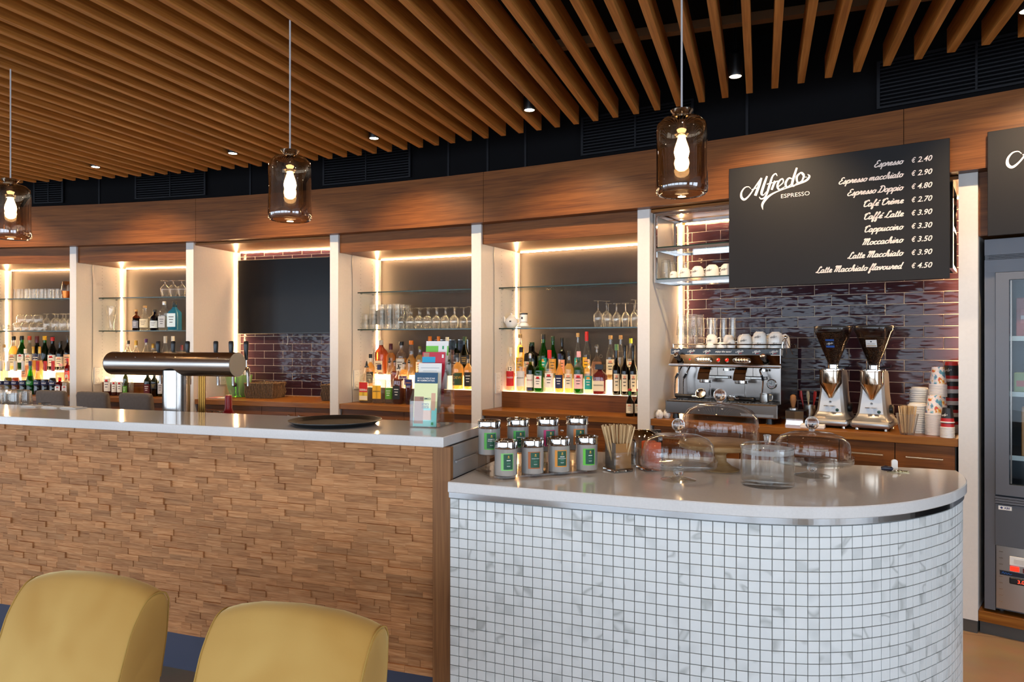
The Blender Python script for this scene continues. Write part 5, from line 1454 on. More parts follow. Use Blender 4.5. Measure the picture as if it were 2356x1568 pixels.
# espresso machine
em = thing('espresso_machine', 'two-group chrome espresso machine on the wooden worktop', 'espresso machine', CF(0, 0, CT), CFA)
M_MIRROR = pm('machine chrome', '#b9b3ac', 0.10, 1.0)
M_GREYST = pm('machine steel', '#9a938e', 0.22, 1.0)
def emp(mb, name, mat, parent=None, smooth=False):
    return mb.build(name, mat, parent or em, smooth)
E0_, E1_ = 0.066, 0.778
for s in (0.12, 0.72):
    for d in (0.15, 0.52):
        emp(MB().lathe([(0, 0.0004), (0.022, 0.0004), (0.018, 0.034), (0, 0.034)], 14, s, d), 'foot', M_BLACKP, smooth=True)
emp(MB().cbox(E0_, E1_, 0.10, 0.56, 0.036, 0.122, 0.004), 'drip_base', M_GREYST)
emp(MB().box(E0_ + 0.01, E1_ - 0.01, 0.0985, 0.0998, 0.112, 0.119), 'tray_lip', M_CHROME)
gr = emp(MB().box(E0_ + 0.015, E1_ - 0.015, 0.108, 0.30, 0.1222, 0.1240), 'drip_grate', M_DSTEEL)
bars = MB()
for i in range(30):
    x = E0_ + 0.03 + i * 0.0222
    bars.box(x, x + 0.006, 0.112, 0.296, 0.1241, 0.1275)
emp(bars, 'grate_bars', M_GREYST, gr)
emp(MB().box(0.56, 0.755, 0.0992, 0.0999, 0.045, 0.060), 'badge_plate', M_STEEL)
emp(MB().cbox(0.072, 0.772, 0.305, 0.56, 0.1222, 0.46, 0.006), 'body', M_GREYST)
# head: sloped mirrored panel with printed strip above
prof = [(0.175, 0.338), (0.150, 0.343), (0.135, 0.352), (0.135, 0.358), (0.165, 0.418), (0.165, 0.455), (0.560, 0.462), (0.560, 0.338)]
emp(MB().sweep_x(prof, E0_ + 0.012, E1_ + 0.012), 'head', pm('mirror head', '#8a7a6c', 0.08, 1.0))
emp(MB().tube([(E0_ + 0.010, 0.139, 0.350), (E1_ + 0.014, 0.139, 0.350)], 0.0075, 10), 'lower_trim', M_CHROME, smooth=True)
strip = emp(MB().box(E0_ + 0.014, E1_ + 0.010, 0.1625, 0.1648, 0.420, 0.4555), 'print_strip', pm('black strip', '#15161c', 0.3))
for i in range(7):
    s = E0_ + 0.05 + i * 0.1045
    if i == 3:
        v, f = text_verts('enjoy the taste!', 0.0165, 0.35, 0.01, 'CENTER')
        flat_on(v, f, lambda x, y: (s + x, 0.1621, 0.434 + y)).build('slogan', M_INKW, strip)
    else:
        flat_on(LOGO_V, LOGO_F, lambda x, y: (s - 0.026 + x * 0.05, 0.1621, 0.430 + y * 0.05)).build('brand_mark', M_INKW, strip)
        flat_on(*ribbon([(0.012, 0.0), (0.03, 0.005)], 0.003), lambda x, y: (s - 0.016 + x, 0.1620, 0.4265 + y)).build('brand_stroke', M_INKR, strip)
def slope(s, z):      # point on the sloped panel
    k = (z - 0.358) / 0.06
    return Vector((s, 0.135 + 0.03 * k, z))
nrm = Vector((0, -0.894, 0.447))
def on_panel(mb, s, z, name, mat, parent=None, smooth=True, lift=0.0004):
    M = Matrix.Translation(slope(s, z) + nrm * lift) @ Vector((0, 0, 1)).rotation_difference(nrm).to_matrix().to_4x4()
    return emp(mb.xf(M), name, mat, parent, smooth)
for s in (0.308, 0.552):
    o = on_panel(MB().lathe([(1, 0), (1, 0.004), (0.86, 0.008), (0.80, 0.005), (0, 0.005)], 32, sx=0.058, sy=0.020, sq=2.6), s, 0.386, 'button_panel', M_CHROME)
    o.data.transform(Matrix.Scale(1.0, 4))
    for k_ in range(5):
        on_panel(MB().lathe([(0.0075, 0.0052), (0.0075, 0.009), (0, 0.0095)], 12), s - 0.034 + k_ * 0.017, 0.386, 'button', M_STEEL, o)
for s, r_ in ((0.403, 0.0115), (0.458, 0.0115), (0.216, 0.006)):
    o = on_panel(MB().lathe([(r_ * 1.25, 0), (r_ * 1.25, 0.003), (r_, 0.003)], 18), s, 0.386, 'lamp_bezel', M_CHROME)
    on_panel(MB().lathe([(r_, 0.002), (r_ * 0.7, 0.006), (0, 0.007)], 16), s, 0.386, 'indicator_lamp', pm('red lamp', '#c01212', 0.2, emit='#ff1a10', estr=1.2), o)
for s in (0.139, 0.690):
    o = on_panel(MB().lathe([(0.013, 0), (0.013, 0.02), (0.019, 0.022), (0.019, 0.05), (0.016, 0.053), (0, 0.053)], 20), s, 0.392, 'steam_knob', M_BLACKP)
    on_panel(MB().lathe([(0.0150, 0.0531), (0.0150, 0.056), (0.010, 0.056), (0.008, 0.0545), (0, 0.0545)], 18), s, 0.392, 'knob_ring', M_CHROME, o)
for s in (0.307, 0.537):
    o = emp(MB().sweep_x([(0.300, 0.337), (0.185, 0.337), (0.150, 0.300), (0.135, 0.262), (0.150, 0.258), (0.300, 0.262)], s - 0.038, s + 0.038), 'group_head', M_MIRROR)
    emp(MB().lathe([(0, 0.238), (0.036, 0.238), (0.040, 0.242), (0.040, 0.2615), (0, 0.2615)], 28, s, 0.185), 'group_ring', M_CHROME, o, True)
    emp(MB().lathe([(0.0, 0.315), (0.028, 0.315), (0.028, 0.329), (0, 0.330)], 20, s + 0.115, 0.27), 'valve_cap', M_CHROME, None, True)
    emp(MB().cbox(s + 0.035, s + 0.125, 0.262, 0.296, 0.262, 0.281, 0.004), 'bracket', M_STEEL, o)
    emp(MB().box(s - 0.012, s - 0.009, 0.2985, 0.3045, 0.14, 0.25), 'back_seam', M_CHROME, o)
for s, sg in ((0.118, 1), (0.175, 1), (0.642, -1)):
    pts = catmull([(s, 0.26, 0.337), (s, 0.225, 0.315), (s - 0.018 * sg, 0.215, 0.275), (s - 0.024 * sg, 0.20, 0.245), (s - 0.020 * sg, 0.18, 0.145)], 5)
    o = emp(MB().tube(pts, 0.0048, 8), 'steam_wand', M_CHROME, None, True)
    emp(MB().tube(pts[8:14], 0.0075, 8), 'wand_grip', M_BLACKP, o, True)
g = emp(MB().lathe([(0.030, 0), (0.031, 0.008), (0.026, 0.010), (0.0255, 0.006), (0, 0.006)], 28).xf(Matrix.Translation((0.692, 0.3048, 0.235)) @ Matrix.Rotation(PI / 2, 4, 'X')), 'pressure_gauge', M_CHROME, None, True)
emp(MB().lathe([(0.0255, 0.0066), (0, 0.0066)], 24).xf(Matrix.Translation((0.692, 0.3048, 0.235)) @ Matrix.Rotation(PI / 2, 4, 'X')), 'gauge_dial', M_PAPERW, g)
v, f = ribbon([(0, 0), (-0.016, 0.006)], 0.0022); v2, f2 = ribbon([(0, -0.002), (0, 0.018)], 0.0018)
flat_on(v, f, lambda x, y: (0.692 + x, 0.2978, 0.235 + y)).add([(0.692 + x, 0.2978, 0.235 + y) for x, y in v2], f2).build('needle', M_INKD, g)
va, fa = ribbon([(0.018 * math.cos(a_), 0.018 * math.sin(a_)) for a_ in [math.radians(210 + 12 * i) for i in range(11)]], 0.003)
flat_on(va, fa, lambda x, y: (0.692 + x, 0.2979, 0.235 + y)).build('red_scale', M_INKR, g)
emp(MB().cbox(E0_ + 0.008, E0_ + 0.011, 0.30, 0.56, 0.123, 0.46, 0.001), 'side_panel', M_CHROME)
emp(MB().cbox(E1_ + 0.004, E1_ + 0.010, 0.14, 0.56, 0.123, 0.46, 0.001), 'side_panel', M_GREYST)
rail = MB()
for d in (0.19, 0.545):
    rail.tube([(E0_ + 0.02, d, 0.484), (E1_ + 0.005, d, 0.484)], 0.004, 6)
for s in (E0_ + 0.02, E1_ + 0.005):
    rail.tube([(s, 0.19, 0.484), (s, 0.545, 0.484)], 0.004, 6)
    for d in (0.19, 0.545):
        rail.tube([(s, d, 0.463), (s, d, 0.484)], 0.004, 6)
emp(rail, 'cup_rail', M_CHROME, None, True)
def portafilter(s, d, z, rz, label, tilt):
    t = thing('portafilter', label, 'portafilter', CF(s, d, z), CFA + rz, 'portafilters')
    r = MB().lathe([(0.030, 0), (0.034, 0.006), (0.034, 0.026), (0.031, 0.026), (0.029, 0.010), (0, 0.008)], 24)
    if tilt: r.xf(Matrix.Translation((0, 0, 0.034)) @ Matrix.Rotation(tilt, 4, 'X') @ Matrix.Translation((0, 0, -0.013)))
    r.build('basket', M_CHROME, t, True, 50)
    zc = 0.018 if tilt else 0.013
    MB().tube([(-0.030, 0, zc), (-0.060, 0, zc - 0.001)], 0.008, 10).build('neck', M_CHROME, t, True)
    MB().tube([(-0.060, 0, zc), (-0.10, 0, zc), (-0.135, 0, zc), (-0.165, 0, zc), (-0.172, 0, zc)], [0.010, 0.0125, 0.0115, 0.0150, 0.012], 12).build('handle', M_BLACKP, t, True)
GZ = CT + 0.1280
portafilter(0.275, 0.19, GZ, 0.05, 'portafilter lying on the grate with its handle to the left', 1.0)
portafilter(0.46, 0.24, GZ, PI - 0.35, 'portafilter lying on the grate with its handle to the right', 0.0)
t = thing('milk_jug', 'small steel milk jug on the right of the machine grate', 'jug', CF(0.68, 0.185, GZ), CFA)
MB().lathe([(0, 0), (0.028, 0), (0.030, 0.01), (0.027, 0.045), (0.028, 0.055), (0.026, 0.055), (0.025, 0.045), (0.027, 0.004), (0, 0.003)], 24).build('body', M_STEEL, t, True, 50)
MB().tube(catmull([(0.027, 0, 0.047), (0.046, 0, 0.045), (0.044, 0, 0.015), (0.029, 0, 0.012)], 4), 0.003, 6).build('handle', M_STEEL, t, True)

# cups and glasses on the machine top
TZ = CT + 0.4625
def tall_stack(s, d, n, label):
    for k_ in range(n):
        tag(mesh_obj('latte_glass', latteL, None, CF(s, d, TZ + k_ * 0.083), CFA), label + ['', ', upper glass'][k_], 'glass', 'stacked latte glasses')
latteL = latte_mesh(0.0365, 0.138, 0.74)
latteT = latte_mesh(0.029, 0.20, 0.72)
tall_stack(0.125, 0.24, 2, 'latte glass in the left stack on top of the espresso machine')
tall_stack(0.203, 0.24, 2, 'latte glass in the second stack on top of the espresso machine')
for s, d, q in ((0.125, 0.36, 'left'), (0.203, 0.36, 'right')):
    tall_stack(s, d, 2, 'latte glass in the rear %s stack on the espresso machine' % q)
for s, d, q in ((0.275, 0.44, 'rear left'), (0.34, 0.44, 'rear middle'), (0.275, 0.37, 'front'), (0.40, 0.44, 'rear right')):
    tag(mesh_obj('tall_glass', latteT, None, CF(s, d, TZ), CFA), 'tall ribbed glass upturned on the machine behind the cups, %s one' % q, 'glass', 'tall ribbed glasses on the machine')
CUPT = 'upturned white branded cup on the espresso machine, '
for s, d, z, R, H, txt in ((0.315, 0.28, 0, 0.038, 0.088, 'next to the latte glasses'), (0.545, 0.25, 0.0, 0.043, 0.088, 'large one left of the two-cup stacks'),
                           (0.455, 0.24, 0.0, 0.027, 0.055, 'small espresso size in the middle'), (0.635, 0.24, 0, 0.046, 0.050, 'lower cup of the left stack'), (0.635, 0.24, 0.0345, 0.043, 0.068, 'upper cup of the left stack'),
                           (0.732, 0.24, 0, 0.046, 0.050, 'lower cup of the rightmost stack'), (0.732, 0.24, 0.0345, 0.043, 0.066, 'upper cup of the rightmost stack')):
    cup(s, d, TZ + z, R, H, CUPT + txt, 'cups on the espresso machine', 0.25)
for i, s in enumerate((0.262, 0.336, 0.402)):
    cup(s, 0.215 - 0.01 * (i % 2), TZ, 0.031, 0.028 + 0.004 * i, 'low white cup in the front row on the machine, %s' % ['under the latte glasses', 'in the middle', 'beside the espresso cup'][i], 'front row cups on the machine', 0.4, False)
for i, (s, d) in enumerate(((0.41, 0.33), (0.50, 0.34), (0.59, 0.35), (0.68, 0.35), (0.755, 0.35), (0.47, 0.43), (0.56, 0.44), (0.65, 0.44), (0.735, 0.44))):
    cup(s, d, TZ, 0.036, 0.084, 'plain upturned cup on top of the machine, %s in the %s row' % (ORD[i % 5], 'second' if i < 5 else 'rear'), 'rear row cups on the machine', 2.0, False)
t = thing('milk_whisk', 'chrome wire whisk hooked on the right end of the cup rail', 'whisk', CF(0.80, 0.20, CT + 0.50), CFA)
wk_ = MB().sphere((0, 0, 0.028), 0.012, 12, 8)
for dx, dy in ((-0.012, -0.02), (0.012, -0.02), (0.045, -0.005)):
    wk_.tube([(0, 0, 0.024), (dx, dy, -0.075)], 0.0022, 6)
wk_.build('wires', M_CHROME, t, True)
MB().tube([(0, 0, 0.028), (-0.016, 0.0, 0.008), (-0.0145, 0.0, -0.012)], 0.003, 6).build('hook', M_CHROME, t, True)

# two coffee grinders
M_ALU = pm('silver paint', '#a9a7a6', 0.32, 0.75)
M_ALUW = pm('pale front', '#c9ced4', 0.35, 0.3)
def beans():
    m, nt, b, out = new_mat('coffee beans')
    N, L = nt.nodes, nt.links
    geo = N.new('ShaderNodeNewGeometry'); vo = N.new('ShaderNodeTexVoronoi'); vo.inputs['Scale'].default_value = 130
    L.new(geo.outputs['Position'], vo.inputs['Vector'])
    r = N.new('ShaderNodeValToRGB'); r.color_ramp.elements[0].color = (*lin('#5a3018'), 1); r.color_ramp.elements[1].color = (*lin('#1a0c06'), 1)
    r.color_ramp.elements[1].position = 0.7
    L.new(vo.outputs['Distance'], r.inputs['Fac']); L.new(r.outputs['Color'], b.inputs['Base Color'])
    bm_ = N.new('ShaderNodeBump'); bm_.inputs['Distance'].default_value = 0.006; L.new(vo.outputs['Distance'], bm_.inputs['Height']); bm_.invert = True
    L.new(bm_.outputs['Normal'], b.inputs['Normal']); b.inputs['Roughness'].default_value = 0.35
    return m
M_BEANS = beans()
def grinder(s, d, label, lab, full):
    t = thing('coffee_grinder', label, 'grinder', CF(s, d, CT), CFA - 0.06, 'coffee grinders')
    for dx in (-0.075, 0.075):
        for dy in (-0.085, 0.085):
            MB().lathe([(0, 0.0004), (0.011, 0.0004), (0.009, 0.014), (0, 0.014)], 12, dx, dy).build('foot', M_CHROME, t, True)
    MB().cbox(-0.105, 0.105, -0.125, 0.125, 0.0145, 0.052, 0.012).build('base', M_ALU, t, True, 50)
    # tapered housing
    ring = []
    for z, hw, y0, y1 in ((0.052, 0.100, -0.115, 0.12), (0.066, 0.088, -0.095, 0.115), (0.10, 0.076, -0.080, 0.11), (0.20, 0.064, -0.066, 0.105), (0.315, 0.058, -0.060, 0.10), (0.333, 0.054, -0.056, 0.095)):
        c_ = 0.014
        ring.append([(-hw + c_, y0, z), (hw - c_, y0, z), (hw, y0 + c_, z), (hw, y1 - c_, z), (hw - c_, y1, z), (-hw + c_, y1, z), (-hw, y1 - c_, z), (-hw, y0 + c_, z)])
    mb = MB(); v = [p for r_ in ring for p in r_]; f = []
    for r_ in range(len(ring) - 1):
        for i in range(8):
            j = (i + 1) % 8
            f.append((r_ * 8 + i, r_ * 8 + j, (r_ + 1) * 8 + j, (r_ + 1) * 8 + i))
    f.append(tuple(range((len(ring) - 1) * 8, len(ring) * 8)))
    mb.add(v, f).build('housing', M_ALU, t, True, 35)
    fp = MB().add([(-0.062, -0.0835, 0.092), (0.062, -0.0835, 0.092), (0.050, -0.0675, 0.205), (-0.050, -0.0675, 0.205)], [(0, 1, 2, 3)]).build('front_plate', M_ALUW, t)
    MB().lathe([(0.0065, 0), (0.0065, 0.002), (0.003, 0.002), (0, 0.001)], 14).xf(Matrix.Translation((0, -0.077, 0.15)) @ Matrix.Rotation(PI / 2, 4, 'X')).build('screw', M_DSTEEL, fp, True)
    MB().lathe([(0.009, 0), (0.009, 0.004), (0, 0.005)], 16).xf(Matrix.Translation((0.040, -0.0822, 0.105)) @ Matrix.Rotation(PI / 2, 4, 'X')).build('power_button', pm('green button', '#123a2c', 0.3), fp, True)
    MB().cbox(-0.028, -0.006, -0.112, -0.0805, 0.126, 0.130, 0.001).cbox(0.006, 0.028, -0.112, -0.0805, 0.126, 0.130, 0.001).build('fork_rest', M_CHROME, t)
    MB().lathe([(0.026, 0), (0.026, 0.014), (0.022, 0.018), (0, 0.018)], 18).xf(Matrix.Translation((0.0765, 0.03, 0.115)) @ Matrix.Rotation(PI / 2, 4, 'Y')).build('side_dial', M_BLACKP, t, True)
    # doser cup and cone in front
    MB().lathe([(0.0, 0.170), (0.012, 0.172), (0.060, 0.258), (0.061, 0.264), (0.061, 0.330), (0.064, 0.333), (0.064, 0.338), (0, 0.338)], 32, 0, -0.068).build('doser_cone', pm('doser chrome', '#c9b8a6', 0.10, 1.0), t, True, 40)
    MB().lathe([(0.066, 0.3382), (0.066, 0.342), (0.03, 0.345), (0.03, 0.366), (0.028, 0.368), (0, 0.368)], 28, 0, -0.01).build('throat', M_CHROME, t, True, 40)
    MB().tube([(0.03, -0.01, 0.352), (0.085, -0.01, 0.356), (0.088, -0.01, 0.37)], 0.004, 6).build('shutter_lever', M_BLACKP, t, True)
    hp = [(0.030, 0.3685), (0.033, 0.385), (0.102, 0.560), (0.1055, 0.565), (0.1055, 0.582)]
    ho = MB().lathe(hp, 36, 0, -0.01).build('hopper', thin_glass('hopper plastic', (0.62, 0.56, 0.50), 1.0), t, True, 50)
    MB().lathe([(0.1075, 0.5822), (0.1075, 0.590), (0.105, 0.594), (0, 0.596)], 36, 0, -0.01).build('hopper_lid', pm('smoky lid', '#3a332e', 0.25), ho, True, 50)
    zf = 0.555 if full else 0.520
    k_ = (zf - 0.385) / (0.560 - 0.385)
    rf = 0.033 + (0.104 - 0.033) * k_ - 0.003
    MB().lathe([(0, 0.372), (0.029, 0.372), (0.030, 0.386), (rf, zf), (rf * 0.5, zf + 0.006), (0, zf + 0.004)], 30, 0, -0.01).build('beans', M_BEANS, ho, True, 50)
    # sticker facing forward on the slope of the hopper
    def hop(x, z):
        r = 0.033 + (0.104 - 0.033) * (z - 0.385) / 0.175 + 0.0012
        a = x / r
        return (r * math.sin(a), -0.01 - r * math.cos(a), z)
    def pat(x0, x1, z0, z1, name, mat, par):
        v = []
        for i in range(9):
            x = x0 + (x1 - x0) * i / 8
            v += [hop(x, z0), hop(x, z1)]
        return MB().add(v, [(2 * i, 2 * i + 2, 2 * i + 3, 2 * i + 1) for i in range(8)]).build(name, mat, par)
    if lab == 'blue':
        lb = pat(-0.024, 0.024, 0.468, 0.516, 'sticker', pm('blue sticker', '#1c4f9e', 0.5), ho)
        d_ = pat(-0.024, 0.024, 0.479, 0.507, 'sticker_panel', pm('dark sticker', '#14161f', 0.5), lb)
        d_.location.y = -0.0006
        fl = flat_on(LOGO_V, LOGO_F, lambda x, y: hop(-0.018 + x * 0.036, 0.484 + y * 0.036)).build('brand_mark', M_INKW, lb)
        fl.location.y = -0.0012
    else:
        lb = pat(-0.029, 0.029, 0.472, 0.512, 'sticker', M_PAPERW, ho)
        for z0, z1, w_, mm in ((0.476, 0.480, 0.026, M_GOLD), (0.488, 0.490, 0.02, M_DSTEEL), (0.499, 0.505, 0.004, M_INKD)):
            q = pat(-w_, w_, z0, z1, 'print_line', mm, lb); q.location.y = -0.0006
    return t
grinder(1.063, 0.255, 'silver coffee grinder with full bean hopper and blue sticker', 'blue', True)
grinder(1.283, 0.245, 'silver coffee grinder with white sticker on its bean hopper, nearer the paper cups', 'white', False)

# knock box with tamper and tools between machine and grinders
t = thing('knock_box', 'chrome box with open front beside the espresso machine', 'box', CF(0.862, 0.21, CT + 0.0004), CFA)
MB().box(-0.052, 0.052, -0.06, 0.06, 0, 0.004).box(-0.052, -0.048, -0.05, 0.06, 0.004, 0.085).box(0.048, 0.052, -0.05, 0.06, 0.004, 0.085).box(-0.048, 0.048, 0.056, 0.06, 0.004, 0.085).build('shell', M_CHROME, t)
MB().box(-0.052, 0.052, -0.05, 0.06, 0.0852, 0.089).build('lid_plate', M_BLACKP, t)
t = thing('coffee_tamper', 'coffee tamper with turned wooden handle on the chrome box', 'tamper', CF(0.845, 0.20, CT + 0.0896), CFA)
MB().lathe([(0, 0), (0.027, 0), (0.027, 0.010), (0.012, 0.016), (0, 0.016)], 22).build('foot', M_STEEL, t, True, 40)
MB().lathe([(0.010, 0.0162), (0.013, 0.03), (0.019, 0.06), (0.016, 0.085), (0.008, 0.092), (0, 0.093)], 18).build('handle', M_POST, t, True, 60)
t = thing('utensil_cup', 'steel cup with red-handled spoons behind the tamper', 'cup', CF(0.905, 0.36, CT + 0.0004), CFA)
MB().lathe([(0, 0), (0.034, 0), (0.036, 0.11), (0.034, 0.11), (0.032, 0.004), (0, 0.003)], 22).build('cup_body', M_STEEL, t, True, 40)
for i, (dx, dy, c_) in enumerate(((-0.05, 0.0, '#c2201c'), (0.03, 0.005, '#c2201c'), (-0.012, 0.012, '#d9c49a'))):
    MB().tube([(dx * 0.3, dy, 0.006), (dx * 0.8, dy, 0.12), (dx, dy, 0.165), (dx * 1.05, dy, 0.195)], [0.004, 0.004, 0.010, 0.008], 8).build('spoon_handle', pm('handle ' + c_, c_, 0.4), t, True)
t = thing('paper_packet', 'flat white packet lying before the first grinder', 'packet', CF(0.985, 0.09, CT + 0.0004), CFA + 0.1)
MB().cbox(-0.07, 0.06, -0.035, 0.035, 0, 0.022, 0.003).build('packet_body', M_PAPERW, t)
for i, (s, d) in enumerate(((0.036, 0.075), (0.066, 0.125))):
    t = thing('creamer_jug', 'tiny white porcelain creamer at the left end of the coffee worktop, %s' % ['front one', 'rear one'][i], 'creamer', CF(s, d, CT + 0.0004), CFA, 'porcelain creamers')
    MB().lathe([(0, 0), (0.018, 0), (0.026, 0.016), (0.025, 0.034), (0.014, 0.050), (0.012, 0.056), (0.010, 0.056), (0.011, 0.048), (0, 0.046)], 20).build('body', M_PORC, t, True, 60)
    MB().tube(catmull([(0.006, -0.022, 0.042), (0.010, -0.036, 0.040), (0.010, -0.036, 0.020), (0.006, -0.024, 0.012)], 4), 0.003, 6).build('handle', M_PORC, t, True)

# paper cups: every cup of a stack is a cup; each shows only its rolled rim above the next
def paper_cup_mesh(R, H, mat):
    return MB().lathe([(R * 1.0, 0), (R * 1.05, 0.002), (R * 1.05, 0.005), (R * 0.985, 0.006), (R * 0.72, H), (R * 0.66, H), (R * 0.64, H - 0.006), (0, H - 0.006)], 22).mesh('paper_cup', mat, True, 35)
def stripes(name, stops, axis_h):
    """paper cup print, bands up the wall of an upturned cup (object height)"""
    m, nt, b, out = new_mat(name)
    N, L = nt.nodes, nt.links
    tc = N.new('ShaderNodeTexCoord'); sp = N.new('ShaderNodeSeparateXYZ'); L.new(tc.outputs['Object'], sp.inputs[0])
    dv = N.new('ShaderNodeMath'); dv.operation = 'DIVIDE'; dv.inputs[1].default_value = axis_h; L.new(sp.outputs['Z'], dv.inputs[0])
    r = N.new('ShaderNodeValToRGB'); r.color_ramp.interpolation = 'CONSTANT'
    e = r.color_ramp.elements
    e[0].position, e[0].color = 0.0, (*lin(stops[0][1]), 1)
    e[1].position, e[1].color = stops[1][0], (*lin(stops[1][1]), 1)
    for p, c in stops[2:]:
        k = e.new(p); k.color = (*lin(c), 1)
    L.new(dv.outputs[0], r.inputs['Fac']); L.new(r.outputs['Color'], b.inputs['Base Color'])
    b.inputs['Roughness'].default_value = 0.45
    return m, nt, b, r, tc
M_CUPBR, _, _, _, _ = stripes('black red paper cup', [(0, '#e8e2dc'), (0.07, '#b51d20'), (0.24, '#1d1a1c'), (0.80, '#c0221f')], 0.100)
def party():
    m, nt, b, r, tc = stripes('party paper cup', [(0, '#eae4e2'), (0.07, '#e8dedd')], 0.108)
    N, L = nt.nodes, nt.links
    mp = N.new('ShaderNodeMapping'); mp.inputs['Scale'].default_value = (24, 24, 18); L.new(tc.outputs['Object'], mp.inputs['Vector'])
    no = N.new('ShaderNodeTexNoise'); no.inputs['Scale'].default_value = 1.3; L.new(mp.outputs[0], no.inputs['Vector'])
    r2 = N.new('ShaderNodeValToRGB'); e = r2.color_ramp.elements
    e[0].position, e[0].color = 0.34, (*lin('#8a3a8e'), 1)
    e[1].position, e[1].color = 0.66, (*lin('#d8404e'), 1)
    for p, c in ((0.42, '#3fa8b8'), (0.47, '#ecdcdc'), (0.58, '#efe2e0'), (0.62, '#e0b83a')):
        k = e.new(p); k.color = (*lin(c), 1)
    L.new(no.outputs['Fac'], r2.inputs['Fac'])
    sp = N.new('ShaderNodeSeparateXYZ'); L.new(tc.outputs['Object'], sp.inputs[0])
    gt = N.new('ShaderNodeMath'); gt.operation = 'GREATER_THAN'; gt.inputs[1].default_value = 0.010; L.new(sp.outputs['Z'], gt.inputs[0])
    mx = N.new('ShaderNodeMix'); mx.data_type = 'RGBA'; L.new(gt.outputs[0], mx.inputs['Factor']); L.new(r.outputs['Color'], mx.inputs[6]); L.new(r2.outputs['Color'], mx.inputs[7])
    L.new(mx.outputs[2], b.inputs['Base Color'])
    return m
M_CUPP = party()
def cup_stack(s, d, R, H, n, pitch, gap_at, gap, mat, label, group, name='paper_cup', logo=False):
    me = paper_cup_mesh(R, H, mat)
    z = CT + 0.0004
    for k_ in range(n):
        o = mesh_obj(name, me, None, CF(s, d, z), CFA)
        tag(o, label + ', ' + from_top(k_, n), 'cup', group)
        if logo and (k_ == n - 1 or k_ in gap_at):
            w_ = R * 1.1
            def fn(x, y):
                a = -(x - w_ / 2) / R - 0.5; zz_ = H * 0.62 - y
                rr = R * (0.985 - 0.265 * zz_ / H) + 0.0008
                return (rr * math.sin(a), -rr * math.cos(a), zz_)
            flat_on(LOGO_V, LOGO_F, lambda x, y: fn(x * w_, y * w_)).build('brand_mark', M_INKW, o)
        z += gap if k_ in gap_at else pitch
PARTY = 'colourful printed paper cup, %s stack'
cup_stack(1.590, 0.130, 0.0435, 0.103, 17, 0.0068, (), 0, M_CUPP, PARTY % 'front', 'front stack of printed cups')
cup_stack(1.600, 0.230, 0.0425, 0.103, 23, 0.0074, (11, 13), 0.056, M_CUPP, PARTY % 'rear', 'rear stack of printed cups')
BLK = 'black and red paper cup, %s stack by the pilaster'
cup_stack(1.6550, 0.045, 0.0325, 0.075, 9, 0.0072, (7,), 0.028, M_CUPBR, BLK % 'low front', 'front stack of black cups', logo=True)
cup_stack(1.6580, 0.325, 0.0420, 0.100, 17, 0.0075, (5, 8, 11, 14), 0.050, M_CUPBR, BLK % 'tall rear', 'rear stack of black cups', logo=True)
lid = MB().lathe([(0.049, 0), (0.050, 0.003), (0.049, 0.010), (0.043, 0.012), (0.041, 0.020), (0.038, 0.021), (0, 0.019)], 26).mesh('cup_lid', M_WHITEP, True, 40)
for st_, (s, d, n) in enumerate(((1.505, 0.30, 20), (1.505, 0.195, 13))):
    for k_ in range(n):
        tag(mesh_obj('cup_cover', lid, None, CF(s, d, CT + 0.0004 + k_ * 0.0118), CFA), 'white plastic cup cover in the %s stack by the stirrers, %s' % (['taller rear', 'shorter front'][st_], from_top(k_, n)), 'cover', ['taller lid stack', 'shorter lid stack'][st_])
M_STICK = wood('birch', '#b08a5c', '#c8a678', '#d8bc90', (60, 60, 3), 0.6, fine=2)
t = thing('stirrer_glass', 'conical glass on the coffee worktop for wooden stirrers', 'glass', CF(1.466, 0.075, CT + 0.0004), CFA)
MB().lathe([(0, 0), (0.034, 0), (0.036, 0.004), (0.055, 0.112), (0.0535, 0.112), (0.0345, 0.008), (0, 0.007)], 28).build('vessel', M_GLASS, t, True, 50)
stick = MB().cbox(-0.003, 0.003, -0.0009, 0.0009, 0, 0.145, 0.0004).mesh('stirrer', M_STICK)
for i in range(34):
    a_ = random.uniform(0, 2 * PI); rr = random.uniform(0.004, 0.026)
    b0 = Vector((rr * math.cos(a_) , rr * math.sin(a_), 0.0085))
    tip = Vector((b0.x * 1.75, b0.y * 1.75, 0.150))
    o = mesh_obj('wooden_stirrer', stick, None, CF(1.466, 0.075, CT + 0.0004) + Matrix.Rotation(CFA, 3, 'Z') @ b0)
    o.rotation_euler = (Matrix.Rotation(CFA, 3, 'Z') @ (tip - b0)).to_track_quat('Z', 'X').to_euler()
    tag(o, 'thin wooden stirrer standing in the conical glass by the paper cups', 'stirrer', 'stirrers in the conical glass')

# ---------------------------------------------------------------- menu boards
BW, BZ0, BZ1 = 1.1264, 1.802, 2.510
M_BOARD = pm('board black', '#0e0d11', 0.6, spec=0.35)
M_CHALK = pm('board lettering', '#e9dcd6', 0.6)
ba = math.radians(-16.5)
mb1 = thing('menu_board', 'black coffee price board with curly lettering over the espresso machine', 'menu board', (-0.1786, 4.4674, BZ0), ba)
MB().cbox(0, BW, 0, 0.012, 0, BZ1 - BZ0, 0.0015).build('panel', M_BOARD, mb1)
for s in (0.12, BW - 0.12):
    MB().box(s - 0.02, s + 0.02, 0.0122, 0.030, 0.60, 0.68).build('bracket', M_BLACKP, mb1)
def on_board(V, F, s0, z0):
    return flat_on(V, F, lambda x, y: (s0 + x, -0.0006, z0 - BZ0 + y))
on_board([(x * 0.39, y * 0.39) for x, y in LOGO_V], LOGO_F, 0.068, 2.30).build('brand_lettering', M_CHALK, mb1)
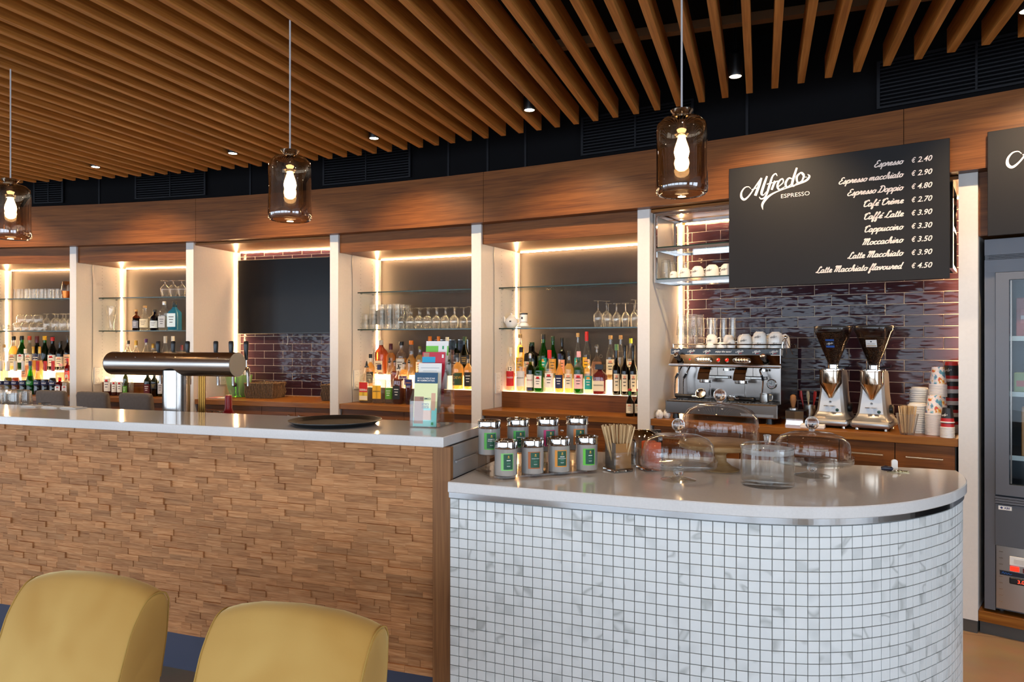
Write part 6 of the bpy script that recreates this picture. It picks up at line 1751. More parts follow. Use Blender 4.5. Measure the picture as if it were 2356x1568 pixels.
def board_text(body, x0, x1, z, name='lettering', **kw):
    v, f = text_verts(body, 1.0, kw.get('shear', 0), kw.get('bold', 0))
    xs = [p[0] for p in v]; k = (x1 - x0) / (max(xs) - min(xs)); m_ = min(xs)
    return on_board([((x - m_) * k, y * kw.get('h', k)) for x, y in v], f, x0, z).build(name, M_CHALK, mb1)
board_text('ESPRESSO', 0.3013, 0.4563, 2.3010, bold=-0.004, h=0.0325)
ROWS = [('Espresso', '2.40', 0.7819), ('Espresso macchiato', '2.90', 0.6065), ('Espresso Doppio', '4.80', 0.650), ('Café Crème', '2.70', 0.7307), ('Caffé Latte', '3.90', 0.733),
        ('Cappuccino', '3.30', 0.7354), ('Moccachino', '3.50', 0.7237), ('Latte Macchiato', '3.90', 0.650), ('Latte Macchiato flavoured', '4.50', 0.4877)]
for i, (nm, pr, x0) in enumerate(ROWS):
    z = 2.4100 - 0.06825 * i
    v, f, w_ = script_text(nm, 0.0165, 0.0046)
    k = (0.9228 - x0) / (max(p[0] for p in v) - min(p[0] for p in v)); m_ = min(p[0] for p in v)
    on_board([((x - m_) * k, y) for x, y in v], f, x0, z).build('menu_line', M_CHALK, mb1)
    board_text('€', 0.957, 0.977, z - 0.001, 'price', shear=0.3, bold=0.012, h=0.036)
    board_text(pr, 0.984, 1.0511, z - 0.002, 'price', shear=0.28, bold=0.012, h=0.039)
mb2 = thing('menu_board', 'second black menu board at the right picture edge above the fridge', 'menu board', (1.0523, 4.0954, 2.000), math.radians(-20.6))
MB().cbox(0, 0.85, 0, 0.012, 0, 0.511, 0.0015).build('panel', M_BOARD, mb2)
for s in (0.12, 0.73):
    MB().box(s - 0.02, s + 0.02, 0.0122, 0.028, 0.40, 0.48).build('bracket', M_BLACKP, mb2)
flat_on(LOGO_V, LOGO_F, lambda x, y: (0.075 + x * 0.39, -0.0006, 0.335 + y * 0.39 - 0.03)).build('brand_lettering', M_CHALK, mb2)

# ---------------------------------------------------------------- television and its niche
t = thing('television', 'large black flat television on the tiled niche wall', 'television', BL('tv', 0.642, 0.545, 1.552), bay('tv')[3])
MB().cbox(-0.62, 0.62, 0, 0.035, 0, 0.695, 0.003).build('case', M_BLACKP, t)
MB().box(-0.612, 0.612, -0.0008, -0.0001, 0.012, 0.687).build('screen', pm('dark screen', '#101013', 0.28, spec=0.2), t)
MB().box(-0.2, 0.2, 0.0352, 0.0565, 0.2, 0.5).build('wall_bracket', M_BLACKP, t)
for s in (-0.09, 0.40):
    MB().tube(catmull([(s, 0.02, 0.0), (s + 0.008, 0.022, -0.05), (s - 0.004, 0.024, -0.10)], 4), 0.0016, 5).build('loose_cable', M_PAPERW, t)

def basket(s, d, w_, dd, h, label):
    t = thing('wicker_basket', label, 'basket', BL('tv', s, d, CT + 0.0004), bay('tv')[3] + 0.1, 'wicker baskets')
    M_W = pm('dark wicker', '#5b4630', 0.7, var=0.45, vscale=70)
    MB().box(-w_ / 2 + 0.012, w_ / 2 - 0.012, -dd / 2 + 0.012, dd / 2 - 0.012, 0.0, 0.008).build('base', M_W, t)
    stakes, weave = MB(), MB()
    per = []
    n_ = 18
    for i in range(n_): per.append((-w_ / 2 + w_ * i / n_, -dd / 2))
    for i in range(10): per.append((w_ / 2, -dd / 2 + dd * i / 10))
    for i in range(n_): per.append((w_ / 2 - w_ * i / n_, dd / 2))
    for i in range(10): per.append((-w_ / 2, dd / 2 - dd * i / 10))
    for (x, y) in per:
        j = random.uniform(-0.004, 0.004)
        stakes.tube([(x * 0.90, y * 0.90, 0.002), (x * 0.97 + j, y * 0.97, h * 0.4), (x * 0.94 - j, y * 0.94, h * 0.7), (x + j, y, h)], 0.0068, 5)
    stakes.build('upright_canes', M_W, t, True)
    for z, k in ((0.012, 0.89), (h - 0.004, 0.985)):
        ring = [(x * k, y * k, z + random.uniform(-0.002, 0.002)) for x, y in per]
        weave.tube(ring + [ring[0]], 0.006, 5, False)
    weave.build('woven_bands', pm('light wicker', '#7d6140', 0.7, var=0.4, vscale=70), t, True)
basket(0.470, 0.36, 0.28, 0.22, 0.135, 'square dark wicker basket beside the green ice bucket')
basket(1.245, 0.32, 0.225, 0.20, 0.135, 'wicker basket half hidden by the white pilaster')
t = thing('ice_bucket', 'clear green plastic bucket with bottle tops beside the wicker basket', 'bucket', BL('tv', 0.185, 0.36, CT + 0.0004), bay('tv')[3])
M_BUCK = thin_glass('green plastic', (0.30, 0.62, 0.10), 1.0, haze=0.25)
MB().lathe([(0, 0.0), (0.07, 0.0), (0.078, 0.006), (0.105, 0.09), (0.126, 0.20), (0.123, 0.20), (0.102, 0.09), (0.074, 0.010), (0, 0.008)], 32, sx=1.0, sy=0.85).build('vessel', M_BUCK, t, True, 50)
MB().lathe([(0.018, 0), (0.022, 0.012), (0.015, 0.024), (0, 0.026)], 14).xf(Matrix.Translation((0.035, -0.094, 0.115)) @ Matrix.Rotation(PI / 2 - 0.15, 4, 'X')).build('emblem', M_INKD, t, True)
for i in range(9):
    a_ = i * 0.7
    x, y = 0.012 + 0.05 * math.cos(a_), 0.045 * math.sin(a_)
    tag(MB().tube([(x, y, 0.0), (x * 1.25, y * 1.2, 0.205)], 0.0085, 8).tube([(x * 1.25, y * 1.2, 0.205), (x * 1.27, y * 1.22, 0.222)], 0.0105, 8).build('cutlery_handle', M_CHROME if i % 2 else M_PAPERW, None, True, loc=BL('tv', 0.185, 0.36, CT + 0.0105)),
        'shiny stick standing in the green plastic bucket', 'bar stick', 'sticks in the green bucket')
t = thing('paper_stack', 'few loose papers on the left of the television worktop', 'papers', BL('tv', 0.075, 0.22, CT + 0.0004), 0.25)
MB().box(-0.05, 0.10, -0.08, 0.08, 0, 0.004).build('sheet', M_PAPERW, t)
MB().box(-0.055, 0.03, -0.085, 0.05, 0.0042, 0.006).build('leaflet', pm('pink leaflet', '#d98a80', 0.6), t)

# ---------------------------------------------------------------- beer tap tower
TX0, TX1, TY, TZ_, TR = -3.301, -2.475, 2.95, 1.3675, 0.0615
tp = thing('beer_tap', 'brushed steel T-shaped beer tap with six black handles', 'beer tap', (-2.861, TY, 0.9904), 0)
o_ = Vector((-2.861, TY, 0.9904))
def tpp(mb, name, mat, par=None, smooth=True, ang=40):
    return mb.build(name, mat, par or tp, smooth, ang, loc=(0, 0, 0) if par else -o_)
bar_me = MB().lathe([(0.0, 0.0), (TR - 0.01, 0.0), (TR - 0.002, 0.004), (TR, 0.012), (TR, TX1 - TX0), (TR - 0.002, TX1 - TX0)], 48).xf(Matrix.Translation((TX0, TY, TZ_)) @ Matrix.Rotation(PI / 2, 4, 'Y'))
barrel = tpp(bar_me, 'barrel', pm('tap steel', '#aaa49e', 0.24, 1.0), ang=60)
tpp(MB().lathe([(TR - 0.0025, -0.002), (TR - 0.001, 0.001), (0, 0.001)], 48).xf(Matrix.Translation((TX1, TY, TZ_)) @ Matrix.Rotation(PI / 2, 4, 'Y')), 'end_cap', pm('brushed end cap', '#b3a892', 0.55, 0.2), barrel)
tpp(MB().lathe([(0.0, 0.9905), (0.085, 0.9905), (0.085, 0.998), (0.0685, 1.0), (0.0665, 1.02), (0.0665, 1.335)], 44, -2.861, TY), 'column', pm('column steel', '#a9a5a1', 0.2, 1.0), ang=50)
for i in range(4):
    tpp(MB().tube([(-2.80 + i * 0.011, TY + 0.095, 0.9905), (-2.80 + i * 0.011, TY + 0.095, 1.345)], 0.0055, 8), 'brass_tube', pm('tube brass', '#a5793a', 0.3, 1.0))  # thin brass tubes standing in for gold stripes beside the column
for i in range(6):
    x = TX0 + 0.085 + i * 0.132
    tpp(MB().lathe([(0.0028, 0), (0.0028, 0.002), (0, 0.0022)], 8).xf(Matrix.Translation((x, TY - TR * math.cos(0.62), TZ_ + TR * math.sin(0.62))) @ Matrix.Rotation(PI / 2 - 0.62, 4, 'X')), 'led_dot', M_CHROME, barrel)  # chrome studs standing in for the small LED dots along the barrel
for i, x in enumerate((-3.057, -2.955, -2.86, -2.675, -2.578, -2.484)):
    yh = TY + 0.075
    h = tpp(MB().lathe([(0.007, 0.0), (0.009, 0.012), (0.0125, 0.075), (0.0125, 0.092), (0.009, 0.097), (0, 0.098)], 16, x, yh, 1.388), 'tap_handle', M_BLACKP)
    tpp(MB().lathe([(0.006, -0.040), (0.006, 0.0)], 10, x, yh, 1.388), 'handle_stem', M_CHROME, h)
    tpp(MB().tube([(x, TY + TR - 0.004, 1.345), (x, yh + 0.012, 1.345), (x, yh + 0.016, 1.30), (x, yh + 0.016, 1.255)], [0.011, 0.011, 0.009, 0.007], 10), 'faucet', M_CHROME)
# upturned tumblers and odds and ends on the work bench
WB = 0.9904
tb2 = tumbler_mesh(0.038, 0.10, 0.9)
for i in range(4):
    for j in range(3):
        for lvl in range(2):
            tag(mesh_obj('tumbler', tb2, None, (-4.36 + i * 0.085 + (j % 2) * 0.03, 2.90 + j * 0.085, WB + lvl * 0.1005)), 'upturned tumbler at the far left behind the bar, %s tier, %s in row %s' % (['lower', 'upper'][lvl], ORD[i], ['one', 'two', 'three'][j]), 'glass', 'tumblers behind the bar')
for i in range(3):
    tag(mesh_obj('tumbler', tumbS, None, (-3.90 + i * 0.078, 2.90 + (i % 2) * 0.07, WB + 0.05)), 'low tumbler on the steel tray behind the bar, ' + ['left', 'middle', 'right'][i], 'glass', 'low tumblers behind the bar')
tag(MB().cbox(-4.05, -3.68, 2.84, 3.06, WB, WB + 0.0495, 0.003).build('glass_tray', M_DSTEEL), 'flat steel tray under the low tumblers behind the bar', 'tray')
for i, x in enumerate((-3.62, -3.47, -3.34)):
    t = thing('folded_cloth', 'thin white folded cloth on the rear edge of the bar top, %s' % ['left one', 'middle one', 'right one'][i], 'cloth', (x, 2.755, 1.1408), 0, 'folded cloths')
    MB().cbox(-0.055, 0.055, -0.035, 0.035, 0, 0.004, 0.0012).build('fold', M_PAPERW, t)
    MB().cbox(-0.05, 0.03, -0.03, 0.03, 0.0042, 0.007, 0.0012).build('fold', M_PAPERW, t)
t = thing('red_bottle', 'red plastic funnel bottle behind the bar in front of the television niche', 'bottle', (-2.745, 3.20, WB), 0)
MB().lathe([(0, 0), (0.04, 0), (0.042, 0.06), (0.036, 0.095), (0.024, 0.115), (0.020, 0.13), (0.0185, 0.19), (0.0165, 0.200), (0, 0.201)], 20, sx=1.0).build('body', pm('red plastic', '#b3100f', 0.35), t, True, 50)
t = thing('wire_rack', 'small wire rack beside the red bottle behind the bar', 'rack', (-2.86, 3.19, WB), 0)
wr = MB()
for z in (0.02, 0.105):
    wr.tube([(-0.07, -0.05, z), (0.055, -0.05, z), (0.055, 0.05, z), (-0.07, 0.05, z), (-0.07, -0.05, z)], 0.003, 6)
for x in (-0.07, -0.03, 0.012, 0.055):
    for y in (-0.05, 0.05):
        wr.tube([(x, y, 0.0005), (x, y, 0.108)], 0.0026, 6)
wr.build('wires', M_CHROME, t, True)

# ---------------------------------------------------------------- on the bar top
t = thing('serving_tray', 'round black non-slip serving tray lying on the bar top', 'tray', (-1.665, 2.575, 1.1408), 0)
MB().lathe([(0, 0.0), (0.155, 0.0), (0.165, 0.003), (0.183, 0.016), (0.190, 0.017), (0.190, 0.020), (0.182, 0.020), (0.163, 0.008), (0.155, 0.006), (0, 0.006)], 56).build('dish', pm('tray plastic', '#161514', 0.42), t, True, 40)
MB().lathe([(0, 0.0064), (0.152, 0.0064)], 48).build('rubber_mat', pm('tray rubber', '#3a342c', 0.62, bump=0.3, bscale=900), t)

bs = thing('leaflet_stand', 'clear acrylic leaflet stand with stepped pockets on the bar top', 'leaflet stand', (-1.268, 2.60, 1.1408), 0.06)
PW = 0.058
ac = MB().box(-PW, PW, -0.012, 0.175, 0, 0.003)
for sx in (-PW - 0.0025, PW):
    ac.add([(sx, -0.012, 0.003), (sx, 0.175, 0.003), (sx, 0.175, 0.30), (sx, 0.13, 0.31), (sx, -0.012, 0.11), (sx + 0.0025, -0.012, 0.003), (sx + 0.0025, 0.175, 0.003), (sx + 0.0025, 0.175, 0.30), (sx + 0.0025, 0.13, 0.31), (sx + 0.0025, -0.012, 0.11)],
           [(0, 1, 2, 3, 4), (9, 8, 7, 6, 5), (0, 5, 6, 1), (1, 6, 7, 2), (2, 7, 8, 3), (3, 8, 9, 4), (4, 9, 5, 0)])
ac.build('side_walls', M_ACRYL, bs)
POCK = [(-0.012, 0.0, 0.105), (0.028, 0.05, 0.155), (0.068, 0.095, 0.20), (0.108, 0.14, 0.245)]
for y, z0, z1 in POCK:
    MB().box(-PW, PW, y, y + 0.0025, max(z0, 0.0032), z1).build('pocket_front', M_ACRYL, bs)
MB().box(-PW, PW, 0.1725, 0.175, 0.0032, 0.31).build('back_wall', M_ACRYL, bs)
def leaflet(y, z0, h, lean, name, label, paint):
    lf = thing(name, label, 'leaflet', Matrix.Translation((-1.268, 2.60, 1.1408)) @ (Matrix.Rotation(0.06, 4, 'Z') @ Vector((0, y, z0))), 0.06, 'leaflets in the acrylic stand')
    W = 0.05
    pg = MB().box(-W, W, 0, 0.003, 0, h).build('page', paint[0], lf)
    yy = -0.0003
    for k_, (x0, x1, z_0, z_1, m_) in enumerate(paint[1]):
        q = yy - 0.0001 * k_
        MB().add([(x0 * W, q, z_0 * h), (x1 * W, q, z_0 * h), (x1 * W, q, z_1 * h), (x0 * W, q, z_1 * h)], [(0, 1, 2, 3)]).build('printed_area', m_, pg)
    for body, zc, w_, m_ in paint[2]:
        v, f = text_verts(body, 1.0, 0, 0.015, 'CENTER')
        xs = [p[0] for p in v]; k = w_ * W / (max(xs) - min(xs))
        flat_on(v, f, lambda x, y_: (-x * k, -0.0014, zc * h - y_ * k)).build('lettering', m_, pg)   # printed upside down as seen from this side
    lf.rotation_euler = (lean, 0, 0.06)
    return lf
P = lambda n, c: pm('print ' + n, c, 0.5)
leaflet(-0.005, 0.0036, 0.215, -0.10, 'leaflet', 'front leaflet with teal band over a pale yellow and turquoise page, upside down',
        (P('pale yellow', '#e6e9b0'), [(-1, 1, 0.80, 1.0, P('petrol', '#0f4566')), (-1, 1, 0.0, 0.16, P('turquoise', '#84dcd8')), (-0.2, 1, 0.16, 0.34, P('turquoise', '#84dcd8')), (-0.95, -0.15, 0.05, 0.55, P('skin', '#a97c66')), (-0.15, 0.55, 0.12, 0.30, P('skin light', '#d9a98a')), (0.5, 0.85, 0.3, 0.62, P('skin light', '#d9a98a')), (0.55, 0.75, 0.03, 0.08, P('emerald', '#1f9a5a'))],
         [('WILLKOMMEN IM', 0.865, 1.5, M_INKW), ('SPA & HEALTH CLUB', 0.905, 1.5, M_INKW), ('COME TO', 0.53, 0.9, P('ink blue', '#123a4e')), ('KEEP', 0.38, 0.6, P('ink blue', '#123a4e')), ('CALM', 0.43, 0.6, P('ink blue', '#123a4e'))]))
leaflet(0.036, 0.055, 0.200, -0.10, 'leaflet', 'white leaflet with fine grey script, second in the acrylic stand',
        (M_PAPERW, [(-0.8, 0.8, 0.90, 0.91, P('grey ink', '#9aa0a8')), (-0.6, 0.6, 0.84, 0.847, P('grey ink', '#9aa0a8'))], []))
leaflet(0.076, 0.10, 0.200, -0.10, 'leaflet', 'red and blue leaflet, third in the acrylic stand',
        (P('crimson', '#c02038'), [(-1, 0.15, 0.78, 0.9, P('cyan', '#1a9cc4')), (-0.9, -0.4, 0.90, 0.985, P('skin', '#a97c66')), (0.72, 0.88, 0.88, 0.95, M_INKW)], []))
leaflet(0.116, 0.145, 0.200, -0.10, 'leaflet', 'white and green leaflet at the back of the acrylic stand',
        (M_PAPERW, [(-1, 0.1, 0.76, 0.90, P('leaf green', '#6fbf3a')), (0.88, 1, 0.70, 0.90, P('leaf green', '#6fbf3a')), (0.45, 0.6, 0.83, 0.90, P('emerald', '#1f9a5a'))], []))

# ---------------------------------------------------------------- on the serving counter
CZ = 0.9854
M_AC2 = thin_glass('bronze tinted acrylic', (0.93, 0.86, 0.78), 1.8)
st_ = thing('tea_tin_stand', 'two-level clear acrylic stand carrying the tea tins', 'stand', (-0.80, 2.60, CZ), math.radians(42))
def rr(x0, x1, y0, y1, r, n=6):
    pts = []
    for cx_, cy_, a0 in ((x1 - r, y0 + r, -90), (x1 - r, y1 - r, 0), (x0 + r, y1 - r, 90), (x0 + r, y0 + r, 180)):
        for i in range(n + 1):
            a_ = math.radians(a0 + 90 * i / n)
            pts.append((cx_ + r * math.cos(a_), cy_ + r * math.sin(a_)))
    return pts
MB().prism(rr(-0.205, 0.215, -0.080, 0.150, 0.045), 0.006, 0.012).build('base_plate', M_AC2, st_)
MB().prism(rr(-0.205, 0.215, 0.040, 0.150, 0.045), 0.070, 0.0755).build('upper_plate', M_AC2, st_)
for x in (-0.185, -0.06, 0.06, 0.195):
    MB().box(x - 0.003, x + 0.003, 0.055, 0.135, 0.0122, 0.0698).build('support', M_AC2, st_)
    for y in (-0.055, 0.12):
        MB().lathe([(0, 0), (0.008, 0), (0.008, 0.0058), (0, 0.0058)], 10, x * 0.9, y).build('foot', M_AC2, st_)
def tin_mat():
    if 'tin steel' not in MATS:
        m = pm('tin steel', '#d9d7d3', 0.24, 0.65)
    return MATS['tin steel']
TINC = ['#4fa93a', '#3f9a3a', '#b3235e', '#c8742c', '#7fc26a', '#a85a22', '#d88a22', '#5fc030']
def tin(x, y, z, i, label):
    t = thing('tea_tin', label, 'tin', (x, y, z + 0.0004), math.radians(23), 'tea tins')
    R_, H_ = 0.0415, 0.126
    MB().lathe([(0, 0), (R_ - 0.001, 0), (R_, 0.0015), (R_, H_ - 0.028), (R_ + 0.0005, H_ - 0.027)], 36).build('body', tin_mat(), t, True, 40)
    MB().lathe([(R_ + 0.0015, H_ - 0.030), (R_ + 0.003, H_ - 0.028), (R_ + 0.0015, H_ - 0.025), (R_ + 0.0015, H_ - 0.005), (R_ + 0.003, H_ - 0.003), (R_ + 0.001, H_), (R_ - 0.004, H_), (R_ - 0.006, H_ - 0.004), (0, H_ - 0.004)], 36).build('lid', M_CHROME, t, True, 35)
    a0, a1 = -0.50, 0.62
    lb = MB()
    def pt(a, z_, off): return ((R_ + off) * math.sin(a), -(R_ + off) * math.cos(a), z_)
    def pat(a_0, a_1, z_0, z_1, off, name, mat, par):
        v = []
        for k_ in range(9):
            a = a_0 + (a_1 - a_0) * k_ / 8
            v += [pt(a, z_0, off), pt(a, z_1, off)]
        return MB().add(v, [(2 * k_, 2 * k_ + 2, 2 * k_ + 3, 2 * k_ + 1) for k_ in range(8)]).build(name, mat, par)
    la = pat(a0, a1, 0.020, 0.082, 0.0005, 'label', pm('tea label ' + TINC[i], TINC[i], 0.5), t)
    pat(a0 + 0.24, a1 - 0.07, 0.024, 0.079, 0.0009, 'label_panel', pm('tea green', '#0f4a32', 0.5), la)
    pat(0.11, 0.23, 0.069, 0.074, 0.0012, 'crest', M_GOLD, la); pat(0.08, 0.26, 0.065, 0.0675, 0.0012, 'crest_name', M_GOLD, la)
    names = {0: ('FORMOSA', 'PAI MU TAN'), 1: ('PFEFFERMINZE',), 5: ('ROOIBOS VANILLE',), 6: ('ASSAM', 'SPECIAL BROKEN')}.get(i)
    if names:
        for k_, nm in enumerate(names):
            v, f = text_verts(nm, 1.0, 0, 0.02, 'CENTER')
            xs = [p[0] for p in v]; sc_ = 0.028 / max(max(xs) - min(xs), 5.0)
            flat_on(v, f, lambda x_, y_: pt(0.17 + x_ * sc_ / R_, 0.056 - 0.006 * k_ + y_ * sc_, 0.0013)).build('lettering', M_INKW, la)
    else:
        pat(0.0, 0.34, 0.0555, 0.058, 0.0012, 'print_line', M_INKW, la)
    for z_, a_ in ((0.047, 0.14), (0.044, 0.16), (0.036, 0.15), (0.033, 0.12)):
        pat(0.17 - a_, 0.17 + a_, z_, z_ + 0.0012, 0.0012, 'print_line', M_INKW if z_ == 0.036 else pm('faint print', '#4f8a6a', 0.5), la)
    return t
up, lo_ = CZ + 0.0757, CZ + 0.0122
TT = 'steel tea tin with %s label, %s'
for i, (x, y, z, c, wh) in enumerate(((-0.968, 2.535, up, 'green', 'leftmost on the raised rear row'), (-0.885, 2.628, up, 'green', 'second on the raised rear row'), (-0.783, 2.688, up, 'magenta', 'third on the raised rear row'), (-0.684, 2.762, up, 'terracotta', 'rightmost on the raised rear row'),
                                      (-0.880, 2.475, lo_, 'light green', 'leftmost in the front row'), (-0.800, 2.545, lo_, 'brown', 'second in the front row'), (-0.718, 2.615, lo_, 'orange', 'third in the front row'), (-0.628, 2.686, lo_, 'bright green', 'rightmost in the front row'))):
    tin(x, y, z, i, TT % (c, wh))

def square_vase(x, y, label, rz, W=0.043, H=0.075):
    t = thing('square_vase', label, 'vase', (x, y, CZ), rz, 'square glass vases')
    MB().cbox(-W, W, -W, W, 0, 0.012, 0.003).build('thick_base', M_SOLID, t)
    for x0, x1, y0, y1 in ((-W, W, -W, -W + 0.003), (-W, W, W - 0.003, W), (-W, -W + 0.003, -W + 0.003, W - 0.003), (W - 0.003, W, -W + 0.003, W - 0.003)):
        MB().box(x0, x1, y0, y1, 0.0122, H).build('wall', M_CLEAR, t)
    return t
square_vase(-0.520, 2.755, 'square glass vase holding cardboard sleeve and wooden stirrers', 0.75)
M_CARD = pm('brown cardboard', '#a5733f', 0.8)
M_CARD2 = pm('cardboard corrugated', '#6a5c50', 0.8, bump=0.6, bscale=500)
t = thing('cardboard_sleeve', 'folded brown cardboard sleeve standing in the square vase', 'cardboard', (-0.520, 2.755, CZ + 0.0126), 0.75)
MB().box(-0.036, -0.033, -0.036, 0.036, 0, 0.098).box(-0.033, 0.036, 0.033, 0.036, 0, 0.09).build('corrugated_side', M_CARD2, t)
MB().box(-0.033, 0.036, -0.036, -0.033, 0, 0.096).box(0.033, 0.036, -0.033, 0.033, 0, 0.088).build('plain_side', M_CARD, t)
stk2 = MB().cbox(-0.003, 0.003, -0.0008, 0.0008, 0, 0.165, 0.0004).mesh('stirrer', M_STICK)
for i in range(40):
    gx, gy = (i % 8 - 3.5) / 3.5, (i // 8 - 2) / 2
    b0 = Vector((gx * 0.020, gy * 0.020, 0.013))
    top_ = Vector((gx * (0.055 if gx < 0 else 0.052) + random.uniform(-0.004, 0.004), gy * 0.030, 0.160 + random.uniform(-0.014, 0.004)))
    R3 = Matrix.Rotation(0.33, 3, 'Z')
    o = mesh_obj('wooden_stirrer', stk2, None, Vector((-0.520, 2.755, CZ)) + R3 @ b0)
    o.rotation_euler = (R3 @ (top_ - b0)).to_track_quat('Z', 'X').to_euler()
    tag(o, 'wooden stirrer fanning out of the square vase beside the tea tins', 'stirrer', 'stirrers in the square vase')
square_vase(-0.405, 2.822, 'square glass vase filled with orange sugar sachets', 0.55, 0.043, 0.085)
M_OR = pm('orange sachet', '#d2541a', 0.45)
sach = MB().cbox(-0.026, 0.026, -0.0012, 0.0012, 0, 0.095, 0.0006).mesh('sachet', M_OR)
for i in range(12):
    o = mesh_obj('sugar_sachet', sach, None, Vector((-0.405, 2.822, CZ + 0.0130)) + Matrix.Rotation(0.55, 3, 'Z') @ Vector((random.uniform(-0.005, 0.005), -0.031 + i * 0.0056, 0)), 0.55 + random.uniform(-0.04, 0.04))
    o.rotation_euler[0] = random.uniform(-0.02, 0.02)
    tag(o, 'orange paper sugar sachet in the square vase, %s from the front' % ORD[i], 'sachet', 'sugar sachets')
t = thing('napkin_holder', 'bent polished steel napkin holder behind the orange sachets', 'holder', (-0.445, 2.95, CZ), 0.30)
sheet = [(-0.0, 0.002), (0.09, 0.002), (0.10, 0.01), (0.075, 0.10), (0.05, 0.130), (0.02, 0.135), (-0.03, 0.105)]
mbn = MB()
sm = catmull(sheet, 5)
vv = []
for (y, z) in sm:
    vv += [(-0.065, -y + 0.05, z), (0.065, -y + 0.05, z)]
mbn.add(vv, [(2 * i, 2 * i + 1, 2 * i + 3, 2 * i + 2) for i in range(len(sm) - 1)])
o = mbn.build('steel_sheet', M_CHROME, t, True, 60)
sd = o.modifiers.new('thickness', 'SOLIDIFY'); sd.thickness = 0.003

def cloche(x, y, label, stand, Rb=0.128, ped=0.05, domeH=0.110, knob=0.024):
    t = thing('cake_stand', label + ', footed plate', 'cake stand', (x, y, CZ), 0, 'cake stands')
    z = ped
    if stand == 'glass':
        MB().lathe([(0.062, 0), (0.063, 0.002), (0.03, 0.010), (0.012, 0.016), (0.012, 0.018), (0.018, 0.024), (0.0195, 0.031), (0.015, 0.039), (0.012, 0.041), (0.03, ped - 0.004)], 32).lathe([(0, 0.001), (0.062, 0.0)], 32).build('foot', M_CLEAR, t, True, 60)
        MB().sphere((0, 0, 0.030), 0.0175, 18, 10).build('stem_ball', M_SOLID, t, True)
        MB().lathe([(0, z - 0.004), (Rb + 0.005, z - 0.002), (Rb + 0.009, z + 0.004), (Rb + 0.010, z + 0.024), (Rb + 0.0085, z + 0.024), (Rb + 0.0075, z + 0.005), (Rb, z + 0.002), (0, z)], 48).build('plate', M_CLEAR, t, True, 50)
    else:
        MB().lathe([(0.0, 0), (0.073, 0), (0.074, 0.004), (0.045, 0.016), (0.026, 0.032), (0.024, 0.060), (0.05, ped - 0.022), (Rb + 0.004, ped - 0.018), (Rb + 0.010, ped - 0.012), (Rb + 0.010, ped), (Rb + 0.006, ped + 0.003), (0, ped)], 48).build('wooden_stand', wood('pale turned wood', '#7d5a36', '#9c784e', '#b2936a', (9, 9, 30), 0.45, fine=3), t, True, 50)
    dm = thing('glass_dome', label + ', clear dome with ball knob', 'cake dome', (x, y, CZ + ped + 0.0028), 0, 'cake domes')
    pr = [(Rb - 0.002, 0.0), (Rb, 0.002), (Rb - 0.001, domeH * 0.45), (Rb * 0.955, domeH * 0.66), (Rb * 0.82, domeH * 0.84), (Rb * 0.58, domeH * 0.955), (Rb * 0.30, domeH * 0.99), (0.012, domeH)]
    MB().lathe(pr, 48).build('bell', thin_glass('dome glass', (0.975, 0.975, 0.97), 1.15), dm, True, 70)
    MB().lathe([(0.012, domeH - 0.001), (0.009, domeH + 0.004), (0.012, domeH + 0.009)], 18).sphere((0, 0, domeH + 0.008 + knob), knob, 22, 14).build('knob', M_SOLID, dm, True, 70)
cloche(-0.280, 2.640, 'low glass cake cover in front of the orange sachets', 'glass', 0.128, 0.052, 0.112, 0.0235)
cloche(-0.150, 2.905, 'large cake cover on a pale wooden pedestal', 'wood', 0.146, 0.105, 0.150, 0.0245)
cloche(0.180, 2.885, 'glass cake cover nearest the keys', 'glass', 0.134, 0.052, 0.108, 0.0245)
t = thing('biscuit_jar', 'straight clear glass jar with flat knobbed lid', 'jar', (0.022, 2.655, CZ), 0)
MB().lathe([(0, 0), (0.086, 0), (0.089, 0.003), (0.089, 0.127), (0.087, 0.128), (0.0865, 0.016), (0.08, 0.012), (0, 0.011)], 48).build('vessel', M_CLEAR, t, True, 50)
ld = MB().lathe([(0.084, 0.112), (0.084, 0.1285), (0.092, 0.129), (0.092, 0.134), (0.075, 0.143), (0.03, 0.147), (0.012, 0.148)], 48).build('lid', M_CLEAR, t, True, 50)
MB().lathe([(0.0855, 0.110), (0.0865, 0.113), (0.0865, 0.124), (0.0855, 0.127)], 48).build('seal_ring', thin_glass('silicone', (0.9, 0.9, 0.9), 0.4, haze=0.45), ld, True)
MB().lathe([(0, 0.1478), (0.011, 0.1478), (0.0125, 0.16), (0.014, 0.171), (0.012, 0.173), (0, 0.173)], 20).build('lid_knob', M_SOLID, ld, True, 50)
t = thing('key_bunch', 'bunch of keys with dark blue fob near the rear edge of the counter', 'keys', (0.470, 3.075, CZ), 0.1)
MB().tube([(-0.030, 0.012, 0.009), (-0.018, 0.010, 0.011), (0.004, 0.004, 0.010), (0.010, 0.002, 0.009)], [0.006, 0.010, 0.009, 0.004], 10).build('fob', pm('navy fob', '#12172e', 0.3), t, True)
MB().tube([(0.022 + 0.012 * math.cos(q), -0.002 + 0.012 * math.sin(q), 0.006) for q in [2 * PI * i / 14 for i in range(15)]], 0.0012, 6, False).build('ring', M_CHROME, t, True)
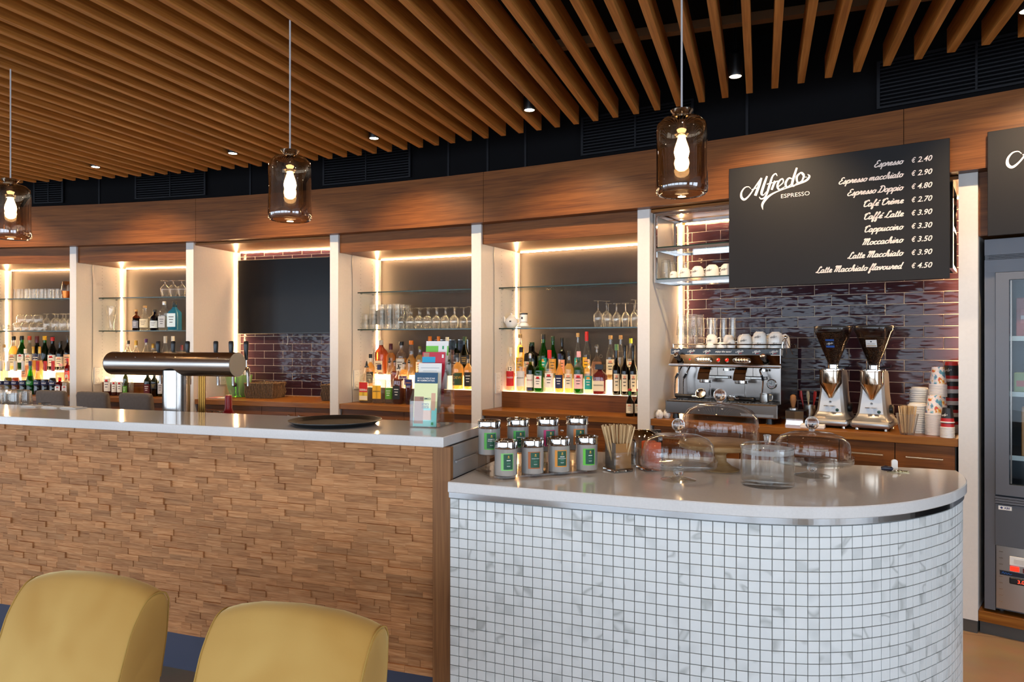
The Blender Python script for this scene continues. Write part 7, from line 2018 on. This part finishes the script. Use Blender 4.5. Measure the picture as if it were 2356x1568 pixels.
for i, a_ in enumerate((-2.7, -2.2, -1.6, -0.9, -0.35, 0.15)):
    kx, ky = 0.022 + 0.012 * math.cos(a_), -0.002 + 0.012 * math.sin(a_)
    kb = MB().lathe([(0, 0), (0.008, 0), (0.008, 0.0018), (0, 0.0018)], 12).box(0.006, 0.030, -0.003, 0.003, 0, 0.0018).box(0.022, 0.025, -0.006, -0.003, 0, 0.0018)
    kb.xf(Matrix.Translation((kx, ky, 0.0006 + 0.0019 * (i % 4))) @ Matrix.Rotation(a_, 4, 'Z'))
    kb.build('key', pm('key brass', '#b5a57e', 0.25, 1.0), t)
t = thing('table_tag', 'small white rounded plastic tag standing behind the keys', 'tag', (0.497, 3.16, CZ), 0.2)
MB().prism([(0.011 * math.cos(q), 0.026 + 0.009 * math.sin(q)) for q in [PI * i / 10 for i in range(11)]] + [(-0.011, 0.0), (0.011, 0.0)], -0.004, 0.004).xf(Matrix.Rotation(PI / 2, 4, 'X')).build('plate', M_WHITEP, t, True, 40)

# ---------------------------------------------------------------- glass-door fridge on its wooden plinth
FA = bay('fr')[3]
t = thing('fridge_plinth', 'wooden platform on a grey base under the fridge', 'platform', BL('fr', 0, 0, 0), FA)
MB().cbox(0.001, 0.95, 0.005, 0.60, 0.066, 0.118, 0.0015).build('deck', M_TOP, t)
MB().box(0.004, 0.94, 0.035, 0.58, 0.0, 0.0658).build('base', M_PLINTH, t)
M_FR = pm('fridge grey', '#54565c', 0.42, 0.2)
M_FR2 = pm('fridge frame', '#5e6067', 0.42, 0.2)
fr = thing('drinks_fridge', 'grey glass-door fridge at the right picture edge', 'fridge', BL('fr', 0.026, 0.03, 0.1184), FA)
FW, FD, FH = 0.72, 0.56, 1.88
def frp(mb, name, mat, par=None, smooth=False):
    return mb.build(name, mat, par or fr, smooth)
for x in (0.06, FW - 0.06):
    for y in (0.06, FD - 0.06):
        frp(MB().lathe([(0, 0), (0.02, 0), (0.02, 0.013), (0, 0.013)], 12, x, y), 'foot', M_BLACKP, smooth=True)
cab = MB().box(0, 0.018, 0.0, FD, 0.0135, FH).box(FW - 0.018, FW, 0.0, FD, 0.0135, FH).box(0.018, FW - 0.018, FD - 0.02, FD, 0.0135, FH).box(0.018, FW - 0.018, 0.02, FD - 0.02, FH - 0.16, FH).box(0.018, FW - 0.018, 0.02, FD - 0.02, 0.0135, 0.60)
frp(cab, 'cabinet', M_FR)
frp(MB().box(0.0, FW, -0.012, -0.0002, 1.80, FH).box(0.0, FW, -0.012, -0.0002, 1.712, 1.776).box(0.0, 0.046, -0.012, -0.0002, 0.0135, 1.7118), 'face_frame', M_FR2)
lou = MB()
for i in range(3):
    lou.box(0.005, FW - 0.005, -0.014, -0.004, 1.778 + i * 0.0075, 1.7825 + i * 0.0075)
frp(lou, 'top_vent', M_FR)
door = frp(MB().box(0.049, 0.105, -0.03, -0.001, 0.60, 1.709).box(FW - 0.06, FW - 0.004, -0.03, -0.001, 0.60, 1.709).box(0.105, FW - 0.06, -0.03, -0.001, 1.672, 1.709).box(0.105, FW - 0.06, -0.03, -0.001, 0.60, 0.655), 'door', M_FR2)
frp(MB().box(0.105, FW - 0.06, -0.020, -0.014, 0.655, 1.672), 'door_pane', thin_glass('fridge glass', (0.88, 0.93, 0.95), 0.5), door)
frp(MB().box(0.110, 0.116, -0.024, -0.021, 0.66, 1.668), 'seal', M_DSTEEL, door)
pl = MB()
for i in range(3):
    pl.box(0.047, FW - 0.003, -0.026, -0.0125, 0.556 + i * 0.0125, 0.566 + i * 0.0125)
frp(pl, 'lower_ridges', M_FR2)
pan = frp(MB().box(0.047, FW - 0.003, -0.020, -0.0005, 0.345, 0.552), 'lower_panel', M_FR)
lg = frp(MB().box(0.060, 0.115, -0.0212, -0.0202, 0.525, 0.545), 'maker_plate', M_PAPERW, pan)
v, f = text_verts('KBS', 1.0, 0.2, 0.03)
flat_on(v, f, lambda x, y: (0.084 + x * 0.0135, -0.0215, 0.5305 + y * 0.0135)).build('lettering', pm('plate blue', '#1d2c6a', 0.5), fr)
MB().add([(0.066, -0.0215, 0.535), (0.073, -0.0215, 0.529), (0.080, -0.0215, 0.535), (0.073, -0.0215, 0.541)], [(0, 1, 2, 3)]).build('plate_diamond', pm('plate blue', '#1d2c6a', 0.5), fr)
con = frp(MB().box(0.050, FW - 0.003, -0.016, -0.0005, 0.030, 0.343), 'control_panel', M_STEEL)
vs = MB()
for i in range(9):
    vs.box(0.062, 0.078, -0.0166, -0.0161, 0.065 + i * 0.031, 0.067 + i * 0.031)
frp(vs, 'vent_slots', M_CHROME, con)
frp(MB().cbox(0.105, 0.195, -0.021, -0.0161, 0.255, 0.300, 0.002), 'switch_plate', M_WHITEP, con)
frp(MB().box(0.125, 0.172, -0.023, -0.0212, 0.265, 0.288), 'switch', pm('switch grey', '#cfcac4', 0.4), con)
frp(MB().box(0.108, 0.145, -0.021, -0.0161, 0.228, 0.250), 'lit_switch', pm('red switch', '#d01810', 0.3, emit='#ff2410', estr=2.5), con)
frp(MB().box(0.160, 0.197, -0.021, -0.0161, 0.226, 0.248), 'dark_switch', pm('dull red switch', '#5a1412', 0.3), con)
ws = frp(MB().box(0.065, 0.18, -0.0185, -0.0161, 0.200, 0.222), 'brand_strip', pm('strip black', '#141c2c', 0.3), con)
v, f = ribbon(catmull([(0, 0.004), (0.006, 0.012), (0.010, 0.003), (0.016, 0.010), (0.022, 0.003), (0.028, 0.009), (0.034, 0.003), (0.042, 0.008)], 4), 0.002)
flat_on(v, f, lambda x, y: (0.074 + x, -0.0188, 0.204 + y)).build('brand_scribble', pm('strip blue', '#2a6ac0', 0.4), fr)
dsp = frp(MB().cbox(0.105, 0.205, -0.022, -0.0161, 0.163, 0.196, 0.004), 'thermostat', M_BLACKP, con)
v, f = text_verts('3.0', 1.0, 0, 0.01)
flat_on(v, f, lambda x, y: (0.138 + x * 0.024, -0.0224, 0.171 + y * 0.024)).build('display_digits', emitter('red digits', (1.0, 0.05, 0.02), 3.0, False), fr)
# shelves and food inside
SHZ = [0.78, 1.10, 1.38]
for i, z in enumerate(SHZ):
    s_ = frp(MB().box(0.03, FW - 0.03, 0.05, FD - 0.03, z, z + 0.006), 'inner_shelf', thin_glass('fridge shelf', (0.85, 0.9, 0.9), 0.8))
    frp(MB().box(0.03, FW - 0.03, 0.045, 0.0498, z - 0.012, z + 0.012), 'price_rail', pm('rail grey', '#b9c2c6', 0.4), s_)
frp(MB().box(0.04, 0.046, 0.04, 0.052, 0.62, 1.70), 'shelf_track', M_STEEL)
def food(x, y, z, w_, d_, h, c, label, cat='food pack', name='food_pack', deco=None):
    p_ = BL('fr', 0.026, 0.03, 0.1184) + Matrix.Rotation(FA, 3, 'Z') @ Vector((x, y, z + 0.0066))
    t_ = thing(name, label, cat, p_, FA, 'food in the fridge')
    MB().cbox(0, w_, 0, d_, 0, h, 0.004).build('pack', pm('pack ' + c, c, 0.45), t_)
    for k_, (z0, z1, cc) in enumerate(deco or []):
        MB().add([(w_ * 0.06, -0.0006 - 0.0001 * k_, z0 * h), (w_ * 0.94, -0.0006 - 0.0001 * k_, z0 * h), (w_ * 0.94, -0.0006 - 0.0001 * k_, z1 * h), (w_ * 0.06, -0.0006 - 0.0001 * k_, z1 * h)], [(0, 1, 2, 3)]).build('print_band', pm('pack ' + cc, cc, 0.45), t_)
    return t_
food(0.145, 0.075, SHZ[0], 0.22, 0.06, 0.25, '#a5743e', 'brown and green frozen food pack behind the fridge glass', deco=[(0.80, 1.0, '#6a9a34'), (0.72, 0.84, '#e4e6dc'), (0.42, 0.48, '#2f7fae'), (0.2, 0.4, '#d9cdb8')])
food(0.20, 0.16, SHZ[0], 0.24, 0.08, 0.27, '#b08a6a', 'tan carton behind the brown frozen pack', deco=[(0.1, 0.9, '#bb9674')])
food(0.11, 0.10, SHZ[1], 0.2, 0.12, 0.10, '#7f8f5a', 'green and red tray pack on the middle fridge shelf', deco=[(0.3, 0.6, '#a8564a')])
food(0.34, 0.10, SHZ[1], 0.2, 0.12, 0.19, '#9c8a6a', 'beige pack on the middle fridge shelf at the picture edge', deco=[(0.4, 0.9, '#b59c78')])
food(0.12, 0.10, SHZ[2], 0.34, 0.12, 0.20, '#9a4a44', 'large red bag on the top fridge shelf', deco=[(0.35, 0.7, '#b0605a'), (0.45, 0.55, '#d9c0bc')])

# ---------------------------------------------------------------- chairs
M_GREYF = pm('grey brown upholstery', '#5d534d', 0.9, bump=0.3, bscale=500, var=0.08, vscale=40)
M_LEG = pm('dark metal leg', '#1c1a19', 0.45, 0.5)
def grey_stool(x, y, rz, label):
    t = thing('bar_chair', label, 'chair', (x, y, 0), rz, 'grey chairs behind the bar')
    MB().cbox(-0.20, 0.20, -0.19, 0.19, 0.62, 0.70, 0.025).build('seat', M_GREYF, t, True, 50)
    prof = [(-0.20, 0.705), (-0.195, 0.90), (-0.220, 1.055), (-0.235, 1.078), (-0.262, 1.075), (-0.272, 1.05), (-0.255, 0.88), (-0.255, 0.705)]
    bk = MB()
    secs = [(-0.163, 0.93), (-0.155, 0.985), (-0.13, 1.0), (0.13, 1.0), (0.155, 0.985), (0.163, 0.93)]
    v, f = [], []
    for xx, k in secs:
        cy_, cz_ = -0.232, 0.88
        sc_ = k if abs(xx) > 0.14 else 1.0
        for (yy, z) in prof:
            v.append((xx, cy_ + (yy - cy_) * (0.55 if abs(xx) > 0.16 else (0.85 if abs(xx) > 0.14 else 1)), cz_ + (z - cz_) * sc_))
    n_ = len(prof)
    for i in range(len(secs) - 1):
        for k in range(n_):
            j = (k + 1) % n_
            f.append((i * n_ + k, i * n_ + j, (i + 1) * n_ + j, (i + 1) * n_ + k))
    f.append(tuple(range(n_))[::-1]); f.append(tuple(range((len(secs) - 1) * n_, len(secs) * n_)))
    bk.add(v, f).build('backrest', M_GREYF, t, True, 60)
    for sx in (-0.16, 0.16):
        for sy in (-0.15, 0.15):
            MB().tube([(sx, sy, 0.6195), (sx * 1.12, sy * 1.12, 0.0)], [0.018, 0.013], 10).build('leg', M_LEG, t, True)
    MB().tube([(-0.17, 0.16, 0.25), (0.17, 0.16, 0.25)], 0.009, 8).tube([(-0.17, -0.16, 0.25), (0.17, -0.16, 0.25)], 0.009, 8).build('foot_rest', M_LEG, t, True)
for i, (x, nm) in enumerate(((-5.95, 'leftmost, partly behind the tumblers'), (-5.545, 'second from the left'), (-5.095, 'below the tap end of the row, third from the left'), (-4.640, 'rightmost, beside the tap column'))):
    grey_stool(x, 4.62, random.uniform(-0.04, 0.04), 'grey upholstered high chair back, ' + nm)

def velvet():
    m, nt, b, out = new_mat('mustard velvet')
    N, L = nt.nodes, nt.links
    geo = N.new('ShaderNodeNewGeometry')
    n1 = N.new('ShaderNodeTexNoise'); n1.inputs['Scale'].default_value = 3.0; n1.inputs['Detail'].default_value = 2; n1.inputs['Distortion'].default_value = 0.4
    L.new(geo.outputs['Position'], n1.inputs['Vector'])
    r = N.new('ShaderNodeValToRGB')
    r.color_ramp.elements[0].position, r.color_ramp.elements[0].color = 0.32, (*lin('#b88a40'), 1)
    r.color_ramp.elements[1].position, r.color_ramp.elements[1].color = 0.68, (*lin('#cea65c'), 1)
    L.new(n1.outputs['Fac'], r.inputs['Fac']); L.new(r.outputs['Color'], b.inputs['Base Color'])
    b.inputs['Roughness'].default_value = 0.85
    b.inputs['Sheen Weight'].default_value = 1.0
    b.inputs['Sheen Roughness'].default_value = 0.35
    b.inputs['Sheen Tint'].default_value = (*lin('#efe0a8'), 1)
    n2 = N.new('ShaderNodeTexNoise'); n2.inputs['Scale'].default_value = 700
    L.new(geo.outputs['Position'], n2.inputs['Vector'])
    bm_ = N.new('ShaderNodeBump'); bm_.inputs['Strength'].default_value = 0.12; bm_.inputs['Distance'].default_value = 0.001
    L.new(n2.outputs['Fac'], bm_.inputs['Height']); L.new(bm_.outputs['Normal'], b.inputs['Normal'])
    return m
M_VELVET = velvet()
M_WOODLEG = pm('dark leg wood', '#3a2417', 0.5)
def lounge_chair(x, y, rz, label, W=0.235):
    """low upholstered chair facing the viewer: front is local -y"""
    t = thing('lounge_chair', label, 'chair', (x, y, 0), rz, 'mustard lounge chairs')
    # side profile of the back, top rolled over: (y, z) counter-clockwise seen from +x
    front = catmull([(-0.16, 0.385), (-0.05, 0.465), (0.0, 0.545), (0.030, 0.635), (0.055, 0.710), (0.088, 0.768)], 5)
    topr = catmull([(0.088, 0.768), (0.114, 0.796), (0.146, 0.806), (0.178, 0.796), (0.192, 0.768)], 4)[1:]
    back = catmull([(0.192, 0.768), (0.184, 0.66), (0.160, 0.52), (0.128, 0.34)], 4)[1:]
    prof = front + topr + back + [(-0.16, 0.34)]
    n_ = len(prof)
    v, f = [], []
    # crowned across the width: top drops and edges round towards the sides
    xs = [-1.0, -0.985, -0.94, -0.8, -0.5, 0.0, 0.5, 0.8, 0.94, 0.985, 1.0]
    for u in xs:
        e = abs(u)
        shrink = 0.0 if e < 0.9 else (e - 0.9) ** 2 * 0.9
        drop = 0.036 * e ** 2.5
        cyy = 0.06
        for (yy, z) in prof:
            k = max(0.0, (z - 0.5) / 0.3)
            v.append((u * W, cyy + (yy - cyy) * (1 - shrink * 6), z - drop * k - shrink * 0.5 * k - 0.008 * k))
    m_ = len(xs)
    for i in range(m_ - 1):
        for k in range(n_):
            j = (k + 1) % n_
            f.append((i * n_ + k, i * n_ + j, (i + 1) * n_ + j, (i + 1) * n_ + k))
    f.append(tuple(range(n_))[::-1]); f.append(tuple(range((m_ - 1) * n_, m_ * n_)))
    bk = MB().add(v, f).build('backrest', M_VELVET, t, True, 60)
    for sg in (-1, 1):
        ln = []
        for (yy, z) in (front[4:] + topr + back[:8]):
            k = max(0.0, (z - 0.5) / 0.3)
            ln.append((sg * (W * 0.986), 0.06 + (yy - 0.06) * 0.995, z - 0.0435 * k + 0.0006))
        MB().tube(ln, 0.0022, 6).build('piping', pm('piping', '#b08a40', 0.8), bk, True)
    MB().cbox(-W, W, -0.40, -0.02, 0.315, 0.43, 0.03).build('seat', M_VELVET, t, True, 50)
    for sx in (-W + 0.04, W - 0.04):
        for sy in (-0.35, 0.07):
            MB().tube([(sx, sy, 0.335 if sy > 0 else 0.3145), (sx * 1.05, sy * 1.03, 0.0)], [0.020, 0.013], 10).build('leg', M_WOODLEG, t, True)
lounge_chair(-1.866, 1.464, math.radians(1.0), 'mustard velvet chair back at the bottom left corner of the picture')
lounge_chair(-1.131, 1.445, math.radians(2.5), 'mustard velvet chair back nearer the mosaic counter')
